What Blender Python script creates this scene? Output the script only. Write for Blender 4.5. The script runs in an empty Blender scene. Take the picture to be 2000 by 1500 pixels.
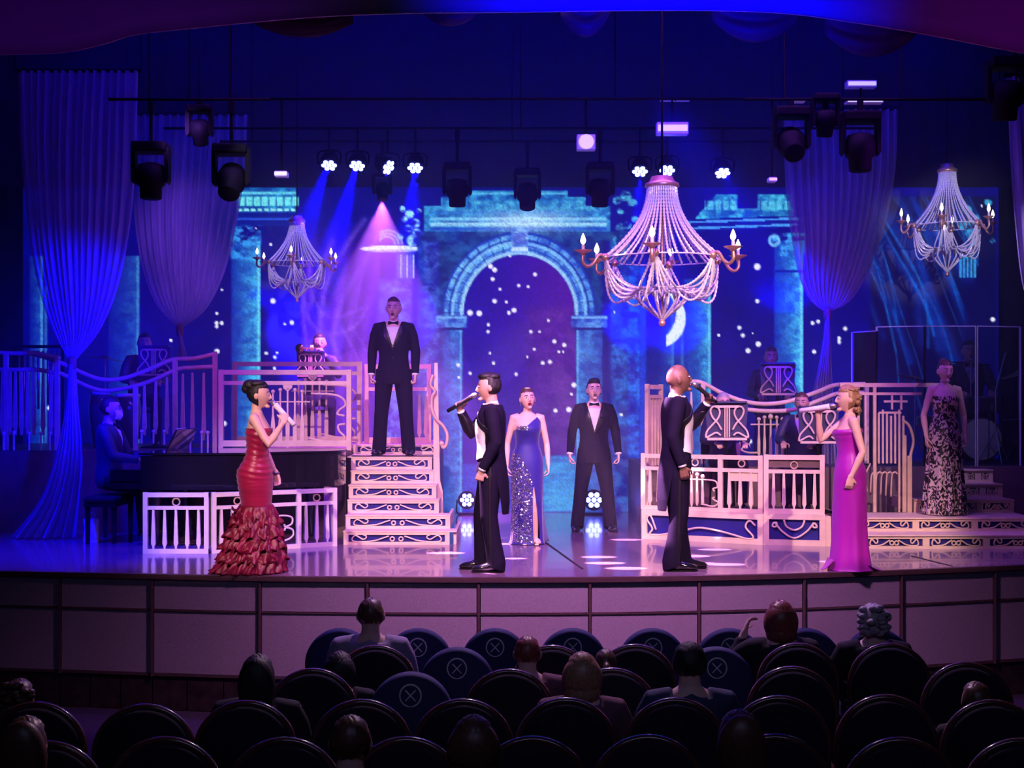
import bpy, bmesh, math, random
import numpy as np
from mathutils import Vector, Matrix, Euler, noise as mnoise

random.seed(7)
SC = bpy.context.scene
COL = SC.collection
PI = math.pi

# ---------------------------------------------------------------- camera
FPX = 2600.0            # focal length in pixels of the 2000 px wide frame
CAMZ = 1.55             # metres above the stage floor (z = 0)
HOR = 779.0             # horizon row
cam_d = bpy.data.cameras.new('camera'); cam = bpy.data.objects.new('camera', cam_d); COL.objects.link(cam)
cam_d.sensor_width = 36.0; cam_d.lens = FPX / 2000.0 * 36.0
cam_d.shift_y = (HOR - 750.0) / 2000.0
cam_d.clip_start = 0.05; cam_d.clip_end = 200
cam.location = (0, 0, CAMZ); cam.rotation_euler = (PI / 2, 0, 0)
SC.camera = cam

# ---------------------------------------------------------------- world, view
SC.view_settings.view_transform = 'Standard'; SC.view_settings.look = 'None'
SC.view_settings.gamma = 1.0; SC.view_settings.exposure = 0.0; SC.view_settings.use_curve_mapping = False
SC.cycles.use_denoising = True
SC.cycles.use_adaptive_sampling = True; SC.cycles.adaptive_threshold = 0.1; SC.cycles.adaptive_min_samples = 20
SC.cycles.max_bounces = 6; SC.cycles.diffuse_bounces = 2; SC.cycles.glossy_bounces = 3
SC.cycles.transparent_max_bounces = 12; SC.cycles.transmission_bounces = 4; SC.cycles.volume_bounces = 0
SC.cycles.sample_clamp_indirect = 4.0; SC.cycles.caustics_reflective = False; SC.cycles.caustics_refractive = False
W = bpy.data.worlds.new('world'); SC.world = W; W.use_nodes = True
W.node_tree.nodes['Background'].inputs[0].default_value = (0.012, 0.004, 0.05, 1)
W.node_tree.nodes['Background'].inputs[1].default_value = 0.06

# ---------------------------------------------------------------- lights of the theatre and added fills
def aim(o, target):
    d = Vector(target) - Vector(o.location)
    o.rotation_euler = d.to_track_quat('-Z', 'Y').to_euler()

def spot(name, loc, target, col, power, deg, blend=0.4, size=0.15, diffuse=1.0):
    l = bpy.data.lights.new(name, 'SPOT'); l.color = col; l.energy = power
    l.spot_size = math.radians(deg); l.spot_blend = blend; l.shadow_soft_size = size
    o = bpy.data.objects.new(name, l); COL.objects.link(o); o.location = loc; aim(o, target)
    return o

def area(name, loc, target, col, power, sx, sy, spread=180):
    l = bpy.data.lights.new(name, 'AREA'); l.color = col; l.energy = power
    l.shape = 'RECTANGLE'; l.size = sx; l.size_y = sy; l.spread = math.radians(spread)
    o = bpy.data.objects.new(name, l); COL.objects.link(o); o.location = loc; aim(o, target)
    return o

def shutter(o, petals=0.0, plane=0.0, cut=None):
    """lantern shutters and gobo: cuts the beam at the stage's curved front edge and breaks it into soft petals on the floor"""
    l = o.data; l.use_nodes = True; nt = l.node_tree; em = nt.nodes['Emission']; L = nt.links.new
    g = nt.nodes.new('ShaderNodeNewGeometry'); sp = nt.nodes.new('ShaderNodeSeparateXYZ'); L(g.outputs['Incoming'], sp.inputs[0])
    def M(op, a, b=None, clamp=False):
        n = nt.nodes.new('ShaderNodeMath'); n.operation = op; n.use_clamp = clamp
        for i, v in enumerate((a, b)):
            if v is None: continue
            if isinstance(v, (int, float)): n.inputs[i].default_value = v
            else: L(v, n.inputs[i])
        return n.outputs[0]
    lx, ly, lz = o.location; lz -= plane
    hx = M('SUBTRACT', lx, M('MULTIPLY', lz, M('DIVIDE', sp.outputs[0], sp.outputs[2])))
    hy = M('SUBTRACT', ly, M('MULTIPLY', lz, M('DIVIDE', sp.outputs[1], sp.outputs[2])))
    dx = M('ADD', hx, 0.588); ey = M('ADD', 11.56 if cut is None else cut, M('MULTIPLY', M('MULTIPLY', dx, dx), 0.0307))
    out = M('MULTIPLY', M('SUBTRACT', hy, ey), 14.0, True)
    if petals > 0:
        cb = nt.nodes.new('ShaderNodeCombineXYZ'); L(M('MULTIPLY', hx, 0.55), cb.inputs[0]); L(hy, cb.inputs[1])
        v = nt.nodes.new('ShaderNodeTexVoronoi'); v.inputs['Scale'].default_value = 2.6; v.inputs['Randomness'].default_value = 1.0; L(cb.outputs[0], v.inputs['Vector'])
        m = M('MULTIPLY', M('SUBTRACT', 0.29, v.outputs['Distance']), 30.0, True)
        out = M('MULTIPLY', out, m)
    L(out, em.inputs['Strength'])
    return o

PINK = (1.0, 0.58, 0.60); LAV = (0.62, 0.42, 1.0); BLUE = (0.015, 0.0, 1.0); PURP = (0.38, 0.03, 1.0); PURE = (0.001, 0.0, 1.0)
# front-of-house lanterns over the audience, shuttered to the stage
shutter(spot('front_key_left', (-3.4, 1.5, 7.2), (-1.3, 13.4, 0.7), PINK, 6500, 22.5, 0.45, 0.08))
shutter(spot('front_key_right', (4.2, 1.5, 7.2), (2.4, 13.4, 0.6), PINK, 6300, 21, 0.4, 0.08))
shutter(spot('front_key_centre', (0.2, 1.0, 7.4), (0.4, 14.2, 0.9), (1.0, .52, .72), 3200, 21, 0.6, 0.08))
# petal gobo on the stage floor
shutter(spot('petal_gobo', (-1.4, 12.3, 6.2), (0.9, 12.95, 0), (1.0, .42, .80), 46000, 38, 0.5, 0.02), petals=1.0)
# overhead blue wash from the stage bars
area('blue_wash_front', (0, 12.6, 6.2), (0, 14.2, 0), BLUE, 150, 9, 0.6)
area('blue_wash_back', (0, 15.3, 6.0), (0, 16.6, 0), BLUE, 85, 11, 0.6)
spot('blue_curtain_left', (-2.7, 12.1, 2.5), (-4.85, 14.75, 2.15), PURE, 2600, 46, 0.9, 0.1)
spot('blue_curtain_right', (0.9, 13.0, 5.3), (3.30, 16.0, 2.7), PURE, 11000, 17, 0.9, 0.1)
spot('blue_side_left', (-5.6, 12.3, 4.6), (-4.2, 13.9, 0.2), PURE, 3600, 52, 0.8, 0.1)
# purple side wash on gauze, railings and risers
spot('purple_side_right', (6.0, 11.6, 4.0), (1.0, 15.8, 1.6), PURP, 900, 60, 0.8, 0.2)
spot('purple_side_left', (-6.2, 11.8, 3.4), (-1.4, 15.8, 1.2), PURP, 800, 40, 0.8, 0.2)
spot('lavender_gauze', (-3.0, 12.0, 4.4), (-4.0, 16.7, 3.4), (.34, .10, 1.0), 700, 24, 0.9, 0.1)
area('violet_fill_front', (0.6, 12.5, 6.15), (0.6, 13.2, 0), (.46, .10, 1.0), 140, 6.5, 0.4, 110)  # added overhead area light, lifts the downstage floor towards violet
# added narrow spots that brighten the beads of the chandeliers
spot('chandelier_fill_centre', (3.2, 3.0, 5.6), (1.46, 12.9, 2.95), (1.0, .62, .66), 2600, 9, 0.5, 0.05)
spot('chandelier_fill_left', (-1.5, 4.0, 5.4), (-2.62, 16.2, 3.2), (.72, .60, 1.0), 3600, 6.5, 0.5, 0.05)
spot('chandelier_fill_right', (3.5, 4.0, 3.4), (5.07, 15.5, 3.6), (.75, .66, 1.0), 4200, 7, 0.5, 0.05)
spot('lavender_fill_right', (6.2, 12.3, 4.4), (5.0, 15.9, 1.5), (.50, .36, 1.0), 500, 34, 0.8, 0.1)  # added side spot that brightens the drum screen edges
# house lantern grazing the stage front, and an added spot rimming heads and chairs
shutter(spot('stage_front_wash', (0.6, 9.6, 3.9), (0.6, 11.7, -0.2), (0.95, 0.36, 0.92), 1350, 100, 1.0, 0.2), plane=-.6, cut=10.5)
spot('audience_backlight', (0.6, 12.4, 5.9), (0.3, 7.0, -0.2), (1.0, 0.60, 0.75), 1100, 64, 0.9, 0.1)
area('house_fill', (0.5, 1.0, 5.6), (0.4, 9.6, -0.5), (.45, .45, 1.0), 8, 5.0, 0.8, 70)  # added soft fill so the seat covers and emblems show
# proscenium lanterns
spot('proscenium_blue', (1.2, 7.5, 3.3), (1.2, 10.8, 4.72), PURE, 2000, 62, 1.0, 0.2)
spot('proscenium_red', (-2.2, 6.0, 3.2), (-3.6, 10.8, 4.6), (0.14, 0.0, 0.55), 150, 60, 1.0, 0.2)
spot('proscenium_red_right', (3.6, 6.0, 3.2), (4.4, 10.8, 4.7), (0.4, 0.0, 0.8), 110, 44, 1.0, 0.2)
# beams in the haze: the small lamps of the rear bar and the two pink heads
def lens(px, py, d=15.3): return ((px - 1000.0) * d / FPX, d - .06, CAMZ - (py - HOR) * d / FPX)
for nm, px, py, tx, ty, pw, dg in (('beam_a', 643, 321, 555, 560, 33600, 17), ('beam_b', 698, 322, 622, 600, 39200, 16), ('beam_c', 757, 326, 672, 600, 42000, 17), ('beam_d', 811, 326, 792, 560, 44800, 17),
                                   ('beam_e', 1250, 333, 1238, 560, 33600, 16), ('beam_f', 1303, 331, 1312, 560, 30800, 17), ('beam_g', 1411, 336, 1500, 500, 42000, 17)):
    q = lens(tx, ty, 17.6); spot(nm, lens(px, py), q, PURE, pw, dg, 0.6, 0.03)
spot('beam_pink', lens(747, 394, 16.4), lens(742, 800, 17.3), (0.62, .12, 1.0), 3200, 60, 0.3, 0.02)
spot('beam_violet', lens(1031, 407, 16.4), lens(1035, 900, 17.2), (0.55, .07, 1.0), 4500, 36, 0.5, 0.02)

# ---------------------------------------------------------------- helpers
def P(px, py, d):
    """the point seen at pixel (px, py) at depth d metres from the camera plane"""
    return Vector(((px - 1000.0) * d / FPX, d, CAMZ - (py - HOR) * d / FPX))
def PX(px, d): return (px - 1000.0) * d / FPX
def PZ(py, d): return CAMZ - (py - HOR) * d / FPX

def s2l(c):
    return tuple((x / 12.92 if x <= 0.04045 else ((x + 0.055) / 1.055) ** 2.4) for x in c)
def rgb(r, g, b): return s2l((r / 255., g / 255., b / 255.))

MATS = {}
def mat(name, col, rough=0.5, metal=0.0, var=0.12, scale=12.0, emit=None, es=1.0, alpha=1.0, coat=0.0,
        sheen=0.0, trans=0.0, spec=0.5, bump=0.0, bscale=60.0, stretch=(1, 1, 1)):
    """procedural principled material: base colour broken up by noise, optional fine bump"""
    if name in MATS: return MATS[name]
    m = bpy.data.materials.new(name); m.use_nodes = True; MATS[name] = m
    nt = m.node_tree; b = nt.nodes['Principled BSDF']
    tc = nt.nodes.new('ShaderNodeTexCoord'); mp = nt.nodes.new('ShaderNodeMapping')
    mp.inputs['Scale'].default_value = stretch
    nt.links.new(tc.outputs['Object'], mp.inputs['Vector'])
    if var > 0:
        n = nt.nodes.new('ShaderNodeTexNoise'); n.inputs['Scale'].default_value = scale; n.inputs['Detail'].default_value = 4
        nt.links.new(mp.outputs[0], n.inputs['Vector'])
        r = nt.nodes.new('ShaderNodeValToRGB')
        r.color_ramp.elements[0].position = 0.3; r.color_ramp.elements[1].position = 0.7
        r.color_ramp.elements[0].color = tuple(max(0, c * (1 - var)) for c in col) + (1,)
        r.color_ramp.elements[1].color = tuple(min(1, c * (1 + var)) for c in col) + (1,)
        nt.links.new(n.outputs['Fac'], r.inputs['Fac']); nt.links.new(r.outputs['Color'], b.inputs['Base Color'])
    else:
        b.inputs['Base Color'].default_value = tuple(col) + (1,)
    b.inputs['Roughness'].default_value = rough; b.inputs['Metallic'].default_value = metal
    b.inputs['Specular IOR Level'].default_value = spec
    b.inputs['Coat Weight'].default_value = coat; b.inputs['Sheen Weight'].default_value = sheen
    b.inputs['Transmission Weight'].default_value = trans; b.inputs['Alpha'].default_value = alpha
    if emit:
        b.inputs['Emission Color'].default_value = tuple(emit) + (1,); b.inputs['Emission Strength'].default_value = es
    if bump > 0:
        n2 = nt.nodes.new('ShaderNodeTexNoise'); n2.inputs['Scale'].default_value = bscale; n2.inputs['Detail'].default_value = 3
        nt.links.new(mp.outputs[0], n2.inputs['Vector'])
        bp = nt.nodes.new('ShaderNodeBump'); bp.inputs['Strength'].default_value = bump; bp.inputs['Distance'].default_value = 0.01
        nt.links.new(n2.outputs['Fac'], bp.inputs['Height']); nt.links.new(bp.outputs[0], b.inputs['Normal'])
    return m

class MB:
    """collects vertices and faces; build() links them as ONE mesh object"""
    def __init__(s): s.v = []; s.f = []
    def add(s, vs, fs):
        o = len(s.v); s.v += [Vector(p) for p in vs]; s.f += [tuple(i + o for i in f) for f in fs]; return s
    def box(s, c, size, rot=None):
        hx, hy, hz = size[0] / 2, size[1] / 2, size[2] / 2
        vs = [Vector((x, y, z)) for x in (-hx, hx) for y in (-hy, hy) for z in (-hz, hz)]
        if rot is not None: vs = [rot @ p for p in vs]
        c = Vector(c)
        return s.add([p + c for p in vs], [(0, 1, 3, 2), (4, 6, 7, 5), (0, 4, 5, 1), (2, 3, 7, 6), (0, 2, 6, 4), (1, 5, 7, 3)])
    def bar(s, a, b, w, t, up=(0, 0, 1)):
        """rectangular bar from a to b, w wide (in the up direction) and t thick"""
        a = Vector(a); b = Vector(b); d = (b - a); L = d.length; d.normalize(); up = Vector(up)
        if abs(d.dot(up)) > 0.99: up = Vector((1, 0, 0))
        y = up.cross(d).normalized(); z = d.cross(y)
        R = Matrix((d, y, z)).transposed()
        return s.box((a + b) / 2, (L, t, w), R)
    def tube(s, pts, rad, n=8, caps=True, flat=1.0, ref=None):
        """swept tube; rad is a number or a list of numbers or (ra, rb) pairs"""
        pts = [Vector(p) for p in pts]; m = len(pts)
        if not isinstance(rad, (list, tuple)): rad = [rad] * m
        vs = []; prev = None
        for i, p in enumerate(pts):
            t = (pts[min(i + 1, m - 1)] - pts[max(i - 1, 0)])
            if t.length < 1e-9: t = Vector((0, 0, 1))
            t.normalize()
            if prev is None:
                r0 = Vector(ref) if ref else (Vector((1, 0, 0)) if abs(t.x) < 0.8 else Vector((0, 1, 0)))
            else: r0 = prev
            u = (r0 - t * r0.dot(t))
            if u.length < 1e-6: u = t.orthogonal()
            u.normalize(); prev = u; w = t.cross(u)
            ra, rb = rad[i] if isinstance(rad[i], (list, tuple)) else (rad[i], rad[i] * flat)
            for k in range(n):
                a = 2 * PI * k / n; vs.append(p + u * (ra * math.cos(a)) + w * (rb * math.sin(a)))
        fs = []
        for i in range(m - 1):
            for k in range(n):
                a = i * n + k; b = i * n + (k + 1) % n; fs.append((a, b, b + n, a + n))
        if caps: fs.append(tuple(range(n - 1, -1, -1))); fs.append(tuple((m - 1) * n + k for k in range(n)))
        return s.add(vs, fs)
    def ell(s, c, r, n=14, m=9, rot=None):
        if not isinstance(r, (list, tuple, Vector)): r = (r, r, r)
        c = Vector(c); vs = []; fs = []
        vs.append(Vector((0, 0, -r[2])))
        for i in range(1, m):
            t = -PI / 2 + PI * i / m
            for k in range(n):
                a = 2 * PI * k / n; vs.append(Vector((r[0] * math.cos(t) * math.cos(a), r[1] * math.cos(t) * math.sin(a), r[2] * math.sin(t))))
        vs.append(Vector((0, 0, r[2])))
        for k in range(n): fs.append((0, 1 + (k + 1) % n, 1 + k))
        for i in range(m - 2):
            for k in range(n):
                a = 1 + i * n + k; b = 1 + i * n + (k + 1) % n; fs.append((a, b, b + n, a + n))
        top = len(vs) - 1; o = 1 + (m - 2) * n
        for k in range(n): fs.append((o + k, o + (k + 1) % n, top))
        if rot is not None: vs = [rot @ p for p in vs]
        return s.add([p + c for p in vs], fs)
    def lathe(s, prof, c=(0, 0, 0), n=20, rot=None, ang=2 * PI):
        """prof: list of (r, z)"""
        c = Vector(c); vs = []; m = len(prof); full = ang > 6.28
        kk = n if full else n + 1
        for r, z in prof:
            for k in range(kk):
                a = ang * k / n; vs.append(Vector((max(r, 1e-4) * math.cos(a), max(r, 1e-4) * math.sin(a), z)))
        if rot is not None: vs = [rot @ p for p in vs]
        fs = []
        for i in range(m - 1):
            for k in range(n):
                a = i * kk + k; b = i * kk + (k + 1) % kk; fs.append((a, b, b + kk, a + kk))
        if full and prof[0][0] > 1e-3: fs.append(tuple(range(kk - 1, -1, -1)))
        if full and prof[-1][0] > 1e-3: fs.append(tuple((m - 1) * kk + k for k in range(kk)))
        return s.add([p + c for p in vs], fs)
    def prism(s, poly, y0, y1, frame=None):
        """polygon in local (x, z) extruded from y0 to y1; frame maps local to world"""
        n = len(poly)
        vs = [Vector((x, y0, z)) for x, z in poly] + [Vector((x, y1, z)) for x, z in poly]
        if frame is not None: vs = [frame @ p for p in vs]
        fs = [tuple(range(n)), tuple(range(2 * n - 1, n - 1, -1))]
        for i in range(n): j = (i + 1) % n; fs.append((i, i + n, j + n, j))
        return s.add(vs, fs)
    def grid(s, fn, nu, nv, closeu=False):
        vs = [fn(i / nu, j / nv) for j in range(nv + 1) for i in range(nu if closeu else nu + 1)]
        w = nu if closeu else nu + 1; fs = []
        for j in range(nv):
            for i in range(nu):
                a = j * w + i; b = j * w + (i + 1) % w; fs.append((a, b, b + w, a + w))
        return s.add(vs, fs)
    def xf(s, M): s.v = [M @ p for p in s.v]; return s
    def mesh(s, name, smooth=False):
        me = bpy.data.meshes.new(name); me.from_pydata([tuple(p) for p in s.v], [], s.f); me.update()
        if smooth:
            me.polygons.foreach_set('use_smooth', [True] * len(me.polygons))
        return me
    def build(s, name, m=None, parent=None, smooth=False, fixn=False):
        me = s.mesh(name, smooth)
        if fixn:
            bm = bmesh.new(); bm.from_mesh(me); bmesh.ops.recalc_face_normals(bm, faces=bm.faces); bm.to_mesh(me); bm.free()
        return link(name, me, m, parent)

def link(name, me, m=None, parent=None):
    o = bpy.data.objects.new(name, me); COL.objects.link(o)
    if m is not None:
        me.materials.clear(); me.materials.append(m)
    if parent is not None: o.parent = parent
    return o

def tag(o, label, cat, group=None):
    o['label'] = label; o['category'] = cat
    if group: o['group'] = group
    return o
def struct(o, label=None, cat=None):
    o['kind'] = 'structure'
    if label: o['label'] = label
    if cat: o['category'] = cat
    return o
def thing(name, label, cat, loc=(0, 0, 0), rz=0.0, group=None):
    o = bpy.data.objects.new(name, None); COL.objects.link(o); o.location = loc; o.rotation_euler = (0, 0, rz)
    o.empty_display_size = 0.1
    return tag(o, label, cat, group)
def dup(root, loc=None, rz=None, label=None, scale=None):
    def cp(o, par):
        c = o.copy(); COL.objects.link(c); c.parent = par
        for ch in kids.get(o.name, []): cp(ch, c)
        return c
    kids = {}
    for o in list(COL.objects):
        if o.parent: kids.setdefault(o.parent.name, []).append(o)
    r = cp(root, None)
    if loc is not None: r.location = loc
    if rz is not None: r.rotation_euler = (0, 0, rz)
    if scale is not None: r.scale = (scale,) * 3
    if label: r['label'] = label
    return r
def loc_frame(o):
    return Matrix.Translation(o.location) @ o.rotation_euler.to_matrix().to_4x4()

def catmull(pts, n=8):
    pts = [Vector(p) for p in pts]; out = []
    q = [pts[0] * 2 - pts[1]] + pts + [pts[-1] * 2 - pts[-2]]
    for i in range(1, len(q) - 2):
        for k in range(n):
            t = k / n; a, b, c, d = q[i - 1], q[i], q[i + 1], q[i + 2]
            out.append(0.5 * ((2 * b) + (c - a) * t + (2 * a - 5 * b + 4 * c - d) * t * t + (3 * b - a - 3 * c + d) * t ** 3))
    out.append(pts[-1]); return out

def remesh(mb, voxel=0.008, smooth=2, deci=1.0, name='tmp'):
    """fuses the overlapping closed lofts of mb into one continuous skin"""
    me = mb.mesh(name)
    bm = bmesh.new(); bm.from_mesh(me); bmesh.ops.recalc_face_normals(bm, faces=bm.faces); bm.to_mesh(me); bm.free()
    o = bpy.data.objects.new(name, me); COL.objects.link(o)
    r = o.modifiers.new('r', 'REMESH'); r.mode = 'VOXEL'; r.voxel_size = voxel; r.adaptivity = 0
    if smooth:
        sm = o.modifiers.new('s', 'SMOOTH'); sm.factor = 0.5; sm.iterations = smooth
    if deci < 1:
        dc = o.modifiers.new('d', 'DECIMATE'); dc.ratio = deci
    dg = bpy.context.evaluated_depsgraph_get()
    out = bpy.data.meshes.new_from_object(o.evaluated_get(dg), depsgraph=dg)
    COL.objects.unlink(o); bpy.data.objects.remove(o); bpy.data.meshes.remove(me)
    out.polygons.foreach_set('use_smooth', [True] * len(out.polygons))
    return out

def carve(me, drop):
    """removes the faces whose centre satisfies drop(p)"""
    bm = bmesh.new(); bm.from_mesh(me)
    dead = [f for f in bm.faces if drop(f.calc_center_median())]
    bmesh.ops.delete(bm, geom=dead, context='FACES'); hem(bm); bm.to_mesh(me); bm.free(); return me

def hem(bm, it=10):
    """evens out the cut edge of a garment"""
    nb = {}
    for e in bm.edges:
        if e.is_boundary:
            a, b = e.verts; nb.setdefault(a, []).append(b); nb.setdefault(b, []).append(a)
    nb = {v: n for v, n in nb.items() if len(n) == 2}
    for _ in range(it):
        new = {v: v.co * .4 + (n[0].co + n[1].co) * .3 for v, n in nb.items()}
        for v, c in new.items(): v.co = c

def patch(me, keep, off, name):
    """a garment panel: the faces of me that satisfy keep(p, n), lifted by off and closed at the rim"""
    bm = bmesh.new(); bm.from_mesh(me); bm.normal_update()
    dead = [f for f in bm.faces if not keep(f.calc_center_median(), f.normal)]
    bmesh.ops.delete(bm, geom=dead, context='FACES'); hem(bm, 6); bm.normal_update()
    ns = {v: v.normal.copy() for v in bm.verts}
    rim = [e for e in bm.edges if e.is_boundary]
    r = bmesh.ops.extrude_edge_only(bm, edges=rim)
    for v in [g for g in r['geom'] if isinstance(g, bmesh.types.BMVert)]: pass
    for v, n in ns.items(): v.co += n * off
    out = bpy.data.meshes.new(name); bm.to_mesh(out); bm.free()
    out.polygons.foreach_set('use_smooth', [True] * len(out.polygons))
    return out
# ================================================================ THE SETTING
m_floor = mat('stage_floor_lacquer', (0.20, 0.13, 0.20), 0.16, 0, 0.25, 3.0, coat=0.3, stretch=(1, 6, 1))
m_carpet = mat('house_carpet', (0.02, 0.012, 0.03), 0.95, 0, 0.4, 20)
m_black = mat('black_masking', (0.006, 0.006, 0.010), 0.9, 0, 0.2, 4)
m_navy = mat('navy_masking_cloth', (0.012, 0.012, 0.03), 0.95, 0, 0.25, 1.5, stretch=(6, 1, 0.6))
m_fascia = mat('fascia_fabric', (0.36, 0.30, 0.36), 0.85, 0, 0.12, 90, bump=0.3, bscale=220)
m_wood = mat('fascia_wood', (0.10, 0.055, 0.06), 0.45, 0, 0.2, 14, stretch=(1, 1, 8))
m_tile = mat('dark_base_tile', (0.045, 0.03, 0.03), 0.25, 0, 0.4, 9)
m_plaster = mat('proscenium_plaster', (0.55, 0.48, 0.52), 0.7, 0, 0.06, 3)
m_gilt = mat('proscenium_gilt', (0.75, 0.55, 0.45), 0.35, 0.4, 0.1, 9)

# stage front edge: shallow arc bulging towards the house
EDGE = [(-60, 1114.5), (118, 1117.5), (298, 1121.5), (508, 1125.5), (718, 1127.2), (935, 1128.2), (1152, 1127.6), (1365, 1124.8), (1570, 1120), (1760, 1113.5), (1942, 1106), (2120, 1098)]
def edge_pt(px, py):
    d = CAMZ * FPX / (py - HOR); return Vector((PX(px, d), d, 0))
edge = [edge_pt(*e) for e in EDGE]
edge_s = catmull(edge, 6)
STAGE_BACK = 19.0
mb = MB()
poly = [(p.x, p.y) for p in edge_s] + [(9.0, edge_s[-1].y), (9.0, STAGE_BACK), (-9.0, STAGE_BACK), (-9.0, edge_s[0].y)]
n = len(poly)
mb.add([(x, y, 0) for x, y in poly] + [(x, y, -0.06) for x, y in poly], [tuple(range(n)), tuple(range(2 * n - 1, n - 1, -1))] + [(i, i + n, (i + 1) % n + n, (i + 1) % n) for i in range(n)])
stage = struct(mb.build('floor', m_floor, fixn=True), 'glossy lacquered stage floor with a curved front edge', 'floor')
# seam of the trap in the stage floor
mb = MB(); a = edge_pt(1052, 1050); b = edge_pt(1138, 1112); mb.bar(a + Vector((0, 0, .002)), b + Vector((0, 0, .002)), 0.004, 0.022)
mb.build('floor_seam', mat('floor_seam_black', (0.004, 0.004, 0.006), 0.6, var=0), stage)
mb = MB(); mb.bar(edge_pt(1780, 1086) + Vector((0, 0, .002)), edge_pt(1860, 1106) + Vector((0, 0, .002)), 0.004, 0.016)
mb.build('floor_seam', MATS['floor_seam_black'], stage)

# stage front: fabric panels between wooden strips, two tiers, over a dark tiled plinth
FLOOR_Z = -1.20
def house_floor(d): return FLOOR_Z + (9.7 - d) * 0.032 if d < 9.7 else FLOOR_Z
wf = bpy.data.objects.new('wall_stage_front', None); COL.objects.link(wf); struct(wf, 'curved stage front of grey fabric panels in dark wood strips', 'wall')
def offs(p, k):   # outward (towards the house)
    return Vector((p.x, p.y - k, p.z))
mb = MB()
for i in range(len(edge_s) - 1):
    a, b = edge_s[i], edge_s[i + 1]
    mb.add([(a.x, a.y + .03, 0), (b.x, b.y + .03, 0), (b.x, b.y + .03, FLOOR_Z), (a.x, a.y + .03, FLOOR_Z), (a.x, a.y + .12, 0), (b.x, b.y + .12, 0), (b.x, b.y + .12, FLOOR_Z), (a.x, a.y + .12, FLOOR_Z)],
           [(0, 1, 2, 3), (7, 6, 5, 4)])
mb.build('backing', MATS['dark_base_tile'], wf)
def front_strip(z0, z1, proud, name, m):
    mb = MB(); n = len(edge_s)
    for p in edge_s:
        mb.v += [Vector((p.x, p.y - proud, z1)), Vector((p.x, p.y - proud, z0)), Vector((p.x, p.y + .03, z0)), Vector((p.x, p.y + .03, z1))]
    for i in range(n - 1):
        for k in range(4):
            a = i * 4 + k; b = i * 4 + (k + 1) % 4; mb.f.append((a, a + 4, b + 4, b))
    return mb.build(name, m, wf, fixn=True)
front_strip(-0.040, 0.004, 0.03, 'nosing', m_wood)
front_strip(-0.322, -0.308, 0.012, 'rail', m_wood)
front_strip(-0.895, -0.872, 0.012, 'rail', m_wood)
ups = [e[0] for e in EDGE]
for i, e in enumerate(edge):
    mb = MB(); mb.box((e.x, e.y - .002, -0.47), (0.022, 0.04, 0.86)); mb.build('stile', m_wood, wf)
for i in range(len(edge) - 1):
    seg = edge_s[i * 6:(i + 1) * 6 + 1]
    for z0, z1 in ((-0.304, -0.046), (-0.868, -0.326)):
        mb = MB(); k = len(seg)
        pts = []
        for j, p in enumerate(seg):
            q = Vector(p)
            if j == 0: q = p.lerp(seg[1], 0.11)
            if j == k - 1: q = p.lerp(seg[-2], 0.11)
            pts.append(q)
        for q in pts: mb.v += [Vector((q.x, q.y - .004, z1)), Vector((q.x, q.y - .004, z0)), Vector((q.x, q.y + .03, z0)), Vector((q.x, q.y + .03, z1))]
        for j in range(k - 1):
            for c in range(4):
                a = j * 4 + c; b = j * 4 + (c + 1) % 4; mb.f.append((a, a + 4, b + 4, b))
        mb.f += [(0, 1, 2, 3), ((k - 1) * 4 + 3, (k - 1) * 4 + 2, (k - 1) * 4 + 1, (k - 1) * 4)]
        mb.build('panel', m_fascia, wf, fixn=True)
# plinth tiles
for i in range(len(edge) - 1):
    seg = edge_s[i * 6:(i + 1) * 6 + 1]
    for j in range(0, 6, 2):
        a, b = seg[j], seg[j + 2]; u = (b - a).normalized() * 0.006
        mb = MB(); a2 = a + u; b2 = b - u
        mb.bar((a2.x, a2.y + .015, -1.05), (b2.x, b2.y + .015, -1.05), 0.29, 0.03)
        mb.build('tile', m_tile, wf)

# house floor, walls, stage house
mb = MB()
ys = [-3, 9.7, 12.6]
mb.add([(-9.5, -3, house_floor(-3)), (9.5, -3, house_floor(-3)), (9.5, 9.7, FLOOR_Z), (-9.5, 9.7, FLOOR_Z), (9.5, 13.4, FLOOR_Z), (-9.5, 13.4, FLOOR_Z)] +
       [(x, y, -1.5) for x, y in ((-9.5, -3), (9.5, -3), (9.5, 13.4), (-9.5, 13.4))], [(0, 1, 2, 3), (3, 2, 4, 5), (9, 8, 7, 6)])
struct(mb.build('floor', m_carpet, fixn=False), 'dark sloping carpet of the auditorium', 'floor')
for nm, x in (('wall_left', -8.6), ('wall_right', 8.6)):
    mb = MB(); mb.box((x, 14.9, 3.0), (0.2, 8.4, 6.4)); struct(mb.build(nm, m_black), 'black masking wall at the side of the stage', 'wall')
mb = MB(); mb.box((0, 19.1, 3.2), (18.4, 0.2, 6.8)); struct(mb.build('wall_back', m_navy), 'dark navy wall behind the video screen', 'wall')
mb = MB(); mb.box((0, 15.4, 6.95), (18.4, 8.2, 0.2)); struct(mb.build('ceiling', m_black), 'black grid ceiling over the stage', 'ceiling')

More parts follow.
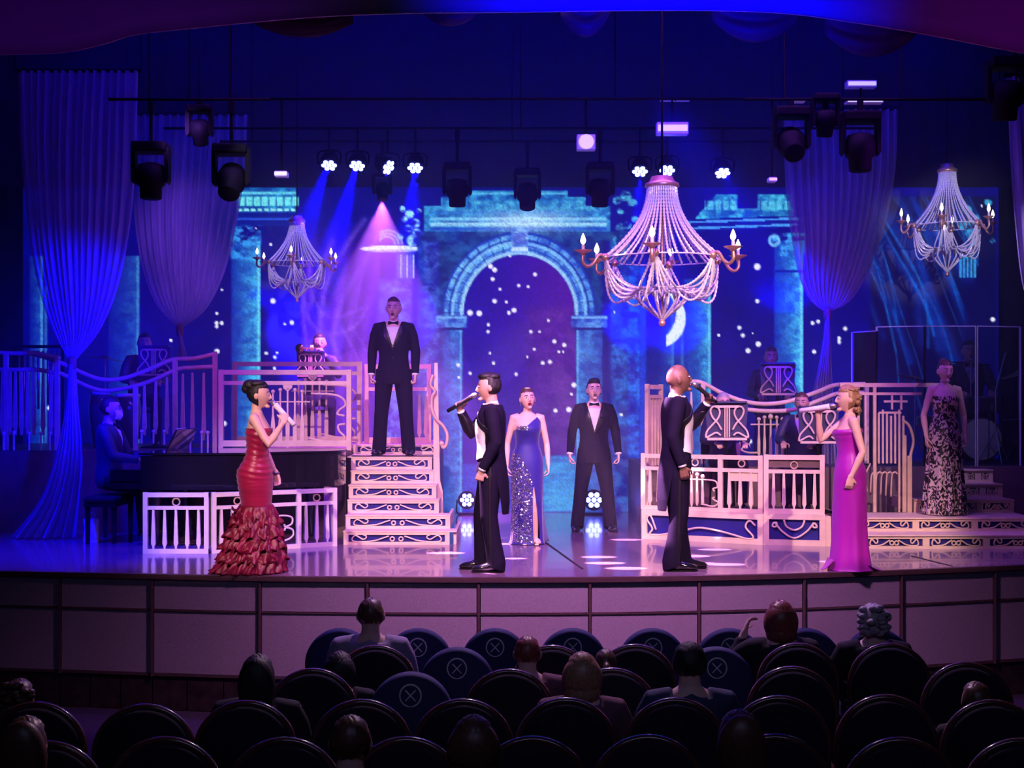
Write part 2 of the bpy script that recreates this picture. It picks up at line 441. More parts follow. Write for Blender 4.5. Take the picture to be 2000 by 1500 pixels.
# navy border cloth hung above the screen (folded)
def border(y, z0, z1, x0, x1, folds, name, label, m, amp=0.015):
    mb = MB()
    def fn(u, v):
        x = x0 + (x1 - x0) * u
        return Vector((x, y + amp * math.sin(u * folds * 2 * PI) * (0.4 + 0.6 * v), z1 + (z0 - z1) * v))
    mb.grid(fn, folds * 6, 4)
    o = mb.build(name, m, None, True)
    sd = o.modifiers.new('thick', 'SOLIDIFY'); sd.thickness = 0.012
    return struct(o, label, 'curtain')
border(17.9, 4.40, 6.7, -7.5, 7.5, 46, 'trim_1', 'navy border cloth hanging above the screen', m_navy)
border(18.3, 0.0, 6.7, -8.4, -6.66, 8, 'trim_2', 'black leg curtain at the piano end of the screen', m_black)
border(18.3, 0.0, 6.7, 6.72, 8.4, 8, 'trim_3', 'black leg curtain at the drum end of the screen', m_black)

# proscenium arch: deep curved header
ARCH = [(-60, 112), (0, 108), (120, 104), (200, 88), (270, 68), (400, 54), (500, 44), (640, 33), (800, 27), (1000, 25), (1200, 22), (1400, 22), (1540, 28), (1660, 44), (1760, 60), (1860, 78), (1950, 96), (2060, 116)]
DP = 10.8
ap = catmull([P(x, y, DP) for x, y in ARCH], 5)
pro = bpy.data.objects.new('wall_proscenium', None); COL.objects.link(pro); struct(pro, 'curved plaster proscenium header lit blue and violet', 'wall')
mb = MB()
for p in ap: mb.v += [Vector((p.x, DP - .02, 6.3)), Vector((p.x, DP - .01, p.z + .16)), Vector((p.x, DP, p.z)), Vector((p.x, DP + .5, p.z + .34)), Vector((p.x, DP + .5, 6.3))]
for i in range(len(ap) - 1):
    for k in range(4):
        a = i * 5 + k; mb.f.append((a, a + 1, a + 6, a + 5))
mb.build('header', m_plaster, pro, True)
mb = MB(); mb.tube([(p.x, DP - .008, p.z + .004) for p in ap], 0.006, 6); mb.build('moulding', m_gilt, pro, True)
for s in (-1, 1):
    mb = MB(); mb.box((s * 6.6, DP + .15, 2.6), (3.6, .7, 7.3)); mb.build('pier', m_black, pro)

# swagged valance gathered under the header
m_val = mat('valance_satin', (0.07, 0.02, 0.05), 0.6, 0, 0.15, 6)
def swag(px0, px1, ytop, ybot, d, lab):
    mb = MB(); a = P(px0, ytop, d); b = P(px1, ytop, d); drop = (ybot - ytop) * d / FPX
    def fn(u, v):
        x = a.x + (b.x - a.x) * u; sag = 4 * u * (1 - u)
        z = a.z + 0.22 - (0.22 + drop * sag) * v
        return Vector((x, d + 0.03 * math.sin(v * 14) * sag - 0.05 * sag, z))
    mb.grid(fn, 24, 16); o = mb.build('valance_swag', m_val, None, True)
    o.modifiers.new('thick', 'SOLIDIFY').thickness = 0.008
    return tag(o, lab, 'curtain', 'valance swags under the header')
for k, (x0, x1, yt, yb) in enumerate(((495, 690, 46, 74), (830, 930, 30, 52), (1095, 1190, 30, 74), (1390, 1560, 40, 84), (1610, 1790, 66, 112))):
    swag(x0, x1, yt, yb, 11.25, ['widest violet valance swag hanging from the header', 'small shallow valance swag beside the widest one', 'narrow deep valance swag above the bare border cloth', 'dark valance swag above the twin black lanterns', 'valance swag hanging over the pale gauze drape with moving heads before it'][k])

# ---------------------------------------------------------------- LED SCREEN
SD = 18.2
def paint_screen():
    st = 2.5; x0, x1, y0, y1 = 45, 1950, 366, 1001
    nx = int((x1 - x0) / st) + 1; ny = int((y1 - y0) / st) + 1
    X, Y = np.meshgrid(x0 + np.arange(nx) * st, y0 + np.arange(ny) * st)
    rng = np.random.default_rng(3)
    def vnoise(sx, sy, seed, oct=4):
        out = np.zeros_like(X); amp = 1.0; tot = 0
        for o in range(oct):
            r = np.random.default_rng(seed + o * 17); g = r.random((int(700 / sy * 2 ** o) + 4, int(2000 / sx * 2 ** o) + 4))
            fx = (X - x0) / sx * 2 ** o; fy = (Y - y0) / sy * 2 ** o
            ix = fx.astype(int); iy = fy.astype(int); tx = fx - ix; ty = fy - iy
            ix = np.clip(ix, 0, g.shape[1] - 2); iy = np.clip(iy, 0, g.shape[0] - 2)
            tx = tx * tx * (3 - 2 * tx); ty = ty * ty * (3 - 2 * ty)
            out += amp * ((g[iy, ix] * (1 - tx) + g[iy, ix + 1] * tx) * (1 - ty) + (g[iy + 1, ix] * (1 - tx) + g[iy + 1, ix + 1] * tx) * ty)
            tot += amp; amp *= 0.55
        return out / tot
    N1 = vnoise(60, 60, 1); N2 = vnoise(14, 10, 5); N3 = vnoise(40, 9, 9); N4 = vnoise(7, 40, 13)
    img = np.zeros(X.shape + (3,))
    def C(r, g, b): return np.array([r, g, b]) / 255.0
    img[:] = C(3, 3, 118)
    img *= (0.78 + 0.4 * N1)[..., None]
    def ss(a, b, t): t = np.clip((t - a) / (b - a), 0, 1); return t * t * (3 - 2 * t)
    def mask_box(ax, bx, ay, by, soft=2.0):
        return ss(ax - soft, ax + soft, X) * (1 - ss(bx - soft, bx + soft, X)) * ss(ay - soft, ay + soft, Y) * (1 - ss(by - soft, by + soft, Y))
    def put(m, col):
        nonlocal img
        m = np.clip(m, 0, 1)[..., None]; img = img * (1 - m) + col * m
    def shade(lo, hi, t): t = np.clip(t, 0, 1)[..., None]; return lo * (1 - t) + hi * t
    tex = np.clip((N2 - 0.5) * 2.2 + 0.5, 0, 1)
    def line(pts, w, col, a=1.0, soft=2.0):
        D = np.full(X.shape, 1e9)
        pts = catmull([(p[0], p[1], 0) for p in pts], 6) if len(pts) > 2 else [Vector((p[0], p[1], 0)) for p in pts]
        for p, q in zip(pts[:-1], pts[1:]):
            dx, dy = q.x - p.x, q.y - p.y; L = dx * dx + dy * dy + 1e-9
            t = np.clip(((X - p.x) * dx + (Y - p.y) * dy) / L, 0, 1)
            D = np.minimum(D, np.hypot(X - p.x - t * dx, Y - p.y - t * dy))
        put(a * (1 - ss(w - soft, w + soft, D)), col)
    # --- columns
    def column(ax, bx, ay, by, bright=1.0, side=1):
        u = (X - ax) / (bx - ax)
        lit = np.clip(0.25 + 0.75 * (u if side > 0 else 1 - u), 0, 1) ** 1.5
        lit = lit * (0.55 + 0.6 * tex) * (0.8 + 0.35 * N4)
        c = shade(C(2, 30, 150), C(70, 190, 240), lit * 1.05)
        put(mask_box(ax, bx, ay, by) * bright, c)
        e = bx if side > 0 else ax
        put(mask_box(e - 5, e, ay, by, 2) * 0.75 * bright, C(120, 225, 250))
    column(58, 84, 500, 880, 0.5); column(84, 92, 560, 880, 0.35)
    column(212, 272, 500, 880, 0.42)
    column(452, 508, 470, 900, 1.0)
    # capital of the tall left column
    put(mask_box(450, 510, 440, 505, 3) * np.clip((tex - 0.35) * 2.2, 0, 1), C(50, 150, 235))
    # left entablature
    put(mask_box(462, 578, 366, 440), shade(C(8, 60, 150), C(40, 150, 210), tex))
    for k in range(8): put(mask_box(466 + k * 15, 478 + k * 15, 384, 402, 1.5), C(110, 225, 235))
    for k in range(9): put(mask_box(464 + k * 13, 473 + k * 13, 408, 412, 1), C(150, 235, 240))
    put(mask_box(462, 578, 374, 380, 1.5), C(90, 200, 235)); put(mask_box(462, 580, 414, 440), C(4, 20, 135)); put(mask_box(462, 580, 426, 429, 1), C(40, 90, 230))
    # --- violet drapery painted left of the gate
    dm = 1 - ss(0.97, 1.03, np.hypot((X - 668) / 84.0, (Y - 610) / 215.0))
    body = mask_box(585, 742, 395, 1000, 4)
    fold = 0.5 + 0.5 * np.sin((X - 585) * 0.16 + np.sin(Y * 0.012) * 3.0 + (Y - 400) * 0.02 * ((X - 660) / 80))
    put(body * np.clip((Y - 430) / 80, 0, 1) * 0.9, shade(C(48, 4, 150), C(104, 44, 205), fold * (0.4 + 0.7 * N3)))
    for pts, w, al in (([(712, 430), (664, 500), (634, 570), (626, 650), (640, 720)], 9, .55), ([(742, 455), (700, 530), (668, 590), (652, 660), (668, 740)], 8, .5), ([(590, 540), (598, 610), (636, 652), (690, 640), (716, 600)], 7, .6), ([(604, 500), (612, 580), (650, 620), (706, 604)], 6, .5), ([(590, 600), (600, 680), (612, 760)], 6, .45),
                ([(648, 660), (672, 720), (690, 820)], 8, .5), ([(668, 640), (698, 700), (716, 810)], 6, .5), ([(622, 655), (630, 730), (620, 840)], 8, .5), ([(690, 640), (722, 700), (736, 800)], 5, .5), ([(760, 410), (716, 510), (694, 600)], 5, .4), ([(650, 470), (622, 540), (606, 600)], 8, .4)):
        line(pts, w * .45, C(150, 104, 238), al, w); line([(p[0] + w, p[1] + 3) for p in pts], w * .4, C(34, 2, 120), al * .7, w * .8)
    # statue, capital and pedestal column
    put(mask_box(738, 806, 545, 1000, 5), shade(C(54, 30, 170), C(104, 120, 235), tex * (0.4 + 0.7 * (1 - np.abs((X - 772) / 40)))))
    for k in range(6): put(mask_box(776 + k * 6, 779 + k * 6, 498, 543, 1), C(190, 215, 255) if k % 2 else C(60, 60, 190))
    put(mask_box(772, 810, 494, 545, 1.5) * 0.35, C(150, 170, 250))
    put((1 - ss(.9, 1.1, np.hypot((X - 765) / 62.0, (Y - 486) / 6.5))), C(215, 235, 255))
    put(mask_box(720, 812, 488, 494, 2) * .6, C(110, 110, 240))
    for cx, cy, r in ((786, 408, 6), (800, 418, 9), (812, 436, 9), (798, 446, 8), (814, 455, 9), (806, 470, 12), (790, 428, 6), (818, 412, 5), (782, 462, 6)):
        put((1 - ss(.75, 1.15, np.hypot(X - cx, Y - cy) / r)) * np.clip(tex * 1.6, 0, 1), C(150, 225, 250))
    for r in (16, 22, 28): put((1 - ss(1.2, 3.0, np.abs(np.hypot(X - 752 - r * .2, Y - 478) - r))) * ((Y < 478) & (X > 742)) * .8, C(130, 190, 250))
    # --- gate wall
    stone = shade(C(3, 34, 140), C(40, 120, 210), tex * (0.45 + 0.55 * N3) + 0.08)
    wall = mask_box(815, 1232, 452, 1000, 3)
    put(wall, stone * (0.55 + .45 * N1[..., None]))
    put(mask_box(828, 858, 470, 1000, 4) * .6, shade(C(30, 30, 170), C(90, 120, 235), tex)); put(mask_box(1190, 1226, 470, 1000, 6) * 0.6, shade(C(2, 20, 150), C(28, 110, 225), tex))
    put(mask_box(1226, 1250, 520, 1000, 3), shade(C(2, 24, 160), C(20, 120, 240), tex * .9))
    put(mask_box(1250, 1262, 520, 1000, 3), C(6, 60, 215)); put(mask_box(1176, 1192, 470, 1000, 5) * .8, C(10, 4, 120))
    # entablature of the gate with its broken crown
    top = np.where((X > 915) & (X < 1110), 372, np.where((X > 862) & (X < 1145), 384, 402))
    put(mask_box(828, 1192, 372, 452, 2) * (Y > top), shade(C(6, 60, 150), C(60, 165, 220), tex * .8 + .2 * N3))
    for y, c, h in ((428, C(120, 200, 245), 3), (438, C(155, 215, 250), 3.5), (447, C(20, 60, 190), 2), (415, C(40, 110, 205), 1.5), (378, C(90, 190, 225), 2)):
        put(mask_box(840, 1185, y - h, y + h, 1.2) * (Y > top) * .85, c)
    glow = np.exp(-((X - 1030) / 90.0) ** 2 - ((Y - 432) / 22.0) ** 2); put(glow * 0.75, C(200, 230, 255))
    for k in range(14): put(mask_box(846 + k * 25, 864 + k * 25, 392, 412, 2) * (Y > top) * .5, shade(C(40, 140, 200), C(110, 215, 235), tex))
    # arch ring with voussoir joints
    cx, cy = 1014.0, 612.0; R = np.hypot(X - cx, (Y - cy) * 0.95); A = np.arctan2(-(Y - cy), X - cx)
    ring = (1 - ss(148, 151, R)) * ss(108, 111, R) * (Y < 618)
    rc = shade(C(24, 70, 190), C(110, 185, 240), tex * .7 + .25 * (X < cx) + .1)
    put(ring, rc)
    jo = np.abs(((A / PI * 19) % 1) - 0.5) > 0.44; put(ring * jo * .6, C(6, 30, 130))
    for r, w, c in ((149, 3, C(14, 40, 160)), (136, 2, C(10, 40, 150)), (130, 3, C(130, 195, 250)), (112, 3.5, C(170, 215, 255)), (120, 1.5, C(20, 60, 180))):
        put((1 - ss(w - 1.5, w + 1, np.abs(R - r))) * (Y < 618) * .8, c)
    # opening: violet night with the far garden steps
    inside = (R < 108) & (Y <= 614) | ((X > 903) & (X < 1124) & (Y > 614))
    sky = shade(C(16, 0, 150), C(74, 10, 150), np.clip((X - 915) / 190.0, 0, 1)) * (0.9 + .2 * N1)[..., None]
    put(inside * 1.0, sky)
    put(inside * mask_box(1030, 1124, 600, 900, 14) * .6, shade(C(60, 14, 120), C(100, 48, 150), tex))
    put(inside * mask_box(1060, 1124, 890, 1000, 3), shade(C(10, 80, 190), C(60, 180, 235), N3 + .1 * np.sin(Y * .5)))
    put(inside * mask_box(903, 1060, 905, 1000, 3) * .8, shade(C(10, 20, 170), C(30, 110, 220), N3))
    # piers and imposts
    for ax, bx, s in ((862, 902, 1), (1126, 1176, -1)):
        u = (X - ax) / (bx - ax); lit = (.35 + .5 * (u if s > 0 else 1 - u)) * (.5 + .7 * tex)
        put(mask_box(ax, bx, 640, 1000, 2), shade(C(10, 30, 140), C(70, 150, 230), lit))
        put(mask_box((bx - 4) if s > 0 else ax, bx if s > 0 else ax + 4, 640, 1000, 1.5) * .8, C(110, 170, 250))
        put(mask_box(ax - 10, bx + 10, 616, 640, 2), shade(C(20, 50, 170), C(90, 150, 235), tex)); put(mask_box(ax - 10, bx + 10, 618, 622, 1) * .8, C(130, 190, 250)); put(mask_box(ax - 4, bx + 4, 640, 645, 1), C(8, 20, 120))
    # keystone
    put(mask_box(998, 1031, 446, 494, 2), shade(C(50, 90, 200), C(140, 190, 245), tex)); put(mask_box(1002, 1027, 455, 478, 2) * .5, C(50, 60, 180)); put(mask_box(998, 1031, 483, 491, 1.5), C(190, 225, 255))
    # urn right of the gate
    for ux, uy, r in ((1205, 392, 9), (1222, 384, 12), (1236, 398, 10), (1240, 428, 7), (1212, 412, 7), (1208, 470, 11), (1212, 445, 10), (1226, 440, 8), (1205, 488, 9), (1220, 492, 8)):
        put((1 - ss(.7, 1.15, np.hypot(X - ux, Y - uy) / r)) * np.clip(tex * 1.5 - .1, 0, 1), C(80, 185, 215))
    # colonnade on the right
    put(((Y > 380 + np.abs(np.minimum(X - 1400, 0)) * 1.1) * mask_box(1345, 1550, 378, 432, 2)), shade(C(6, 70, 160), C(70, 190, 225), tex))
    for k in range(13): put(mask_box(1352 + k * 15, 1363 + k * 15, 392, 410, 2) * (X > 1375) * (.7), C(100, 215, 235))
    put(mask_box(1440, 1480, 366, 408, 2), C(2, 2, 110))
    d1 = Y - (440 - (X - 1350) * 0.035); put(mask_box(1340, 1560, 420, 470, 2) * (np.abs(d1) < 12), C(4, 20, 140)); put(mask_box(1340, 1560, 420, 470, 1) * (np.abs(np.abs(d1) - 6) < 2.0), C(70, 150, 240))
    column(1335, 1388, 545, 900, .85); column(1512, 1568, 470, 900, 1.0)
    put(mask_box(1508, 1572, 455, 500, 2) * np.clip(tex * 1.7 - .3, 0, 1), C(60, 160, 235)); put((1 - ss(2, 4, np.abs(np.hypot(X - 1512, Y - 470) - 9))) * .9, C(120, 200, 245)); put(mask_box(1514, 1570, 528, 533, 1), C(4, 20, 140))
    column(1255, 1335, 640, 1000, .35); column(1290, 1316, 560, 900, .3)
    # crescent moon
    put((1 - ss(57, 60, np.hypot(X - 1281, Y - 622))) * ss(58, 62, np.hypot(X - 1260, Y - 612)) * (X > 1300), C(225, 245, 255))
    # right wing: blue drapery like old tree trunks
    rp = mask_box(1700, 1945, 384, 1000, 2)
    put(rp, C(1, 3, 60))
    rr = np.random.default_rng(11)
    for k in range(34):
        wide = k < 14; xa = 1610 + (k % 17) * 17 + rr.uniform(-6, 6); ya = 370 + rr.uniform(-30, 60); sl = .42 + .25 * ((k * 5) % 7) / 7; L_ = rr.uniform(220, 460); w_ = rr.uniform(10, 20) if wide else rr.uniform(2, 5)
        pts = [(xa + sl * L_ * q * (1.15 - .4 * q) + 10 * math.sin(q * 5 + k), ya + L_ * q) for q in (0, .2, .4, .6, .8, 1)]
        D0 = img.copy(); line(pts, w_ * .35, C(6, 62, 195) if wide else C(20, 130, 235), (.85 if wide else .8) * (.5 + .5 * ((k * 7) % 5) / 5), w_ * .8)
        keep = (rp * (X < 1912) * (.55 + .6 * N3))[..., None]; keep = np.clip(keep, 0, 1); img = D0 * (1 - keep) + img * keep
    put(rp * mask_box(1880, 1945, 545, 1000, 18), C(1, 2, 70))
    for ux, uy, r in ((1888, 412, 12), (1902, 430, 14), (1880, 440, 10), (1896, 456, 12), (1904, 480, 10), (1886, 492, 14), (1930, 395, 8), (1938, 470, 6)):
        put((1 - ss(.7, 1.15, np.hypot(X - ux, Y - uy) / r)) * np.clip(tex * 1.5 - .1, 0, 1), C(60, 165, 220))
    for k in range(5): put(mask_box(1874 + k * 7, 1878 + k * 7, 505, 542, 1), C(50, 150, 225))
    # LED pitch grain
    img *= (0.86 + 0.28 * rng.random(X.shape))[..., None]
    # stars
    stars = [(958, 520, 6), (966, 527, 6), (962, 545, 5), (1045, 536, 4.5), (977, 565, 3.5), (1013, 558, 4), (1032, 560, 3.5), (996, 500, 2.5), (918, 611, 7), (936, 612, 7), (966, 588, 5.5), (1004, 606, 6), (994, 611, 4.5), (989, 590, 3),
             (954, 634, 4), (953, 648, 4), (1037, 648, 4), (1071, 626, 3.5), (1054, 648, 3), (1083, 667, 5), (1102, 674, 5), (1092, 687, 3.5), (1100, 687, 3), (1043, 682, 3.5), (1074, 707, 5), (1060, 709, 4.5), (1030, 697, 3), (957, 690, 3), (964, 709, 4),
             (918, 729, 4), (896, 737, 3), (1008, 731, 4), (1121, 752, 6), (1085, 802, 5), (1111, 800, 6.5), (1116, 770, 3), (895, 713, 4.5), (1213, 810, 4), (1200, 610, 2.5),
             (1479, 521, 8), (1479, 588, 5), (1444, 640, 5), (1451, 655, 5), (1481, 672, 6.5), (1461, 685, 6), (1404, 655, 3.5), (1587, 631, 4.5), (1598, 628, 4.5), (1651, 642, 5), (1639, 661, 4.5), (1639, 668, 4.5), (1590, 687, 5), (1939, 624, 5.5), (1470, 651, 2.5), (1917, 402, 2.5),
             (533, 588, 6.5), (570, 630, 5.5), (556, 633, 3), (423, 631, 4.5), (433, 631, 4.5), (423, 612, 3.5), (423, 638, 4), (433, 566, 3), (529, 478, 3.5), (520, 690, 4), (537, 698, 4), (541, 689, 3), (424, 686, 6), (438, 827, 6), (536, 719, 4), (334, 665, 4), (96, 797, 5), (20, 710, 4), (500, 446, 2.5), (588, 458, 2.5), (1465, 862, 5.5), (1140, 880, 4), (1140, 350, 3)]
    for sx, sy, r in stars:
        put(1 - ss(r * .55, r * 1.05, np.hypot(X - sx, Y - sy)), C(240, 240, 255))
    img = np.clip(img, 0, 1)
    lin = np.where(img <= 0.04045, img / 12.92, ((img + 0.055) / 1.055) ** 2.4)
    me = bpy.data.meshes.new('led_screen')
    vx = (X - 1000) * SD / FPX; vz = CAMZ - (Y - HOR) * SD / FPX
    co = np.stack([vx, np.full_like(vx, SD), vz], -1).reshape(-1, 3)
    idx = np.arange(nx * ny).reshape(ny, nx)
    q = np.stack([idx[:-1, :-1], idx[1:, :-1], idx[1:, 1:], idx[:-1, 1:]], -1).reshape(-1)
    me.vertices.add(nx * ny); me.vertices.foreach_set('co', co.ravel().astype(np.float32))
    nq = (nx - 1) * (ny - 1)
    me.loops.add(nq * 4); me.loops.foreach_set('vertex_index', q.astype(np.int32))
    me.polygons.add(nq); me.polygons.foreach_set('loop_start', np.arange(0, nq * 4, 4, dtype=np.int32))
    me.update(calc_edges=True); me.validate()
    ca = me.color_attributes.new('picture', 'FLOAT_COLOR', 'POINT')
    ca.data.foreach_set('color', np.concatenate([lin, np.ones(X.shape + (1,))], -1).reshape(-1).astype(np.float32))
    return me, (x0, x0 + (nx - 1) * st, y0, y0 + (ny - 1) * st)

m_led = bpy.data.materials.new('led_picture'); m_led.use_nodes = True
nt = m_led.node_tree; bsdf = nt.nodes['Principled BSDF']; at = nt.nodes.new('ShaderNodeAttribute'); at.attribute_name = 'picture'
nt.links.new(at.outputs['Color'], bsdf.inputs['Emission Color']); bsdf.inputs['Emission Strength'].default_value = 1.15
bsdf.inputs['Base Color'].default_value = (0.01, 0.01, 0.012, 1); bsdf.inputs['Roughness'].default_value = 0.6
me, ext = paint_screen()
scr = thing('led_screen', 'wide video screen showing a moonlit stone gate with columns and stars', 'screen', (0, SD, 0))
o = link('display', me, m_led, scr); o.location = (0, -SD, 0)
mb = MB(); a = P(ext[0], ext[2], SD); b = P(ext[1], ext[3], SD)
mb.box(((a.x + b.x) / 2, 0.07, (a.z + b.z) / 2), (b.x - a.x + .06, .1, a.z - b.z + .06)); mb.build('housing', m_black, scr)
# ================================================================ STAGE SCENERY
m_cream = mat('cream_gilt_paint', (0.82, 0.68, 0.46), 0.45, 0, 0.10, 7)
m_gold = mat('pale_gold_paint', (0.72, 0.54, 0.36), 0.38, 0.15, 0.12, 9)
m_white = mat('ivory_paint', (0.82, 0.76, 0.70), 0.45, 0, 0.06, 8)
m_inset = mat('indigo_inset', (0.010, 0.008, 0.22), 0.6, 0, 0.2, 5)
m_deck = mat('deck_brown', (0.16, 0.10, 0.10), 0.5, 0, 0.2, 6)
m_steel = mat('black_steel', (0.004, 0.004, 0.006), 0.7, 0.0, 0.2, 20, spec=.12)
m_alu = mat('dull_aluminium', (0.45, 0.45, 0.48), 0.35, 0.9, 0.1, 20)

def frame_at(A, B):
    """local frame with x from A to B"""
    d = (Vector(B) - Vector(A)); return math.atan2(d.y, d.x), Vector((d.x, d.y)).length

def bal_poly(x, z0, z1, wt=0.009, wm=0.021, wb=0.008):
    h = z1 - z0
    L = [(wb, z0), (wb * 1.1, z0 + .07 * h), (wm, z0 + .15 * h), (wm * .95, z0 + .2 * h), (wt, z1)]
    return [(x - w, z) for w, z in L] + [(x + w, z) for w, z in reversed(L)]

def ring_pts(cx, cz, r, n=18, y=0.0, k=1.0): return [Vector((cx + r * math.cos(2 * PI * i / n), y, cz + k * r * math.sin(2 * PI * i / n))) for i in range(n + 1)]

def rails(parent, w, bars, m, t=0.035):
    """bars: (x0, z0, x1, z1, width)"""
    for x0, z0, x1, z1, wd, nm in bars:
        hz = abs(x1 - x0) > abs(z1 - z0); up = (0, 0, 1) if hz else (1, 0, 0)
        if not hz: e = .004 if z1 > z0 else -.004; z1 += e; z0 += .0
        mb = MB(); mb.bar((x0, 0, z0), (x1, 0, z1), wd, t if hz else t + .008, up); mb.build(nm, m, parent)

def bal_panel(th, x0, x1, z0, z1, nb, m, slot=0.13, stile=0.045, ring=True, skip=()):
    H = z1 - z0; zs = z1 - slot - stile * .5
    rails(th, 0, [(x0, z1 - stile / 2, x1, z1 - stile / 2, stile, 'top_rail'), (x0, z0 + stile / 2, x1, z0 + stile / 2, stile, 'bottom_rail'),
                  (x0 + stile, zs, x1 - stile, zs, stile * .8, 'middle_rail'),
                  (x0 + stile / 2, z0, x0 + stile / 2, z1, stile, 'stile'), (x1 - stile / 2, z0, x1 - stile / 2, z1, stile, 'stile')], m)
    for k in range(nb):
        x = x0 + stile + (x1 - x0 - 2 * stile) * (k + .5) / nb
        if k in skip: continue
        mb = MB(); mb.prism(bal_poly(x, z0 + stile * .8, zs, 0.010, 0.022), -.014, .014); mb.build('baluster', m, th)
    if ring:
        mb = MB(); mb.tube(ring_pts((x0 + x1) / 2, z1 - stile - (slot - stile * .7) / 2, 0.036), 0.008, 6); mb.build('ring_ornament', m_gold, th)

def treble(th, x, z, h, m):
    """clef-like wrought scroll: mallet with a bent rod"""
    mb = MB(); mb.tube([(x, 0, z), (x, 0, z + h * .86)], 0.011, 6); mb.ell((x, 0, z + h * .9), 0.022, 8, 6); mb.build('scroll_stem', m, th)
    p = catmull([(x, 0, z + h * .72), (x + .10, 0, z + h * .74), (x + .19, 0, z + h * .68), (x + .19, 0, z + h * .52), (x + .12, 0, z + h * .45), (x + .11, 0, z + h * .52)], 5)
    mb = MB(); mb.tube(p, 0.010, 6); mb.build('scroll', m, th)
    p = catmull([(x + .11, 0, z + h * .35), (x + .13, 0, z + h * .42), (x + .20, 0, z + h * .36), (x + .20, 0, z + h * .2), (x + .12, 0, z + h * .1), (x, 0, z + h * .14)], 5)
    mb = MB(); mb.tube(p, 0.010, 6); mb.build('scroll', m, th)

# ---- low ivory balustrades in front of the piano
A = edge_pt(280, 1081); B = edge_pt(408, 1081); rz, w = frame_at(A, B)
t = thing('balustrade', 'ivory low balustrade with five tapered balusters beside the pianist', 'balustrade', A, rz, 'low ivory balustrades before the piano')
bal_panel(t, 0, w, 0, 0.61, 5, m_white)
A = edge_pt(413, 1081); B = edge_pt(657, 1066); rz, w = frame_at(A, B)
t = thing('balustrade', 'longer ivory low balustrade with scroll behind the red gown', 'balustrade', A, rz, 'low ivory balustrades before the piano')
xm = w * .67
bal_panel(t, 0, w * .40, 0, 0.61, 4, m_white)
bal_panel(t, xm, w, 0, 0.61, 3, m_white)
rails(t, 0, [(w * .40, 0.587, xm, .587, .045, 'top_rail'), (w * .40, .0225, xm, .0225, .045, 'bottom_rail'), (w * .40, .46, xm, .46, .036, 'middle_rail')], m_white)
treble(t, w * .49, .05, .40, m_white)
mb = MB(); mb.box((w - .02, .12, .305), (.04, .24, .61)); mb.build('return_panel', m_gold, t)

# ---- scroll ornament of the risers
def scroll_lines(x0, x1, z0, z1):
    W_ = x1 - x0; H_ = z1 - z0
    base = [(.155, .95), (.185, .80), (.180, .50), (.150, .38), (.115, .62), (.075, .88), (.045, .62), (.040, .25), (.075, .08), (.17, .08), (.28, .22), (.36, .55), (.42, .80)]
    out = []
    for s in (0, 1):
        out.append(catmull([(x0 + W_ * (u if s == 0 else 1 - u), 0, z0 + H_ * v) for u, v in base], 4))
        cx = x0 + W_ * (.455 if s == 0 else .545); r = min(H_ * .26, .03)
        out.append(ring_pts(cx, z0 + H_ * .42, r, 14))
    return out
def riser(parent, x0, x1, y, z0, z1, m, scroll=True, name='riser', bays=1):
    """framed riser with indigo inset and scrollwork; returns the riser part"""
    h = z1 - z0; tb = h * .22; sd = .05
    mb = MB()
    mb.box(((x0 + x1) / 2, y + .012, z1 - tb / 2), (x1 - x0, .03, tb)); mb.box(((x0 + x1) / 2, y + .012, z0 + tb / 2), (x1 - x0, .03, tb))
    step = (x1 - x0) / bays
    for k in range(bays + 1):
        xc = x0 + sd / 2 + (x1 - x0 - sd) * k / bays; mb.box((xc, y + .012, (z0 + z1) / 2), (sd if k in (0, bays) else sd * 1.4, .03, h - 2 * tb + .002))
    r = mb.build(name, m, parent)
    mb = MB(); mb.box(((x0 + x1) / 2, y + .034, (z0 + z1) / 2), (x1 - x0 - .01, .012, h - .01)); mb.build('inset', m_inset, r)
    if scroll:
        for k in range(bays):
            for ln in scroll_lines(x0 + step * k + sd, x0 + step * (k + 1) - sd, z0 + tb * .9, z1 - tb * .9):
                mb = MB(); mb.tube([Vector((p.x, y + .004, p.z)) for p in ln], 0.0085, 6); mb.build('scroll', m, r, True)
    return r

# ---- centre-left staircase
RH, RUN, D0 = 0.147, 0.25, 14.14
steps = [(671, 891), (675, 879), (679, 857), (681, 852), (685, 847), (686, 844)]
st = thing('staircase', 'pale gold staircase of six scrollwork risers under the tuxedoed man', 'staircase', (PX(770, D0), D0, 0))
ox, oy = st.location.x, st.location.y
for i, (a, b) in enumerate(steps):
    d = D0 + RUN * i; x0 = PX(a, d) - ox; x1 = PX(b, d) - ox; z0 = RH * i; z1 = RH * (i + 1)
    riser(st, x0, x1 - (.07 if i == 0 else 0), RUN * i, z0, z1 - .012, m_cream)
    mb = MB(); mb.box(((x0 + x1) / 2, RUN * i + .13, z1 - .006), (x1 - x0 + .01, RUN + .03, .012)); mb.build('tread', m_cream, st)
    for xx in (x0 + .015, x1 - .015):
        mb = MB(); mb.box((xx, RUN * i + (1.25 - RUN * i) / 2 + .04, (z0 + z1) / 2 - .006), (.03, 1.25 - RUN * i, RH - .014)); mb.build('stringer', m_cream, st)
# landing and its back riser
xl, xr = PX(680, 15.5) - ox, PX(846, 15.5) - ox
mb = MB(); mb.box(((xl + xr) / 2, 1.56, .876), (xr - xl, .62, .012)); mb.build('landing', m_cream, st)
riser(st, xl, xr + .05, 1.86, .885, 1.0, m_cream, name='landing_riser')
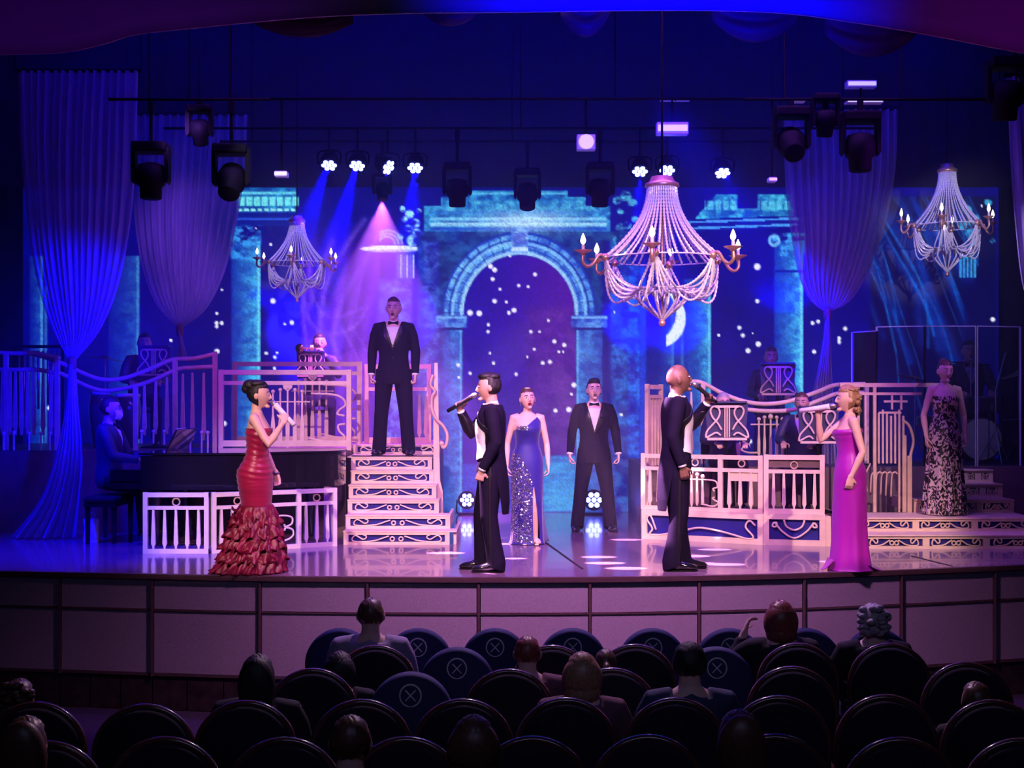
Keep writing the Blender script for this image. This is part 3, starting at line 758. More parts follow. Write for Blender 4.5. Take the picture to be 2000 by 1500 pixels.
# newel with snaking handrail
nx_ = PX(852, 15.2) - ox
mb = MB(); mb.prism([(nx_ - .05, .02), (nx_ + .09, .02), (nx_ + .075, .5), (nx_ + .045, .62), (nx_ + .03, 1.3), (nx_ + .018, 1.96), (nx_ - .018, 1.96), (nx_ - .03, 1.3), (nx_ - .03, .7)], 1.02, 1.07)
mb.build('newel', m_cream, st)
hp = catmull([Vector((PX(x, 15.15) - ox, 15.13 - oy - .02, PZ(y, 15.15))) for x, y in ((846, 732), (841, 752), (850, 764), (844, 776), (844, 800), (852, 818), (866, 832), (874, 850), (872, 868), (866, 874), (863, 866))], 5)
mb = MB(); mb.tube(hp, 0.019, 8); mb.ell(hp[-1], .03, 10, 7); mb.build('handrail', m_gold, st, True)

# ---- left band platform
pl = thing('band_platform', 'dark band platform behind the piano and staircase', 'platform', (0, 15.45, 0))
def plat(parent, x0, x1, y0, y1, z, nm, m):
    mb = MB(); mb.box(((x0 + x1) / 2, (y0 + y1) / 2 - 15.45, z / 2), (x1 - x0, y1 - y0, z)); return mb.build(nm, m, parent)
plat(pl, -6.6, xl + ox - .02, 15.46, 18.0, .95, 'deck', m_deck)
plat(pl, xl + ox - .02, PX(850, 16.05), 16.06, 18.0, .998, 'upper_deck', m_deck)

# mallet-like balusters of the tall railings
def mallets(th, xs, zb, zt, y, m, w=.024):
    for k, x in enumerate(xs):
        h = zt - zb; c = abs(k - (len(xs) - 1) / 2)
        L = [(.004, zb - .012 * (2 - c)), (w, zb + .02), (w * .95, zb + h * .42), (.010, zb + h * .6), (.009, zt + .02 * (2 - c))]
        mb = MB(); mb.prism([(x - a, z) for a, z in L] + [(x + a, z) for a, z in reversed(L)], y - .012, y + .012)
        mb.ell((x, y, zt + .02 * (2 - c) + .02), .024, 8, 6); mb.build('baluster', m, th)
def s_scroll(th, x, z0, z1, m, flip=1):
    h = z1 - z0
    p = catmull([(x - flip * .42, 0, z1 - h * .18), (x - flip * .15, 0, z1 - h * .2), (x - flip * .04, 0, z1 - h * .28), (x - flip * .02, 0, z1 - h * .38), (x - flip * .09, 0, z1 - h * .46), (x - flip * .11, 0, z1 - h * .53), (x - flip * .03, 0, z1 - h * .56)], 5)
    mb = MB(); mb.tube([Vector(q) for q in p], .014, 6); mb.build('scroll', m, th, True)
    p = catmull([(x - flip * .02, 0, z0 + h * .3), (x - flip * .10, 0, z0 + h * .28), (x - flip * .09, 0, z0 + h * .18), (x - flip * .03, 0, z0 + h * .08), (x - flip * .07, 0, z0 - h * .03), (x - flip * .16, 0, z0 - h * .02), (x - flip * .45, 0, z0 + h * .06)], 5)
    mb = MB(); mb.tube([Vector(q) for q in p], .014, 6); mb.build('scroll', m, th, True)
def big_panel(name, label, pxa, pxb, d, ytop, y2, ybot, ypost, m, grp, mall, zfloor=.952):
    t = thing(name, label, 'railing', (PX(pxa, d), d, max(PZ(ypost, d), zfloor)), 0, grp)
    w = PX(pxb, d) - PX(pxa, d); zb = max(PZ(ypost, d), zfloor); Z = lambda y: PZ(y, d) - zb
    rails(t, 0, [(0, Z(ytop), w, Z(ytop), .055, 'top_rail'), (0, Z(y2), w, Z(y2), .045, 'second_rail'), (0, Z(ybot), w, Z(ybot), .07, 'bottom_rail'),
                 (w - .025, 0, w - .025, Z(ytop) + .027, .055, 'post'), (.025, 0, .025, Z(ytop) + .027, .055, 'post')], m, .05)
    if mall:
        xc = w * mall; mallets(t, [xc + k * .085 for k in (-2, -1, 0, 1, 2)], Z(ybot) - .03, Z(y2) - .12, -.01, m)
        mb = MB(); mb.tube([(xc - .26, 0, Z(y2) - .22), (xc + .26, 0, Z(y2) - .22)], .010, 6); mb.build('cross_rod', m, t)
        sx = xc - .0
        mb = MB(); mb.prism([(sx - .06, Z(y2) + .01), (sx + .06, Z(y2) + .01), (sx + .05, Z(y2) - .06), (sx, Z(y2) - .10), (sx - .05, Z(y2) - .06)], -.02, .02); mb.build('shield_ornament', m, t)
        s_scroll(t, w - .05, Z(ybot) + .02, Z(y2), m)
    return t
big_panel('stage_railing', 'pale gold rail panel with mallet balusters at the staircase side', 428, 686, 15.52, 727, 748, 866, 881, m_cream, 'tall railings of the band platform by the staircase', .52)
big_panel('stage_railing', 'lilac rail panel set behind the mallet baluster panel', 455, 706, 16.3, 711, 729, 858, 868, m_gold, 'tall railings of the band platform by the staircase', .62)
big_panel('stage_railing', 'narrow rail panel behind the man on the stairs', 712, 842, 16.5, 716, 760, 860, 864, m_gold, 'tall railings of the band platform by the staircase', 0, 1.0)
for k, tt in enumerate([o for o in COL.objects if o.name.startswith('stage_railing') and 'narrow' in o['label']]):
    for x in (.14, .25, .55, .68, .76): 
        mb = MB(); mb.prism(bal_poly(x, .03, .60, .011, .026), -.012, .012); mb.build('baluster', m_gold, tt)

def swag_railing(label, d, zb, pts_top, pts_low, posts, bals, feet, m, flip=False):
    t = thing('stage_railing', label, 'railing', (PX(pts_top[0][0], d), d, zb), 0, 'tall railings of the band platforms')
    ox_ = t.location.x
    L = lambda x, y: Vector((PX(x, d) - ox_, 0, PZ(y, d) - zb))
    for nm, pts in (('top_rail', pts_top), ('lower_rail', pts_low)):
        mb = MB(); mb.tube(catmull([L(*p) for p in pts], 6), [(.022, .026)] * ((len(pts) - 1) * 6 + 1), 8, ref=(0, 1, 0)); mb.build(nm, m, t, True)
    for x, yt, yb in posts:
        mb = MB(); mb.bar(L(x, yb), L(x, yt), .05, .05, (1, 0, 0)); mb.build('post', m, t)
    for x, yt, yb in bals:
        a = L(x, yb); b = L(x, yt); mb = MB(); mb.prism(bal_poly(a.x, a.z, b.z, .010, .026, .012), -.014, .014); mb.build('baluster', m, t)
    for x, yt, yb in feet:
        a = L(x, yb); b = L(x, yt); mb = MB(); mb.tube([a + Vector((0, -.05, 0)), b + Vector((0, -.05, 0))], .011, 6); mb.ell(b + Vector((0, -.05, .01)), .022, 8, 6); mb.build('candle_stub', m_white, t)
    return t
zb = PZ(872, 15.55)
swag_railing('sagging violet rail with tapered balusters above the pianist', 15.55, .95,
    [(60, 690), (110, 705), (185, 738), (235, 740), (290, 722), (335, 703), (380, 700), (424, 690)], [(110, 725), (185, 760), (235, 760), (290, 746), (345, 722), (380, 718), (422, 716)],
    [(265, 755, 879), (342, 700, 879), (420, 692, 879)], [(282, 752, 850), (304, 744, 848), (326, 736, 848), (357, 730, 860), (376, 728, 860), (398, 728, 860)],
    [(279, 844, 866), (302, 844, 866), (323, 844, 868), (374, 844, 876), (396, 846, 877), (408, 846, 877)], m_gold)
swag_railing('dim rail of tall thin balusters beyond the gathered gauze', 15.5, .95,
    [(-60, 684), (20, 690), (70, 690), (118, 700)], [(-60, 720), (20, 722), (70, 722), (118, 730)],
    [(12, 690, 879), (112, 700, 879)], [(x, 722, 850) for x in (-20, 5, 20, 30, 42, 54, 66, 84, 100)],
    [(10, 848, 879), (30, 846, 879), (60, 848, 879), (83, 848, 879), (100, 848, 879)], m_gold)

# ---- right bandstand: low base, panels and tall swag rail
Z1 = .315
A = edge_pt(1254, 1052); B = edge_pt(1491, 1064); C_ = edge_pt(1612, 1067)
bs = thing('bandstand', 'cream bandstand base with scroll fronts between the bald and the magenta-gowned singers', 'bandstand', A)
def on_frame(parent_loc, A, B):
    rz, w = frame_at(A, B); e = bpy.data.objects.new('x', None); return Matrix.Translation(Vector(A) - Vector(parent_loc)) @ Matrix.Rotation(rz, 4, 'Z'), w
F, w = on_frame(A, A, B)
def fr_bars(parent, F, bars, m, nm, t=.04):
    mb = MB()
    for x0, z0, x1, z1, wd in bars:
        hz = abs(x1 - x0) > abs(z1 - z0); up = (0, 0, 1) if hz else (1, 0, 0); mb.bar((x0, 0, z0 + (0 if hz else .002)), (x1, 0, z1 - (0 if hz else .002)), wd, t if hz else t - .006, up)
    return mb.xf(F).build(nm, m, parent)
o = fr_bars(bs, F, [(0, Z1 - .02, w, Z1 - .02, .06), (0, .03, w, .03, .06), (.03, 0, .03, Z1, .06), (w - .03, 0, w - .03, Z1, .06)], m_cream, 'base_frame')
mb = MB(); mb.box((w / 2, .03, Z1 / 2), (w - .02, .01, Z1 - .02)); mb.xf(F).build('inset', m_inset, o)
for pts in ([(.16, .11), (.10, .26), (.06, .22), (.12, .12), (.09, .06), (.18, .05), (.42, .10), (.62, .15), (.82, .13), (1.0, .09), (1.14, .055), (1.20, .08), (1.12, .18), (1.16, .25), (1.22, .20)],):
    p = catmull([(x * w / 1.3, -.015, z) for x, z in pts], 5); mb = MB(); mb.tube(p, .011, 6); mb.xf(F).build('scroll', m_cream, o, True)
F2, w2 = on_frame(A, B, C_)
o = fr_bars(bs, F2, [(0, Z1 - .01, w2, Z1 - .01, .06), (0, .03, w2, .03, .06), (.03, 0, .03, Z1, .06), (w2 - .03, 0, w2 - .03, Z1, .06)], m_cream, 'base_frame')
mb = MB(); mb.box((w2 / 2, .03, Z1 / 2), (w2 - .02, .01, Z1 - .02)); mb.xf(F2).build('inset', m_inset, o)
for pts in ([(.10, .23), (.14, .24), (.14, .20), (.10, .20), (.12, .24), (.20, .15), (.33, .08), (.46, .15), (.54, .24), (.57, .20), (.53, .20), (.53, .24), (.56, .23)], [(.22, .27), (.25, .20), (.33, .165), (.41, .20), (.44, .27)]):
    p = catmull([(x * w2 / .66, -.015, z) for x, z in pts], 5); mb = MB(); mb.tube(p, .011, 6); mb.xf(F2).build('scroll', m_cream, o, True)
# platform body behind
mb = MB(); a = A; b = B; c = C_
poly = [(a.x + .01, a.y + .045), (b.x, b.y + .045), (c.x - .01, c.y + .045), (c.x + .04, 15.55), (a.x + .01, 15.55)]
n = len(poly); mb.add([(x - a.x, y - a.y, Z1 - .02) for x, y in poly] + [(x - a.x, y - a.y, 0) for x, y in poly], [tuple(range(n)), tuple(range(2 * n - 1, n - 1, -1))] + [(i, i + n, (i + 1) % n + n, (i + 1) % n) for i in range(n)])
mb.build('deck', m_deck, bs, fixn=True)
mb = MB(); mb.box((c.x + .03 - a.x, c.y + .1 - a.y, Z1 / 2), (.06, .2, Z1)); mb.build('end_post', m_cream, bs)
# balustrades standing on it
rz, w = frame_at(A, B); t = thing('balustrade', 'cream balustrade behind the bald singer with ball-topped mallet balusters', 'balustrade', Vector(A) + Vector((.0, .03, Z1 + .012)), rz, 'cream balustrades on the bandstand')
H1 = .615
rails(t, 0, [(0, H1 - .022, w, H1 - .022, .045, 'top_rail'), (0, .022, w, .022, .045, 'bottom_rail'), (0, .455, w, .455, .04, 'middle_rail'), (.022, 0, .022, H1, .05, 'stile'), (w - .022, 0, w - .022, H1, .05, 'stile'), (w * .66, 0, w * .66, H1, .05, 'stile')], m_cream)
mallets(t, [w * .46 + k * .062 - .05 for k in (-2, -1, 0, 1, 2)], .07, .36, 0, m_cream, .015)
mb = MB(); mb.tube([(w * .3, 0, .345), (w * .56, 0, .345)], .009, 6); mb.build('cross_rod', m_cream, t)
p = catmull([(w * .56, 0, .345), (w * .62, 0, .33), (w * .635, 0, .27), (w * .6, 0, .25), (w * .61, 0, .22)], 5); mb = MB(); mb.tube(p, .010, 6); mb.build('scroll', m_cream, t, True)
p = catmull([(w * .61, 0, .16), (w * .595, 0, .14), (w * .64, 0, .10), (w * .60, 0, .06), (w * .5, 0, .08)], 5); mb = MB(); mb.tube(p, .010, 6); mb.build('scroll', m_cream, t, True)
for k in range(3): 
    mb = MB(); mb.prism(bal_poly(w * .66 + .1 + k * .12, .04, .44, .010, .024), -.014, .014); mb.build('baluster', m_cream, t)
for xx in (w * .83, w * .45): mb = MB(); mb.tube(ring_pts(xx, .53, .036), .008, 6); mb.build('ring_ornament', m_gold, t)
mb = MB(); mb.box((w * .85, .01, .40), (.30, .02, .12)); mb.build('plaque', m_cream, t)
for k in range(4): 
    mb = MB(); mb.prism(bal_poly(.1 + k * .1, .04, .44, .010, .024), -.014, .014); mb.build('baluster', m_cream, t)
rz, w2 = frame_at(B, C_); t = thing('balustrade', 'cream balustrade of five tapered balusters beside the magenta gown', 'balustrade', Vector(B) + Vector((.01, .03, Z1 + .02)), rz, 'cream balustrades on the bandstand')
bal_panel(t, 0, w2 - .01, 0, .62, 5, m_cream, .15, .05)
mb = MB(); mb.box((w2 / 2, .02, .53), (w2 - .1, .012, .085)); mb.build('slot_back', m_deck, t)

# upper right platform and swag rail
pr = thing('band_platform', 'dark raised platform under the drum screen', 'platform', (3.5, 15.6, 0))
def platr(x0, x1, y0, y1, z, nm):
    mb = MB(); mb.box(((x0 + x1) / 2 - 3.5, (y0 + y1) / 2 - 15.6, z / 2), (x1 - x0, y1 - y0, z)); return mb.build(nm, m_deck, pr)
platr(PX(1262, 15.6), 6.6, 15.6, 18.0, .75, 'deck')
t = swag_railing('cream sagging double rail behind the bald singer', 15.62, .75,
    [(1310, 746), (1345, 745), (1372, 748), (1410, 768), (1450, 783), (1490, 789), (1530, 786), (1560, 778), (1600, 764), (1632, 752), (1690, 750)], [(1380, 772), (1420, 790), (1460, 800), (1510, 803), (1555, 799), (1600, 782), (1640, 768), (1690, 767)],
    [(1312, 745, 905), (1373, 747, 905), (1692, 748, 905)], [(1330, 765, 895), (1350, 765, 895)], [], m_cream)
ox_ = t.location.x; L = lambda x, y: Vector((PX(x, 15.62) - ox_, 0, PZ(y, 15.62) - .75))
mallets(t, [L(x, 0).x for x in (1482, 1493, 1505, 1517, 1528)], L(0, 890).z, L(0, 822).z, 0, m_cream, .017)
mb = MB(); mb.tube([L(1466, 829), L(1556, 829)], .010, 6); mb.build('cross_rod', m_cream, t)
mb = MB(); mb.ell(L(1505, 814), .032, 10, 7); mb.build('ball_ornament', m_cream, t, True)
mb = MB(); mb.bar(L(1440, 905), L(1442, 866), .05, .04, (1, 0, 0)); mb.tube(catmull([L(1442, 868), L(1452, 862), L(1460, 868), L(1448, 878), L(1462, 884), L(1482, 884)], 5), .012, 6); mb.build('scroll', m_cream, t)
# side return of the railing running upstage
t = thing('stage_railing', 'end railing of the bandstand seen edge-on by the blue pilaster', 'railing', (PX(1263, 15.0), 15.0, Z1), math.radians(66), 'tall railings of the band platforms')
rails(t, 0, [(0, 1.37, .55, 1.37, .05, 'top_rail'), (0, 1.26, .55, 1.26, .04, 'second_rail'), (.02, 0, .02, 1.4, .05, 'post'), (.53, .45, .53, 1.4, .05, 'post')], m_gold)
for k in range(4): mb = MB(); mb.prism(bal_poly(.1 + k * .11, .47, 1.25, .012, .028), -.014, .014); mb.build('baluster', m_gold, t)

# slatted railing beside the patterned gown
d = 14.75
t = thing('stage_railing', 'brown slatted railing of nested bars between magenta and patterned gowns', 'railing', (PX(1655, d), d, .0), 0, 'tall railings of the band platforms')
ox_ = t.location.x; L = lambda x, y: Vector((PX(x, d) - ox_, 0, PZ(y, d)))
for nm, x0, y0, x1, y1, wd in [('top_rail', 1640, 752, 1838, 752, .045), ('second_rail', 1640, 769, 1800, 769, .03)] + [('post', 1708, 752, 1708, 1000, .035), ('post', 1776, 890, 1776, 1003, .05), ('post', 1676, 752, 1676, 1000, .03)]:
    mb = MB(); mb.bar(L(x0, y0), L(x1, y1), wd, .035 if y0 == y1 else .029, (0, 0, 1) if y0 == y1 else (1, 0, 0)); mb.build(nm, m_gold, t)
for x, a, b in [(1690, 772, 900), (1716, 806, 905), (1724, 800, 905), (1732, 806, 905), (1740, 812, 905), (1748, 806, 905), (1756, 800, 1000), (1764, 812, 1000), (1742, 772, 800), (1760, 772, 800), (1768, 850, 1000), (1662, 772, 960)]:
    mb = MB(); mb.bar(L(x, b), L(x, a), .022, .022, (1, 0, 0)); mb.build('slat', m_gold, t)
for x0, y0, x1, y1 in [(1716, 806, 1760, 806), (1726, 784, 1772, 784)]:
    mb = MB(); mb.bar(L(x0, y0), L(x1, y1), .024, .024); mb.build('slat', m_gold, t)
for k in range(5):
    x = 1700 + k * 10; p = catmull([L(x, 962 + k * 2), L(x + 2, 930), L(x + 8, 922), L(x + 13, 926)], 5); mb = MB(); mb.tube(p, .010, 6); mb.build('cane_bar', m_gold, t, True)
p = catmull([L(1762, 820), L(1776, 832), L(1784, 860), L(1779, 885), L(1776, 900)], 6); mb = MB(); mb.tube(p, .017, 6); mb.build('curved_bar', m_gold, t, True)
p = catmull([L(1700, 905), L(1690, 930), L(1694, 960)], 5); mb = MB(); mb.tube(p, .010, 6); mb.build('curved_bar', m_gold, t, True)

# ---- right steps
D1 = 13.75
rs = thing('stage_steps', 'wide cream steps with scroll risers under the patterned gown', 'steps', (4.0, D1, 0))
x0 = PX(1686, D1) - 4.0
for i, (d, xa, bays) in enumerate(((13.75, x0, 3), (14.10, x0, 3), (14.72, PX(1786, 14.7) - 4.0, 3), (15.06, PX(1884, 15.0) - 4.0, 2), (15.36, PX(1884, 15.3) - 4.0, 2))):
    xb = 1.55; z0 = .147 * i; z1 = z0 + .147; nd = (14.10, 14.72, 15.06, 15.36, 15.56)[i]
    riser(rs, xa, xb, d - D1, z0, z1 - .014, m_cream if i < 2 else m_gold, bays=bays)
    mb = MB(); mb.box(((xa + xb) / 2, (d + nd) / 2 - D1 - .01, z1 - .007), (xb - xa, nd - d + .03, .014)); mb.build('tread', m_cream if i < 2 else m_gold, rs)
    mb = MB(); mb.box((xa + .015, (d + 15.58) / 2 - D1 + .02, z0 + .066), (.03, 15.53 - d, .13)); mb.build('stringer', m_gold, rs)
# ================================================================ GAUZE, CHANDELIERS, LANTERNS, INSTRUMENTS
def gauze_mat(name, col, alpha):
    m = bpy.data.materials.new(name); m.use_nodes = True; MATS[name] = m; nt = m.node_tree
    for n_ in list(nt.nodes): nt.nodes.remove(n_)
    out = nt.nodes.new('ShaderNodeOutputMaterial'); mix = nt.nodes.new('ShaderNodeMixShader'); tr = nt.nodes.new('ShaderNodeBsdfTransparent')
    df = nt.nodes.new('ShaderNodeBsdfDiffuse'); tl = nt.nodes.new('ShaderNodeBsdfTranslucent'); add = nt.nodes.new('ShaderNodeMixShader')
    no = nt.nodes.new('ShaderNodeTexNoise'); tc = nt.nodes.new('ShaderNodeTexCoord'); mp = nt.nodes.new('ShaderNodeMapping'); mp.inputs['Scale'].default_value = (26, 26, 1.2)
    nt.links.new(tc.outputs['Object'], mp.inputs[0]); nt.links.new(mp.outputs[0], no.inputs['Vector']); no.inputs['Scale'].default_value = 1.0; no.inputs['Detail'].default_value = 3
    mr = nt.nodes.new('ShaderNodeMapRange'); mr.inputs['From Min'].default_value = .3; mr.inputs['From Max'].default_value = .7; mr.inputs['To Min'].default_value = alpha - .18; mr.inputs['To Max'].default_value = min(1, alpha + .12)
    nt.links.new(no.outputs['Fac'], mr.inputs['Value']); nt.links.new(mr.outputs[0], mix.inputs['Fac'])
    for s_ in (df, tl): s_.inputs['Color'].default_value = tuple(col) + (1,)
    add.inputs['Fac'].default_value = .35
    nt.links.new(df.outputs[0], add.inputs[1]); nt.links.new(tl.outputs[0], add.inputs[2])
    nt.links.new(tr.outputs[0], mix.inputs[1]); nt.links.new(add.outputs[0], mix.inputs[2]); nt.links.new(mix.outputs[0], out.inputs['Surface'])
    return m
m_gauze = gauze_mat('white_gauze', (0.50, 0.44, 0.62), 0.82)
m_tie = mat('dark_tieback', (0.16, 0.06, 0.08), 0.7)

def interp(tab, y):
    for (y0, x0), (y1, x1) in zip(tab[:-1], tab[1:]):
        if y <= y1: t = (y - y0) / (y1 - y0 + 1e-9); return x0 + (x1 - x0) * t
    return tab[-1][1]
def smooth_tab(pts):
    c = catmull([(x, y, 0) for x, y in pts], 6); return [(p.y, p.x) for p in c]
def gauze(label, d, left, right, tailL=None, tailR=None, folds=13, tie=True, amp=.07, hang=None):
    t = thing('gauze_drape', label, 'drape', (PX((left[0][0] + right[0][0]) / 2, d), d, 0), 0, 'gathered gauze drapes')
    ox_ = t.location.x
    def sheet(Lp, Rp, name, fl, amp0, amp1, nv, seed):
        LT, RT = smooth_tab(Lp), smooth_tab(Rp); y0 = Lp[0][1]; y1 = Lp[-1][1]
        y0r = Rp[0][1]; y1r = Rp[-1][1]; rr = random.Random(seed); ph = [rr.uniform(-.6, .6) for _ in range(fl + 2)]
        def fn(u, v):
            yl = y0 + (y1 - y0) * v; yr = y0r + (y1r - y0r) * v
            y = yl + (yr - yl) * u; xl_, xr_ = interp(LT, yl), interp(RT, yr)
            a = amp0 + (amp1 - amp0) * v
            k = u * fl; w_ = math.sin(2 * PI * k + ph[int(k)] * 0) + .4 * math.sin(2 * PI * k * 2.3 + seed)
            bow = -.20 * math.sin(PI * u) * math.sin(PI * min(1, v * 1.1)) if name == 'drape' else -.05 * math.sin(PI * u)
            return Vector((PX(xl_ + (xr_ - xl_) * u, d) - ox_, a * w_ + bow, PZ(y, d)))
        mb = MB(); mb.grid(fn, fl * 8, nv); return mb.build(name, m_gauze, t, True)
    sheet(left, right, 'drape', folds, amp, .012, 40, 3)
    yb = left[-1][1]; xc = (left[-1][0] + right[-1][0]) / 2
    if tie:
        mb = MB(); c = P(xc, yb + 4, d); mb.lathe([(.02, -.09), (.045, -.06), (.05, 0), (.045, .05), (.03, .08)], (c.x - ox_, 0, c.z), 12); mb.build('tieback', m_tie, t, True)
    if tailL: sheet(tailL, tailR, 'tail', max(5, folds // 2), .012, .06, 30, 5)
    if hang:
        mb = MB(); a = P(left[0][0] - 6, hang, d); b = P(right[0][0] + 6, hang, d); mb.tube([(a.x - ox_, 0, a.z), (b.x - ox_, 0, a.z)], .025, 8); mb.build('hanging_pipe', m_steel, t)
        for p in (a, b): mb = MB(); mb.tube([(p.x - ox_, 0, a.z), (p.x - ox_, 0, 6.83)], .008, 6); mb.build('hanging_cable', m_steel, t)
    return t
gauze('gathered white gauze drape lit blue with a tail to the floor beside the pianist', 14.75,
      [(36, 140), (42, 300), (58, 470), (80, 580), (106, 652), (136, 706)], [(270, 140), (264, 340), (250, 470), (226, 575), (192, 650), (146, 706)],
      [(134, 712), (130, 780), (112, 880), (80, 975), (22, 1050)], [(148, 712), (154, 800), (163, 900), (158, 980), (152, 1049)], 15, hang=138)
gauze('pale lavender gauze drape gathered high behind the percussion', 16.7,
      [(254, 225), (258, 330), (263, 430), (277, 520), (304, 592), (346, 640)], [(484, 225), (478, 340), (460, 450), (436, 540), (402, 605), (357, 640)], [(348, 646), (349, 662), (350, 676), (346, 700)], [(355, 646), (357, 662), (360, 676), (366, 700)], 14, amp=.05, hang=222)
gauze('gauze drape half blue half violet behind the cream swag rail', 16.0,
      [(1530, 215), (1534, 360), (1546, 465), (1562, 545), (1586, 590), (1612, 609)], [(1752, 215), (1748, 330), (1728, 440), (1696, 530), (1660, 588), (1620, 609)],
      [(1612, 616), (1608, 660), (1598, 720), (1586, 780), (1574, 905)], [(1620, 616), (1622, 660), (1624, 720), (1627, 780), (1632, 905)], 14, hang=212)
gauze('violet gauze drape hanging at the far edge past the drum screen', 14.2,
      [(1966, 150), (1974, 320), (1984, 450), (1998, 560), (2028, 640), (2086, 700)], [(2220, 150), (2214, 330), (2200, 450), (2176, 560), (2144, 640), (2098, 700)],
      [(2086, 708), (2084, 790), (2076, 900), (2066, 990), (2056, 1060)], [(2098, 708), (2104, 790), (2116, 900), (2130, 990), (2150, 1060)], 13, hang=147)

# ---- chandeliers
m_bead = mat('crystal_bead', (0.88, 0.86, 0.92), 0.10, 0.25, 0.1, 40, spec=1.0, coat=0.6)
m_brass = mat('rosy_brass', (0.60, 0.34, 0.26), 0.35, 0.6, 0.15, 14)
m_bulb = mat('flame_bulb_glow', (1, .9, .7), 0.4, var=0.05, emit=(1.0, .80, .50), es=9.0)
m_candle = mat('candle_sleeve', (0.8, 0.7, 0.6), 0.5, var=0.05)
def strand(pts, m=m_bead):
    p = catmull(pts, 7); mb = MB(); rad = [.0145 if i % 2 else .0075 for i in range(len(p))]; mb.tube(p, rad, 6); return mb
def chandelier(label, loc, sx, sz, ceil, turn=0.0):
    t = thing('chandelier', label, 'chandelier', loc, turn, 'beaded chandeliers'); t.scale = (sx, sx, sz)
    top = (ceil - loc[2]) / sz
    r0, r1, r2, zt, zm, zl, zf = .135, .57, .24, 0, -.69, -.97, -1.27
    mb = MB(); mb.lathe([(.03, .09), (.10, .085), (.12, .04), (.16, .02), (.165, -.01), (.13, -.03), (.02, -.02)], n=20); mb.build('crown', m_brass, t, True)
    mb = MB(); mb.tube([(0, 0, .08), (0, 0, top)], .012, 6); mb.build('hanging_rod', m_steel, t)
    mb = MB(); mb.tube([(0, 0, 0), (0, 0, zf)], .013, 6); mb.ell((0, 0, zf - .02), .035, 10, 7); mb.build('stem', m_brass, t, True)
    for r, z, nm in ((r1, zm, 'middle_ring'), (r2, zl, 'lower_ring')):
        mb = MB(); mb.tube([(r * math.cos(a), r * math.sin(a), z) for a in [2 * PI * k / 32 for k in range(33)]], .007, 6); mb.build(nm, m_bead, t, True)
    for k in range(40):
        a = 2 * PI * k / 40; pts = []
        for j in range(7): u = j / 6; r = r0 + (r1 - .03 * (k % 2) - r0) * u ** 2.1; pts.append((r * math.cos(a), r * math.sin(a), zt + (zm - zt) * u))
        strand(pts).build('bead_strand', m_bead, t, True)
    for k in range(6):
        a0 = 2 * PI * k / 6
        for j in range(9):
            a1 = a0 + (j - 4) * .15; dr = .03 + .02 * abs(j - 4) + .055 * ((j * 7) % 4); pts = []
            for q in range(6):
                u = q / 5; a = a0 + (a1 - a0) * u; r = r1 + (r2 - r1) * u ** 1.15 + .05 * math.sin(PI * u); pts.append((r * math.cos(a), r * math.sin(a), zm + (zl - zm) * u - dr * math.sin(PI * u)))
            strand(pts).build('bead_swag', m_bead, t, True)
    for k in range(14):
        a = 2 * PI * k / 14; pts = [(r2 * (1 - u ** 1.4) * math.cos(a) * (1 + .25 * math.sin(PI * u)), r2 * (1 - u ** 1.4) * math.sin(a) * (1 + .25 * math.sin(PI * u)), zl + (zf - zl) * u) for u in [q / 5 for q in range(6)]]
        strand(pts).build('bead_swag', m_bead, t, True)
    for k in range(6):
        a = 2 * PI * k / 6; c, s = math.cos(a), math.sin(a)
        pr_ = [(r1 - .02, zm), (r1 + .06, zm + .02), (r1 + .12, zm - .06), (r1 + .18, zm - .09), (r1 + .225, zm - .05), (r1 + .22, zm + .03)]
        mb = MB(); mb.tube(catmull([(r * c, r * s, z) for r, z in pr_], 4), .017, 6); mb.ell((r1 * c, r1 * s, zm), .04, 8, 6); arm = mb.build('arm', m_brass, t, True)
        mb = MB(); mb.lathe([(.015, zm + .01), (.03, zm + .03), (.085, zm + .055), (.088, zm + .06), (.02, zm + .062)], ((r1 + .22) * c, (r1 + .22) * s, 0), 12); mb.build('drip_cup', m_brass, arm, True)
        mb = MB(); mb.tube([((r1 + .22) * c, (r1 + .22) * s, zm + .06), ((r1 + .22) * c, (r1 + .22) * s, zm + .11)], .016, 8); mb.build('candle', m_candle, arm)
        mb = MB(); mb.lathe([(.004, 0), (.022, .02), (.027, .04), (.016, .075), (.002, .105)], ((r1 + .22) * c, (r1 + .22) * s, zm + .11), 10); mb.build('flame_bulb', m_bulb, arm, True)
    return t
chandelier('largest beaded chandelier with strands sparkling pink and gold', tuple(P(1293, 363, 12.9)), 1.03, 1.03, 6.85, .30)
chandelier('small beaded chandelier hanging before the violet painted drapery', tuple(P(580, 432, 16.2)), .645, .745, 6.85, .55)
chandelier('white beaded chandelier hanging on a bare rod over the drum screen', tuple(P(1850, 334, 15.5)), .70, .93, 6.85, .10)

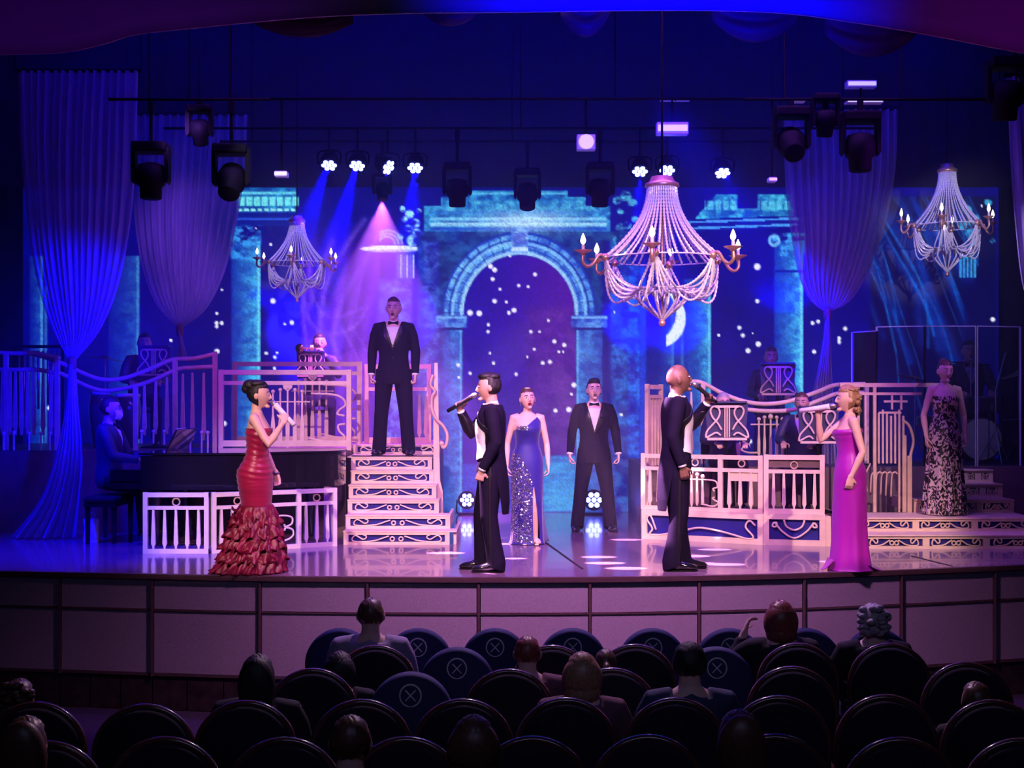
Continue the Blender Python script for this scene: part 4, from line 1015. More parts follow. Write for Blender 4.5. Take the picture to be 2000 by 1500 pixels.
# ---- lantern bars and lanterns
BAR = {}
def bar(y, z, x0, x1, label):
    t = thing('lighting_bar', label, 'lighting bar', (0, y, z), 0, 'lighting bars')
    mb = MB(); mb.tube([(x0, 0, 0), (x1, 0, 0)], .015, 8); mb.build('pipe', m_steel, t, True)
    for x in (x0 + .4, (x0 + x1) / 2, x1 - .4): mb = MB(); mb.tube([(x, 0, 0), (x, 0, 6.85 - z)], .008, 6); mb.build('suspension_cable', m_steel, t)
    BAR[y] = z
bar(13.2, 4.52, -4.0, -2.4, 'short black lighting bar over the pianist gauze drapes'); bar(13.2, 4.52, 2.3, 5.4, 'short black lighting bar over the violet gauze drape'); bar(15.3, 4.66, -4, 4.2, 'rear lighting bar carrying the small bright lamps'); bar(16.4, 4.72, -3.6, 3.6, 'rearmost lighting bar carrying the two pink-lensed heads'); bar(14.2, 4.75, -3.4, 5.6, 'middle lighting bar carrying pale box lanterns')
m_lensoff = mat('dark_lens', (0.008, 0.008, 0.016), 0.25, 0.0, 0.1, 10)
def moving_head(px, py, d, label, tilt=0.0, lens=None, k=1.0, yaw=0.0):
    c = P(px, py, d); zb = BAR[d]
    t = thing('moving_head', label, 'stage light', (c.x, d, zb), yaw, 'black moving head lanterns')
    h = zb - c.z
    mb = MB(); mb.box((0, 0, -.079), (.05, .06, .13)); mb.build('clamp', m_steel, t)
    top = h - .30 * k
    mb = MB(); mb.tube([(0, 0, -.1), (0, 0, -max(.12, top - .02))], .018, 6); mb.build('drop_pole', m_steel, t)
    mb = MB(); mb.box((0, 0, -top), (.34 * k, .26 * k, .10 * k)); o = mb.build('base', m_steel, t); bv = o.modifiers.new('b', 'BEVEL'); bv.width = .02; bv.segments = 2
    for s in (-1, 1):
        mb = MB(); mb.prism([(s * .165 * k - .02, -top), (s * .165 * k + .02, -top), (s * .165 * k + .02, -h - .03), (s * .165 * k, -h - .06), (s * .165 * k - .02, -h - .03)], -.06 * k, .06 * k); mb.build('yoke_arm', m_steel, t)
    R = Matrix.Rotation(tilt, 4, 'X')
    mb = MB(); mb.lathe([(.06 * k, .15 * k), (.12 * k, .13 * k), (.145 * k, .04 * k), (.14 * k, -.06 * k), (.11 * k, -.09 * k), (.105 * k, -.20 * k), (.09 * k, -.21 * k)], n=18); mb.xf(Matrix.Translation((0, 0, -h)) @ R); hd = mb.build('head', m_steel, t, True)
    mb = MB(); mb.lathe([(.0, -.195 * k), (.088 * k, -.20 * k), (.0, -.205 * k)], n=16); mb.xf(Matrix.Translation((0, 0, -h)) @ R); mb.build('lens', lens or m_lensoff, hd, True)
    return t
m_pinklens = mat('pink_lit_lens', (1, .7, .6), .3, var=.05, emit=(1.0, .50, .55), es=14.0)
moving_head(295, 348, 13.2, 'black moving head pointing straight down beside the gauze drape of the pianist', 0)
moving_head(452, 352, 13.2, 'black moving head tilted back with rounded lens near the pale gauze', -.7)
moving_head(1545, 280, 13.2, 'black moving head tilted sideways by the blue side of the gauze', -.9)
moving_head(1680, 292, 13.2, 'black moving head pointing straight down before the violet gauze', 0, k=1.05)
moving_head(1612, 236, 13.2, 'smaller black moving head high between two big ones', .3, k=.75)
moving_head(1965, 190, 13.2, 'black moving head near the violet gauze past the drum screen', .2, k=1.1)
moving_head(893, 372, 15.3, 'black moving head before the painted gate crown on the staircase side', .2, k=.9)
moving_head(1172, 372, 15.3, 'black moving head before the painted gate crown on the chandelier side', .2, k=.9)
moving_head(1030, 380, 16.4, 'moving head with glowing pink lens over the arch keystone', -.25, m_pinklens, k=.9)
moving_head(747, 372, 16.4, 'moving head casting the pink fan of light over the stairs', -.35, m_pinklens, k=.62)
moving_head(390, 255, 13.2, 'black moving head hung high above the pale gauze', .5, k=.7)

m_whitelens = mat('white_hot_lens', (1, 1, 1), .3, var=.02, emit=(.09, .12, 1.0), es=22.0)
def par_can(loc, target, label, hang=True, k=1.0):
    t = thing('led_par', label, 'stage light', loc, 0, 'round lamps with clustered lenses' if hang else 'floor lamps with clustered lenses')
    dr = (Vector(target) - Vector(loc)).normalized(); R = dr.to_track_quat('Z', 'Y').to_matrix().to_4x4()
    off = Vector((0, 0, 0)) if hang else Vector((0, 0, .20))
    M = Matrix.Translation(off) @ R
    mb = MB(); mb.lathe([(.03, -.15 * k), (.08 * k, -.14 * k), (.105 * k, -.06 * k), (.115 * k, .02), (.10 * k, .015)], n=18); mb.xf(M); body = mb.build('housing', m_steel, t, True)
    for i in range(7):
        a = 2 * PI * i / 6; r = 0 if i == 6 else .062 * k
        mb = MB(); mb.lathe([(.0, .024), (.027 * k, .022), (.028 * k, .014)], (r * math.cos(a), r * math.sin(a), 0), 10); mb.xf(M); mb.build('lens', m_whitelens, body, True)
    mb = MB()
    if hang:
        z = BAR[15.3] - loc[2] - .014
        mb.tube(catmull([(-.125 * k, 0, 0), (-.125 * k, 0, .13), (0, 0, .16), (.125 * k, 0, .13), (.125 * k, 0, 0)], 5), .010, 6); mb.tube([(0, 0, .155), (0, .0, z)], .012, 6)
    else:
        mb.tube(catmull([(-.125 * k, 0, .20), (-.125 * k, 0, .03), (0, 0, .012), (.125 * k, 0, .03), (.125 * k, 0, .20)], 5), .010, 6); mb.box((0, .03, .01), (.22, .2, .02))
    mb.build('yoke', m_steel, t)
    return t
pars = [(643, 321, 'cluster lamp ending the row of four nearest the pale gauze'), (698, 322, 'bright cluster lamp second from the pale gauze'), (757, 326, 'turned-away cluster lamp showing only a crescent'), (811, 326, 'cluster lamp of the row of four closest to the painted gate'),
        (1250, 333, 'cluster lamp between the painted gate and the big chandelier crown'), (1303, 331, 'bright cluster lamp directly above the big chandelier crown'), (1411, 336, 'tilted cluster lamp between the big chandelier and the blue gauze')]
tg = [(560, 900), (590, 900), (800, 500), (760, 900), (1240, 900), (1330, 900), (1560, 800)]
for (px, py, lab), (tx, ty) in zip(pars, tg):
    p = P(px, py, 15.3); q = P(tx, ty, 12.8 if tx != 800 else 13.9); q.z = .4
    if tx == 800: q = p + Vector((.9, -.6, -.6))
    par_can(tuple(p), tuple(q), lab)
par_can(tuple(edge_pt(912, 1006)), tuple(edge_pt(905, 1010) + Vector((.02, -1.6, .25))), 'floor lamp glowing blue-white behind the tailcoat singer', False, 1.05)
par_can(tuple(edge_pt(1160, 1006)), tuple(edge_pt(1160, 1010) + Vector((.02, -2.0, .35))), 'floor lamp glowing between the legs of the tuxedoed man', False, 1.25)

# pale box lanterns on the middle bar, and truss edges given a painted glow
m_pale = mat('pale_lamp_casing', (0.75, 0.72, 0.80), .4, .1, .08, 8)
m_palelit = mat('lit_diffuser', (0.9, .85, 1.0), .4, var=.05, emit=(.62, .55, 1.0), es=.9)
def box_lantern(px, py, w, h, label, lit=True, disc=False):
    c = P(px, py, 14.2); t = thing('flood_lantern', label, 'stage light', tuple(c), 0, 'pale box lanterns')
    mb = MB(); mb.box((0, .06, 0), (w, .12, h)); o = mb.build('casing', m_pale, t); o.modifiers.new('b', 'BEVEL').width = .008
    mb = MB()
    if disc: mb.lathe([(0, 0), (w * .38, -.005), (w * .40, .01)], (0, -.004, 0), 20, Matrix.Rotation(PI / 2, 3, 'X'))
    else: mb.box((0, -.006, 0), (w * .92, .012, h * .5))
    mb.build('diffuser', m_palelit if lit else m_lensoff, o)
    mb = MB(); z = BAR[14.2] - c.z; mb.tube([(0, .06, h * .4), (0, .06, z)] if z > 0 else [(0, .06, -h * .4), (0, .06, z)], .012, 6); mb.tube([(0, .06, z), (0, 0, z)], .012, 6); mb.build('hook_arm', m_steel, t)
for a in ((1145, 277, .20, .165, 'square pale lantern with round lens', True, True), (1314, 250, .34, .13, 'long lit box lantern beside the big chandelier rod', True, False), (1684, 163, .32, .075, 'thin lit lantern high above the violet gauze', True, False),
          (1510, 350, .09, .05, 'tiny lit lantern beside the blue half of the gauze', True, False), (548, 339, .14, .06, 'small white lantern over the broken entablature beside the pale gauze', True, False), (1690, 198, .40, .025, 'glowing bar for a lit truss edge under the thin lantern', True, False), (1320, 193, .32, .016, 'slim glowing strip for a lit truss edge above the long box lantern', True, False), (1560, 196, .16, .02, 'short glowing strip for a lit truss edge near the blue gauze top', True, False)):
    box_lantern(*a)

# ---- grand piano
m_piano = mat('black_piano_lacquer', (0.010, 0.009, 0.014), 0.10, 0, .1, 3, coat=.8)
m_keyw = mat('ivory_keys', (.85, .82, .78), .3, var=.03); m_paper = mat('sheet_paper', (.8, .8, .85), .8, var=.05)
pn = thing('grand_piano', 'black lacquered grand piano with closed lid behind the ivory balustrades', 'piano', (PX(310, 14.6), 14.6, 0))
ox_ = pn.location.x
def outline(s=0.0):
    x0 = 0; x1 = PX(668, 14.6) - ox_
    pts = [(x0, .78), (x0, -.72)] + [(p.x, p.y) for p in catmull([(.55, -.72, 0), (.95, -.70, 0), (1.25, -.52, 0), (1.55, -.28, 0), (1.85, -.16, 0), (x1 - .02, .05, 0), (x1 + .0, .35, 0)], 4)] + [(x1 - .10, .70), (x1 - .3, .78)]
    return pts
def slab(z0, z1, grow, nm, par):
    p = outline(); cx = sum(a for a, b in p) / len(p); cy = sum(b for a, b in p) / len(p)
    q = [(cx + (a - cx) * (1 + grow), cy + (b - cy) * (1 + grow)) for a, b in p]; n = len(q); mb = MB()
    mb.add([(a, b, z0) for a, b in q] + [(a, b, z1) for a, b in q], [tuple(range(n - 1, -1, -1)), tuple(range(n, 2 * n))] + [(i, (i + 1) % n, (i + 1) % n + n, i + n) for i in range(n)])
    return mb.build(nm, m_piano, par, fixn=True)
slab(.60, .955, 0, 'case', pn); slab(.962, .985, .012, 'lid', pn)
mb = MB(); mb.box((-.16, 0.03, .66), (.34, 1.46, .10)); kb = mb.build('key_bed', m_piano, pn)
mb = MB(); mb.box((-.20, 0.03, .722), (.16, 1.24, .018)); mb.build('white_keys', m_keyw, kb)
for s in (-.68, .74): mb = MB(); mb.box((-.16, s, .75), (.32, .05, .12)); mb.build('cheek', m_piano, pn)
mb = MB(); mb.box((.24, .05, 1.10), (.02, .9, .26), Matrix.Rotation(.45, 3, 'Y')); desk = mb.build('music_desk', m_piano, pn)
mb = MB(); mb.box((.20, -.02, 1.11), (.006, .42, .26), Matrix.Rotation(.45, 3, 'Y')); mb.build('sheet_music', m_paper, desk)
for x, y in ((.12, -.6), (.12, .66), (1.62, .35)):
    mb = MB(); mb.lathe([(.02, .0), (.035, .02), (.035, .06), (.045, .08), (.05, .3), (.075, .55), (.08, .62)], (x, y, 0), 12); mb.build('leg', m_piano, pn, True)
mb = MB(); mb.box((.35, .05, .36), (.05, .2, .5)); mb.box((.35, .05, .09), (.1, .32, .05)); mb.build('pedal_lyre', m_piano, pn)
# piano bench
t = thing('piano_bench', 'black padded piano bench under the pianist', 'bench', (PX(214, 14.55), 14.55, 0))
mb = MB(); mb.box((0, 0, .47), (.36, .72, .07)); o = mb.build('cushion', m_black, t); o.modifiers.new('b', 'BEVEL').width = .025
mb = MB(); mb.box((0, 0, .415), (.34, .70, .04)); mb.build('seat_frame', m_piano, t)
for x in (-.14, .14):
    for y in (-.31, .31): mb = MB(); mb.prism([(x - .025, .4), (x + .025, .4), (x + .018, 0), (x - .018, 0)], y - .02, y + .02); mb.build('leg', m_piano, t)
t = thing('paper_bag', 'small pale fabric bag standing on the floor behind the pianist', 'bag', tuple(edge_pt(180, 1058)))
def fn(u, v):
    a = 2 * PI * u; s = max(abs(math.cos(a)), abs(math.sin(a))); x = .085 * math.cos(a) / s; y = .045 * math.sin(a) / s; return Vector((x * (1 - .06 * v) + .006 * math.sin(9 * v + 4 * a), y + .006 * math.sin(6 * v + 3 * a), .25 * v))
mb = MB(); mb.grid(fn, 28, 10, True); mb.f.append(tuple(range(28))); mb.build('bag_body', mat('pale_cloth', (.62, .56, .66), .8), t, True)
mb = MB(); mb.tube(catmull([(-.05, -.03, .24), (-.03, -.03, .31), (.03, -.03, .31), (.05, -.03, .24)], 5), .006, 6); mb.build('bag_handle', MATS['pale_cloth'], t)

# ---- lyre music stands
m_desk = mat('blue_desk_board', (.03, .03, .12), .5, 0, .15, 6)
def lyre(label, px, py, d, zf, k=1.0, m=m_cream, yaw=0.0):
    c = P(px, py, d); t = thing('music_stand', label, 'music stand', (c.x, d, zf), yaw, 'lyre-fronted music stands'); z0 = c.z - zf - .21 * k
    mb = MB(); mb.prism([(-.21 * k, z0 + .02), (.21 * k, z0 + .02), (.24 * k, z0 + .42 * k), (-.24 * k, z0 + .42 * k)], .03, .05); mb.build('desk', m_desk, t)
    mb = MB(); mb.box((0, .06, z0 + .43 * k), (.44 * k, .16, .02)); mb.build('shelf', m_desk, t)
    mb = MB(); mb.tube([(0, .06, .02), (0, .06, z0 + .1)], .02, 8); mb.build('pole', m_steel, t)
    mb = MB(); mb.lathe([(.17, 0), (.17, .015), (.03, .03)], (0, .06, 0), 16); mb.build('foot', m_steel, t)
    for s in (-1, 1):
        p = catmull([(s * a * k, 0, z0 + b * k) for a, b in ((.07, .06), (.12, .09), (.20, .05), (.235, .04), (.22, .11), (.16, .18), (.10, .25), (.08, .32), (.11, .375), (.16, .375), (.185, .33), (.16, .26), (.10, .19), (.06, .12))], 5)
        mb = MB(); mb.tube(p, .012 * k, 6); mb.build('lyre_arm', m, t, True)
    for x in (-.025, 0, .025): mb = MB(); mb.bar((x * k, 0, z0 + .04 * k), (x * k, 0, z0 + .37 * k), .016 * k, .014, (1, 0, 0)); mb.build('lyre_string', m_gold, t)
    for zz, ww in ((.02, .44), (.38, .26)): mb = MB(); mb.bar((-ww / 2 * k, 0, z0 + zz * k), (ww / 2 * k, 0, z0 + zz * k), .028 * k, .02); mb.build('lyre_bar', m, t)
    return t
lyre('cream lyre music stand directly behind the bald singer', 1420, 824, 14.78, Z1 - .018)
lyre('cream lyre music stand behind the raised arm of the magenta singer', 1600, 832, 14.66, Z1 - .018, .95)
lyre('dim lyre music stand on the upper deck under the bespectacled player', 1520, 742, 16.4, .752, .93, m_gold)
lyre('violet lyre music stand above the sagging rail by the pianist', 300, 706, 16.2, .952, .85, m_gold)
lyre('faint lyre music stand before the blue-lit trumpeter', 606, 712, 16.75, .952, .75, m_gold)

# ---- drum screen and kit
def glass_mat():
    m = bpy.data.materials.new('clear_acrylic'); m.use_nodes = True; nt = m.node_tree
    for n_ in list(nt.nodes): nt.nodes.remove(n_)
    out = nt.nodes.new('ShaderNodeOutputMaterial'); mix = nt.nodes.new('ShaderNodeMixShader'); tr = nt.nodes.new('ShaderNodeBsdfTransparent'); gl = nt.nodes.new('ShaderNodeBsdfGlossy'); fr = nt.nodes.new('ShaderNodeFresnel')
    gl.inputs['Roughness'].default_value = .05; tr.inputs['Color'].default_value = (.93, .94, .97, 1); fr.inputs['IOR'].default_value = 1.45
    no = nt.nodes.new('ShaderNodeTexNoise'); no.inputs['Scale'].default_value = 3; bp = nt.nodes.new('ShaderNodeBump'); bp.inputs['Strength'].default_value = .05; nt.links.new(no.outputs['Fac'], bp.inputs['Height']); nt.links.new(bp.outputs[0], gl.inputs['Normal'])
    nt.links.new(fr.outputs[0], mix.inputs['Fac']); nt.links.new(tr.outputs[0], mix.inputs[1]); nt.links.new(gl.outputs[0], mix.inputs[2]); nt.links.new(mix.outputs[0], out.inputs['Surface']); return m
m_acr = glass_mat(); m_edge = mat('frosted_acrylic_edge', (.85, .85, .95), .3, var=.05, spec=.8)
ds = thing('drum_screen', 'clear acrylic drum screen of hinged panels behind the patterned gown', 'screen', (PX(1850, 15.9), 15.9, .75)); ox_ = ds.location.x
for a, b, da, db in ((1664, 1712, 16.3, 15.95), (1712, 1806, 15.95, 15.8), (1806, 1906, 15.8, 15.8), (1908, 1992, 15.8, 15.95)):
    A_ = Vector((PX(a, da) - ox_, da - 15.9, 0)); B_ = Vector((PX(b, db) - ox_, db - 15.9, 0)); h = PZ(638 if a > 1700 else 646, 15.9) - .75
    mb = MB(); mb.bar(A_ + Vector((0, 0, h / 2)), B_ + Vector((0, 0, h / 2)), h, .008); pn_ = mb.build('pane', m_acr, ds)
    mb = MB(); mb.bar(A_ + Vector((0, 0, h)), B_ + Vector((0, 0, h)), .014, .014); mb.build('top_edge', m_edge, pn_)
    for q in (A_, B_): mb = MB(); mb.bar(q, q + Vector((0, 0, h)), .022, .016, (1, 0, 0)); mb.build('side_edge', m_edge, pn_)
m_shell = mat('drum_shell', (.05, .03, .06), .2, 0, .2, 8, coat=.6); m_skin_d = mat('drum_head', (.7, .68, .7), .6, var=.05); m_cym = mat('cymbal_bronze', (.6, .45, .22), .25, .9, .15, 30)
dk = thing('drum_kit', 'drum kit with cymbals standing behind the acrylic screen', 'drum kit', (PX(1905, 16.6), 16.6, .762))
mb = MB(); mb.lathe([(.26, -.2), (.28, -.19), (.28, .19), (.26, .2)], (0, 0, .29), 24, Matrix.Rotation(PI / 2, 3, 'X')); o = mb.build('bass_drum', m_shell, dk, True)
mb = MB(); mb.lathe([(.0, 0), (.255, .005)], (0, -.203, .29), 24, Matrix.Rotation(PI / 2, 3, 'X')); mb.build('drum_skin', m_skin_d, o)
for x, y, z, r, h in ((-.2, -.1, .72, .15, .2), (.16, -.1, .72, .15, .2), (-.55, .05, .5, .18, .14), (.52, .02, .36, .2, .34)):
    mb = MB(); mb.lathe([(r, -h / 2), (r + .008, -h / 2 + .02), (r, -h / 2 + .04), (r, h / 2 - .03), (r + .008, h / 2)], (x, y, z), 20); o = mb.build('tom_drum', m_shell, dk, True)
    mb = MB(); mb.lathe([(0, .004), (r - .01, .003)], (x, y, z + h / 2), 20); mb.build('drum_skin', m_skin_d, o)
    mb = MB(); mb.tube([(x, y + .05, z - h / 2), (x, y + .05, 0)], .012, 6); mb.build('drum_stand', m_alu, dk)
for x, y, z, r, tl in ((-.72, .1, 1.05, .22, .25), (.6, .15, 1.12, .26, -.3), (.05, .3, 1.25, .24, .1), (-.48, -.2, .86, .17, 0)):
    mb = MB(); mb.lathe([(.0, .03), (.04, .025), (.05, .008), (r, -.012), (r, -.015), (.0, .02)], (0, 0, 0), 24); mb.xf(Matrix.Translation((x, y, z)) @ Matrix.Rotation(tl, 4, 'Y')); mb.build('cymbal', m_cym, dk, True)
    mb = MB(); mb.tube([(x, y, z), (x, y + .02, .3)], .009, 6)
    for a in range(3): mb.tube([(x, y + .02, .32), (x + .2 * math.cos(a * 2.1), y + .02 + .2 * math.sin(a * 2.1), .0)], .008, 6)
    mb.build('cymbal_stand', m_alu, dk)
mk = thing('microphone_stand', 'boom microphone stand leaning beside the drum kit', 'stand', (PX(1945, 16.2), 16.2, .762))
mb = MB(); mb.tube([(0, 0, .4), (0, 0, .9), (.12, 0, 1.35)], .010, 6); mb.build('pole', m_alu, mk)
for a in range(3): mb = MB(); mb.tube([(0, 0, .4), (.22 * math.cos(a * 2.1 + .5), .22 * math.sin(a * 2.1 + .5), .0)], .009, 6); mb.build('leg', m_alu, mk)
# congas and chimes on the left platform
for x, y, r, h, lab in ((196, 16.2, .13, .7, 'tall conga drum behind the sagging rail'), (250, 16.3, .16, .66, 'wider conga drum next to the tall one')):
    t = thing('conga_drum', lab, 'drum', (PX(x, y), y, .952), 0, 'conga drums')
    mb = MB(); mb.lathe([(r * .6, 0), (r * .95, h * .5), (r * 1.05, h * .7), (r * .9, h * .97)], n=18); mb.build('shell', m_shell, t, True)
    mb = MB(); mb.lathe([(r * .92, h * .93), (r * .95, h * .97), (r * .9, h), (0, h + .004)], n=18); mb.build('drum_skin', m_skin_d, t, True)
t = thing('cymbal', 'tilted cymbal on a stand above the conga drums', 'cymbal', (PX(205, 16.7), 16.7, .962))
mb = MB(); mb.lathe([(.0, .03), (.04, .025), (.05, .008), (.24, -.012), (.24, -.015), (.0, .02)], n=24); mb.xf(Matrix.Translation((0, 0, 1.1)) @ Matrix.Rotation(.15, 4, 'Y')); mb.build('plate', m_cym, t, True)
mb = MB(); mb.tube([(0, 0, 1.1), (0, 0, .1)], .010, 6)
for a in range(3): mb.tube([(0, 0, .3), (.22 * math.cos(a * 2.1), .22 * math.sin(a * 2.1), .0)], .008, 6)
mb.build('stand', m_alu, t)
t = thing('chime_rack', 'rack of hanging tubular chimes beyond the gathered gauze of the pianist', 'chimes', (PX(75, 16.6), 16.6, .952))
mb = MB(); mb.bar((-.32, 0, 1.25), (.32, 0, 1.25), .04, .04); mb.build('crossbar', m_steel, t)
for s in (-.3, .3): mb = MB(); mb.bar((s, 0, 0), (s, 0, 1.25), .03, .03, (1, 0, 0)); mb.build('upright', m_steel, t)
for k in range(9): mb = MB(); mb.tube([(-.24 + k * .06, 0, 1.2), (-.24 + k * .06, 0, .35 + k * .03)], .014, 8); mb.build('chime_tube', m_alu, t, True)
# ================================================================ PEOPLE
V = Vector
SK_LIGHT = mat('skin_light', (0.74, 0.47, 0.38), 0.5, 0, .05, 14); SK_TAN = mat('skin_tan', (0.58, 0.34, 0.26), 0.5, 0, .05, 14); SK_BROWN = mat('skin_brown', (0.19, 0.095, 0.065), 0.45, 0, .06, 14)
m_hairblack = mat('black_hair', (0.010, 0.008, 0.009), .55, 0, .3, 60, bump=.4, bscale=120, stretch=(1, 1, .2)); m_hairbrown = mat('brown_hair', (0.10, 0.05, 0.03), .4, 0, .3, 60); m_hairblond = mat('honey_hair', (0.36, 0.20, 0.11), .4, 0, .35, 60)
m_hairgrey = mat('grey_hair', (.42, .38, .40), .5, 0, .2, 60); m_hairred = mat('auburn_hair', (.22, .06, .04), .4, 0, .3, 60)
m_suit = mat('black_suit_wool', (0.006, 0.003, 0.018), .85, 0, .15, 40, spec=.18); m_satin = mat('black_satin', (0.012, 0.010, 0.016), .35, 0, .1, 20); m_shirt = mat('white_shirt_cotton', (.82, .80, .84), .7, 0, .04, 30)
m_patent = mat('patent_leather', (.008, .008, .010), .12, 0, .1, 10, coat=1.0)
m_eyew = mat('eye_white', (.8, .8, .8), .3, var=0.02); m_dark = mat('iris_dark', (.02, .012, .01), .2, var=.02); m_lip = mat('lip_red', (.42, .03, .06), .35, var=.05); m_lipm = mat('lip_soft', (.36, .16, .13), .4, var=.05); m_mouth = mat('open_mouth', (.05, .006, .01), .6, var=.05)

def ringloft(mb, rings, n=22, sq=1.0):
    """horizontal elliptical rings (cx, cy, z, rx, ry), closed top and bottom"""
    vs = []
    for cx, cy, z, rx, ry in rings:
        for k in range(n):
            a = 2 * PI * k / n; c, s = math.cos(a), math.sin(a)
            e = sq; vs.append((cx + rx * math.copysign(abs(c) ** e, c), cy + ry * math.copysign(abs(s) ** e, s), z))
    m = len(rings); fs = [(i * n + k, i * n + (k + 1) % n, (i + 1) * n + (k + 1) % n, (i + 1) * n + k) for i in range(m - 1) for k in range(n)]
    fs.append(tuple(range(n - 1, -1, -1))); fs.append(tuple((m - 1) * n + k for k in range(n)))
    return mb.add(vs, fs)

def fine(rings, k=4):
    """smoothly subdivides a ring table"""
    out = []
    q = [rings[0]] + list(rings) + [rings[-1]]
    for i in range(1, len(q) - 2):
        for j in range(k):
            t = j / k; out.append(tuple(0.5 * (2 * q[i][c] + (q[i + 1][c] - q[i - 1][c]) * t + (2 * q[i - 1][c] - 5 * q[i][c] + 4 * q[i + 1][c] - q[i + 2][c]) * t * t + (3 * q[i][c] - q[i - 1][c] - 3 * q[i + 1][c] + q[i + 2][c]) * t ** 3) for c in range(5)))
    out.append(tuple(rings[-1])); return out

HR = V((.083, .104, .128))
def head_pt(d, sex='m'):
    """skull, jaw and face from a unit direction (face looks to -y)"""
    p = V((d.x * HR.x, d.y * HR.y, d.z * HR.z))
    if d.z < -.1:
        t = min(1, (-d.z - .1) / .9); p.x *= 1 - .34 * t
        if d.y > 0: p.y *= 1 - .75 * t; p.z *= 1 - .28 * t * d.y
        else: p.y *= 1 - .02 * t
    if d.y < -.3 and abs(d.z) < .75: p.y *= .95
    if d.y < -.5: p.y += .012 * math.exp(-((d.z - .12) / .16) ** 2) * math.exp(-(abs(d.x) - .38) ** 2 / .03)
    if d.z > 0 and d.y > 0: p.y *= 1.04
    return p
def head_shape(mb, M, sex):
    tmp = MB(); tmp.ell((0, 0, 0), 1.0, 26, 20); tmp.v = [head_pt(p.normalized(), sex) for p in tmp.v]
    s = .9 if sex == 'f' else 1.0
    tmp.tube([(0, -.091, .024), (0, -.101, 0), (0, -.112, -.024), (0, -.098, -.036)], [(.009, .012), (.010, .014), (.015, .014), (.012, .008)], 8)
    for x in (-1, 1): tmp.ell((x * .083, .012, -.006), (.012, .023, .033), 8, 6)
    tmp.ell((0, -.082, -.102), (.028, .024, .018), 8, 6)
    return mb.add([M @ p for p in tmp.v], tmp.f)
def hair_shell(M, m, par, line, thick=.012, name='hair', extra=None):
    mb = MB(); mb.ell((0, 0, 0), 1.0, 36, 28); out = []
    for p in mb.v:
        d = p.normalized(); h = line(d); h = max(0, min(1, h)); q = head_pt(d)
        out.append(q * .93 + (q.normalized() * (thick + q.length * .07)) * h + q.normalized() * (.006 * h * math.sin(d.x * 23 + d.z * 11) * math.sin(d.y * 19)))
    mb.v = out
    if extra: extra(mb)
    mb.xf(M); return mb.build(name, m, par, True)
def sst(a, b, t): t = max(0, min(1, (t - a) / (b - a))); return t * t * (3 - 2 * t)
LINE_SHORT = lambda d: max(sst(.50, .62, d.z), sst(-.10, .08, d.y) * sst(-.52, -.38, d.z))
LINE_THIN = lambda d: sst(-.05, .12, d.y) * sst(-.5, -.35, d.z) * (1 - .0 * d.z)
LINE_LONG = lambda d: max(sst(.46, .60, d.z), sst(-.14, .04, d.y) * sst(-.85, -.7, d.z))

def hand(mb, w, d, pn, curl=.35, k=1.0, spread=.006):
    """palm, four bent fingers of unequal length and a thumb from the side of the palm"""
    d = V(d).normalized(); pn = V(pn); pn = (pn - d * pn.dot(d)).normalized(); s = d.cross(pn); w = V(w)
    mb.tube([w - d * .02, w + d * .01, w + d * .05 * k, w + d * .088 * k], [(.028, .022), (.032, .018), (.041, .016), (.036, .013)], 10, ref=tuple(s))
    for i, (o, L) in enumerate(((-.030, .068), (-.0105, .080), (.0105, .084), (.030, .074))):
        p = w + d * .082 * k + s * o * k * (1 + spread * 6); a = 0; pts = [p - d * .02, p]
        for f, sh in ((.42, 1.0), (.32, 1.15), (.26, .8)):
            a += curl * 1.45 * sh; p = p + (d * math.cos(a) + pn * math.sin(a)) * L * f * k; pts.append(p)
        mb.tube(pts, [.0095, .0098, .0092, .0085, .0070], 7)
    p = w + d * .022 * k + s * .030 * k; q = p + (s * .75 + d * .65 + pn * .25).normalized() * .042 * k; r = q + (d * .85 + s * .15 + pn * (.3 + curl)).normalized() * .034 * k; u = r + (d * .8 - s * .1 + pn * (.4 + curl)).normalized() * .026 * k
    mb.tube([p, q, r, u], [.0135, .0115, .0100, .0075], 8)

MALE = [(0, 0, .84, .13, .10), (0, 0, .90, .162, .118), (0, .004, .97, .163, .118), (0, 0, 1.06, .148, .108), (0, 0, 1.14, .146, .106), (0, -.004, 1.24, .162, .117), (0, -.004, 1.33, .176, .120), (0, .004, 1.41, .178, .108), (0, .010, 1.47, .135, .084), (0, .012, 1.52, .068, .062)]
FEM = [(0, 0, .80, .12, .10), (0, .006, .88, .168, .122), (0, .012, .95, .172, .126), (0, .004, 1.03, .146, .105), (0, 0, 1.12, .116, .088), (0, -.004, 1.20, .124, .096), (0, -.014, 1.28, .142, .116), (0, -.012, 1.33, .142, .112), (0, 0, 1.40, .140, .082), (0, .006, 1.45, .110, .062), (0, .010, 1.495, .054, .052)]

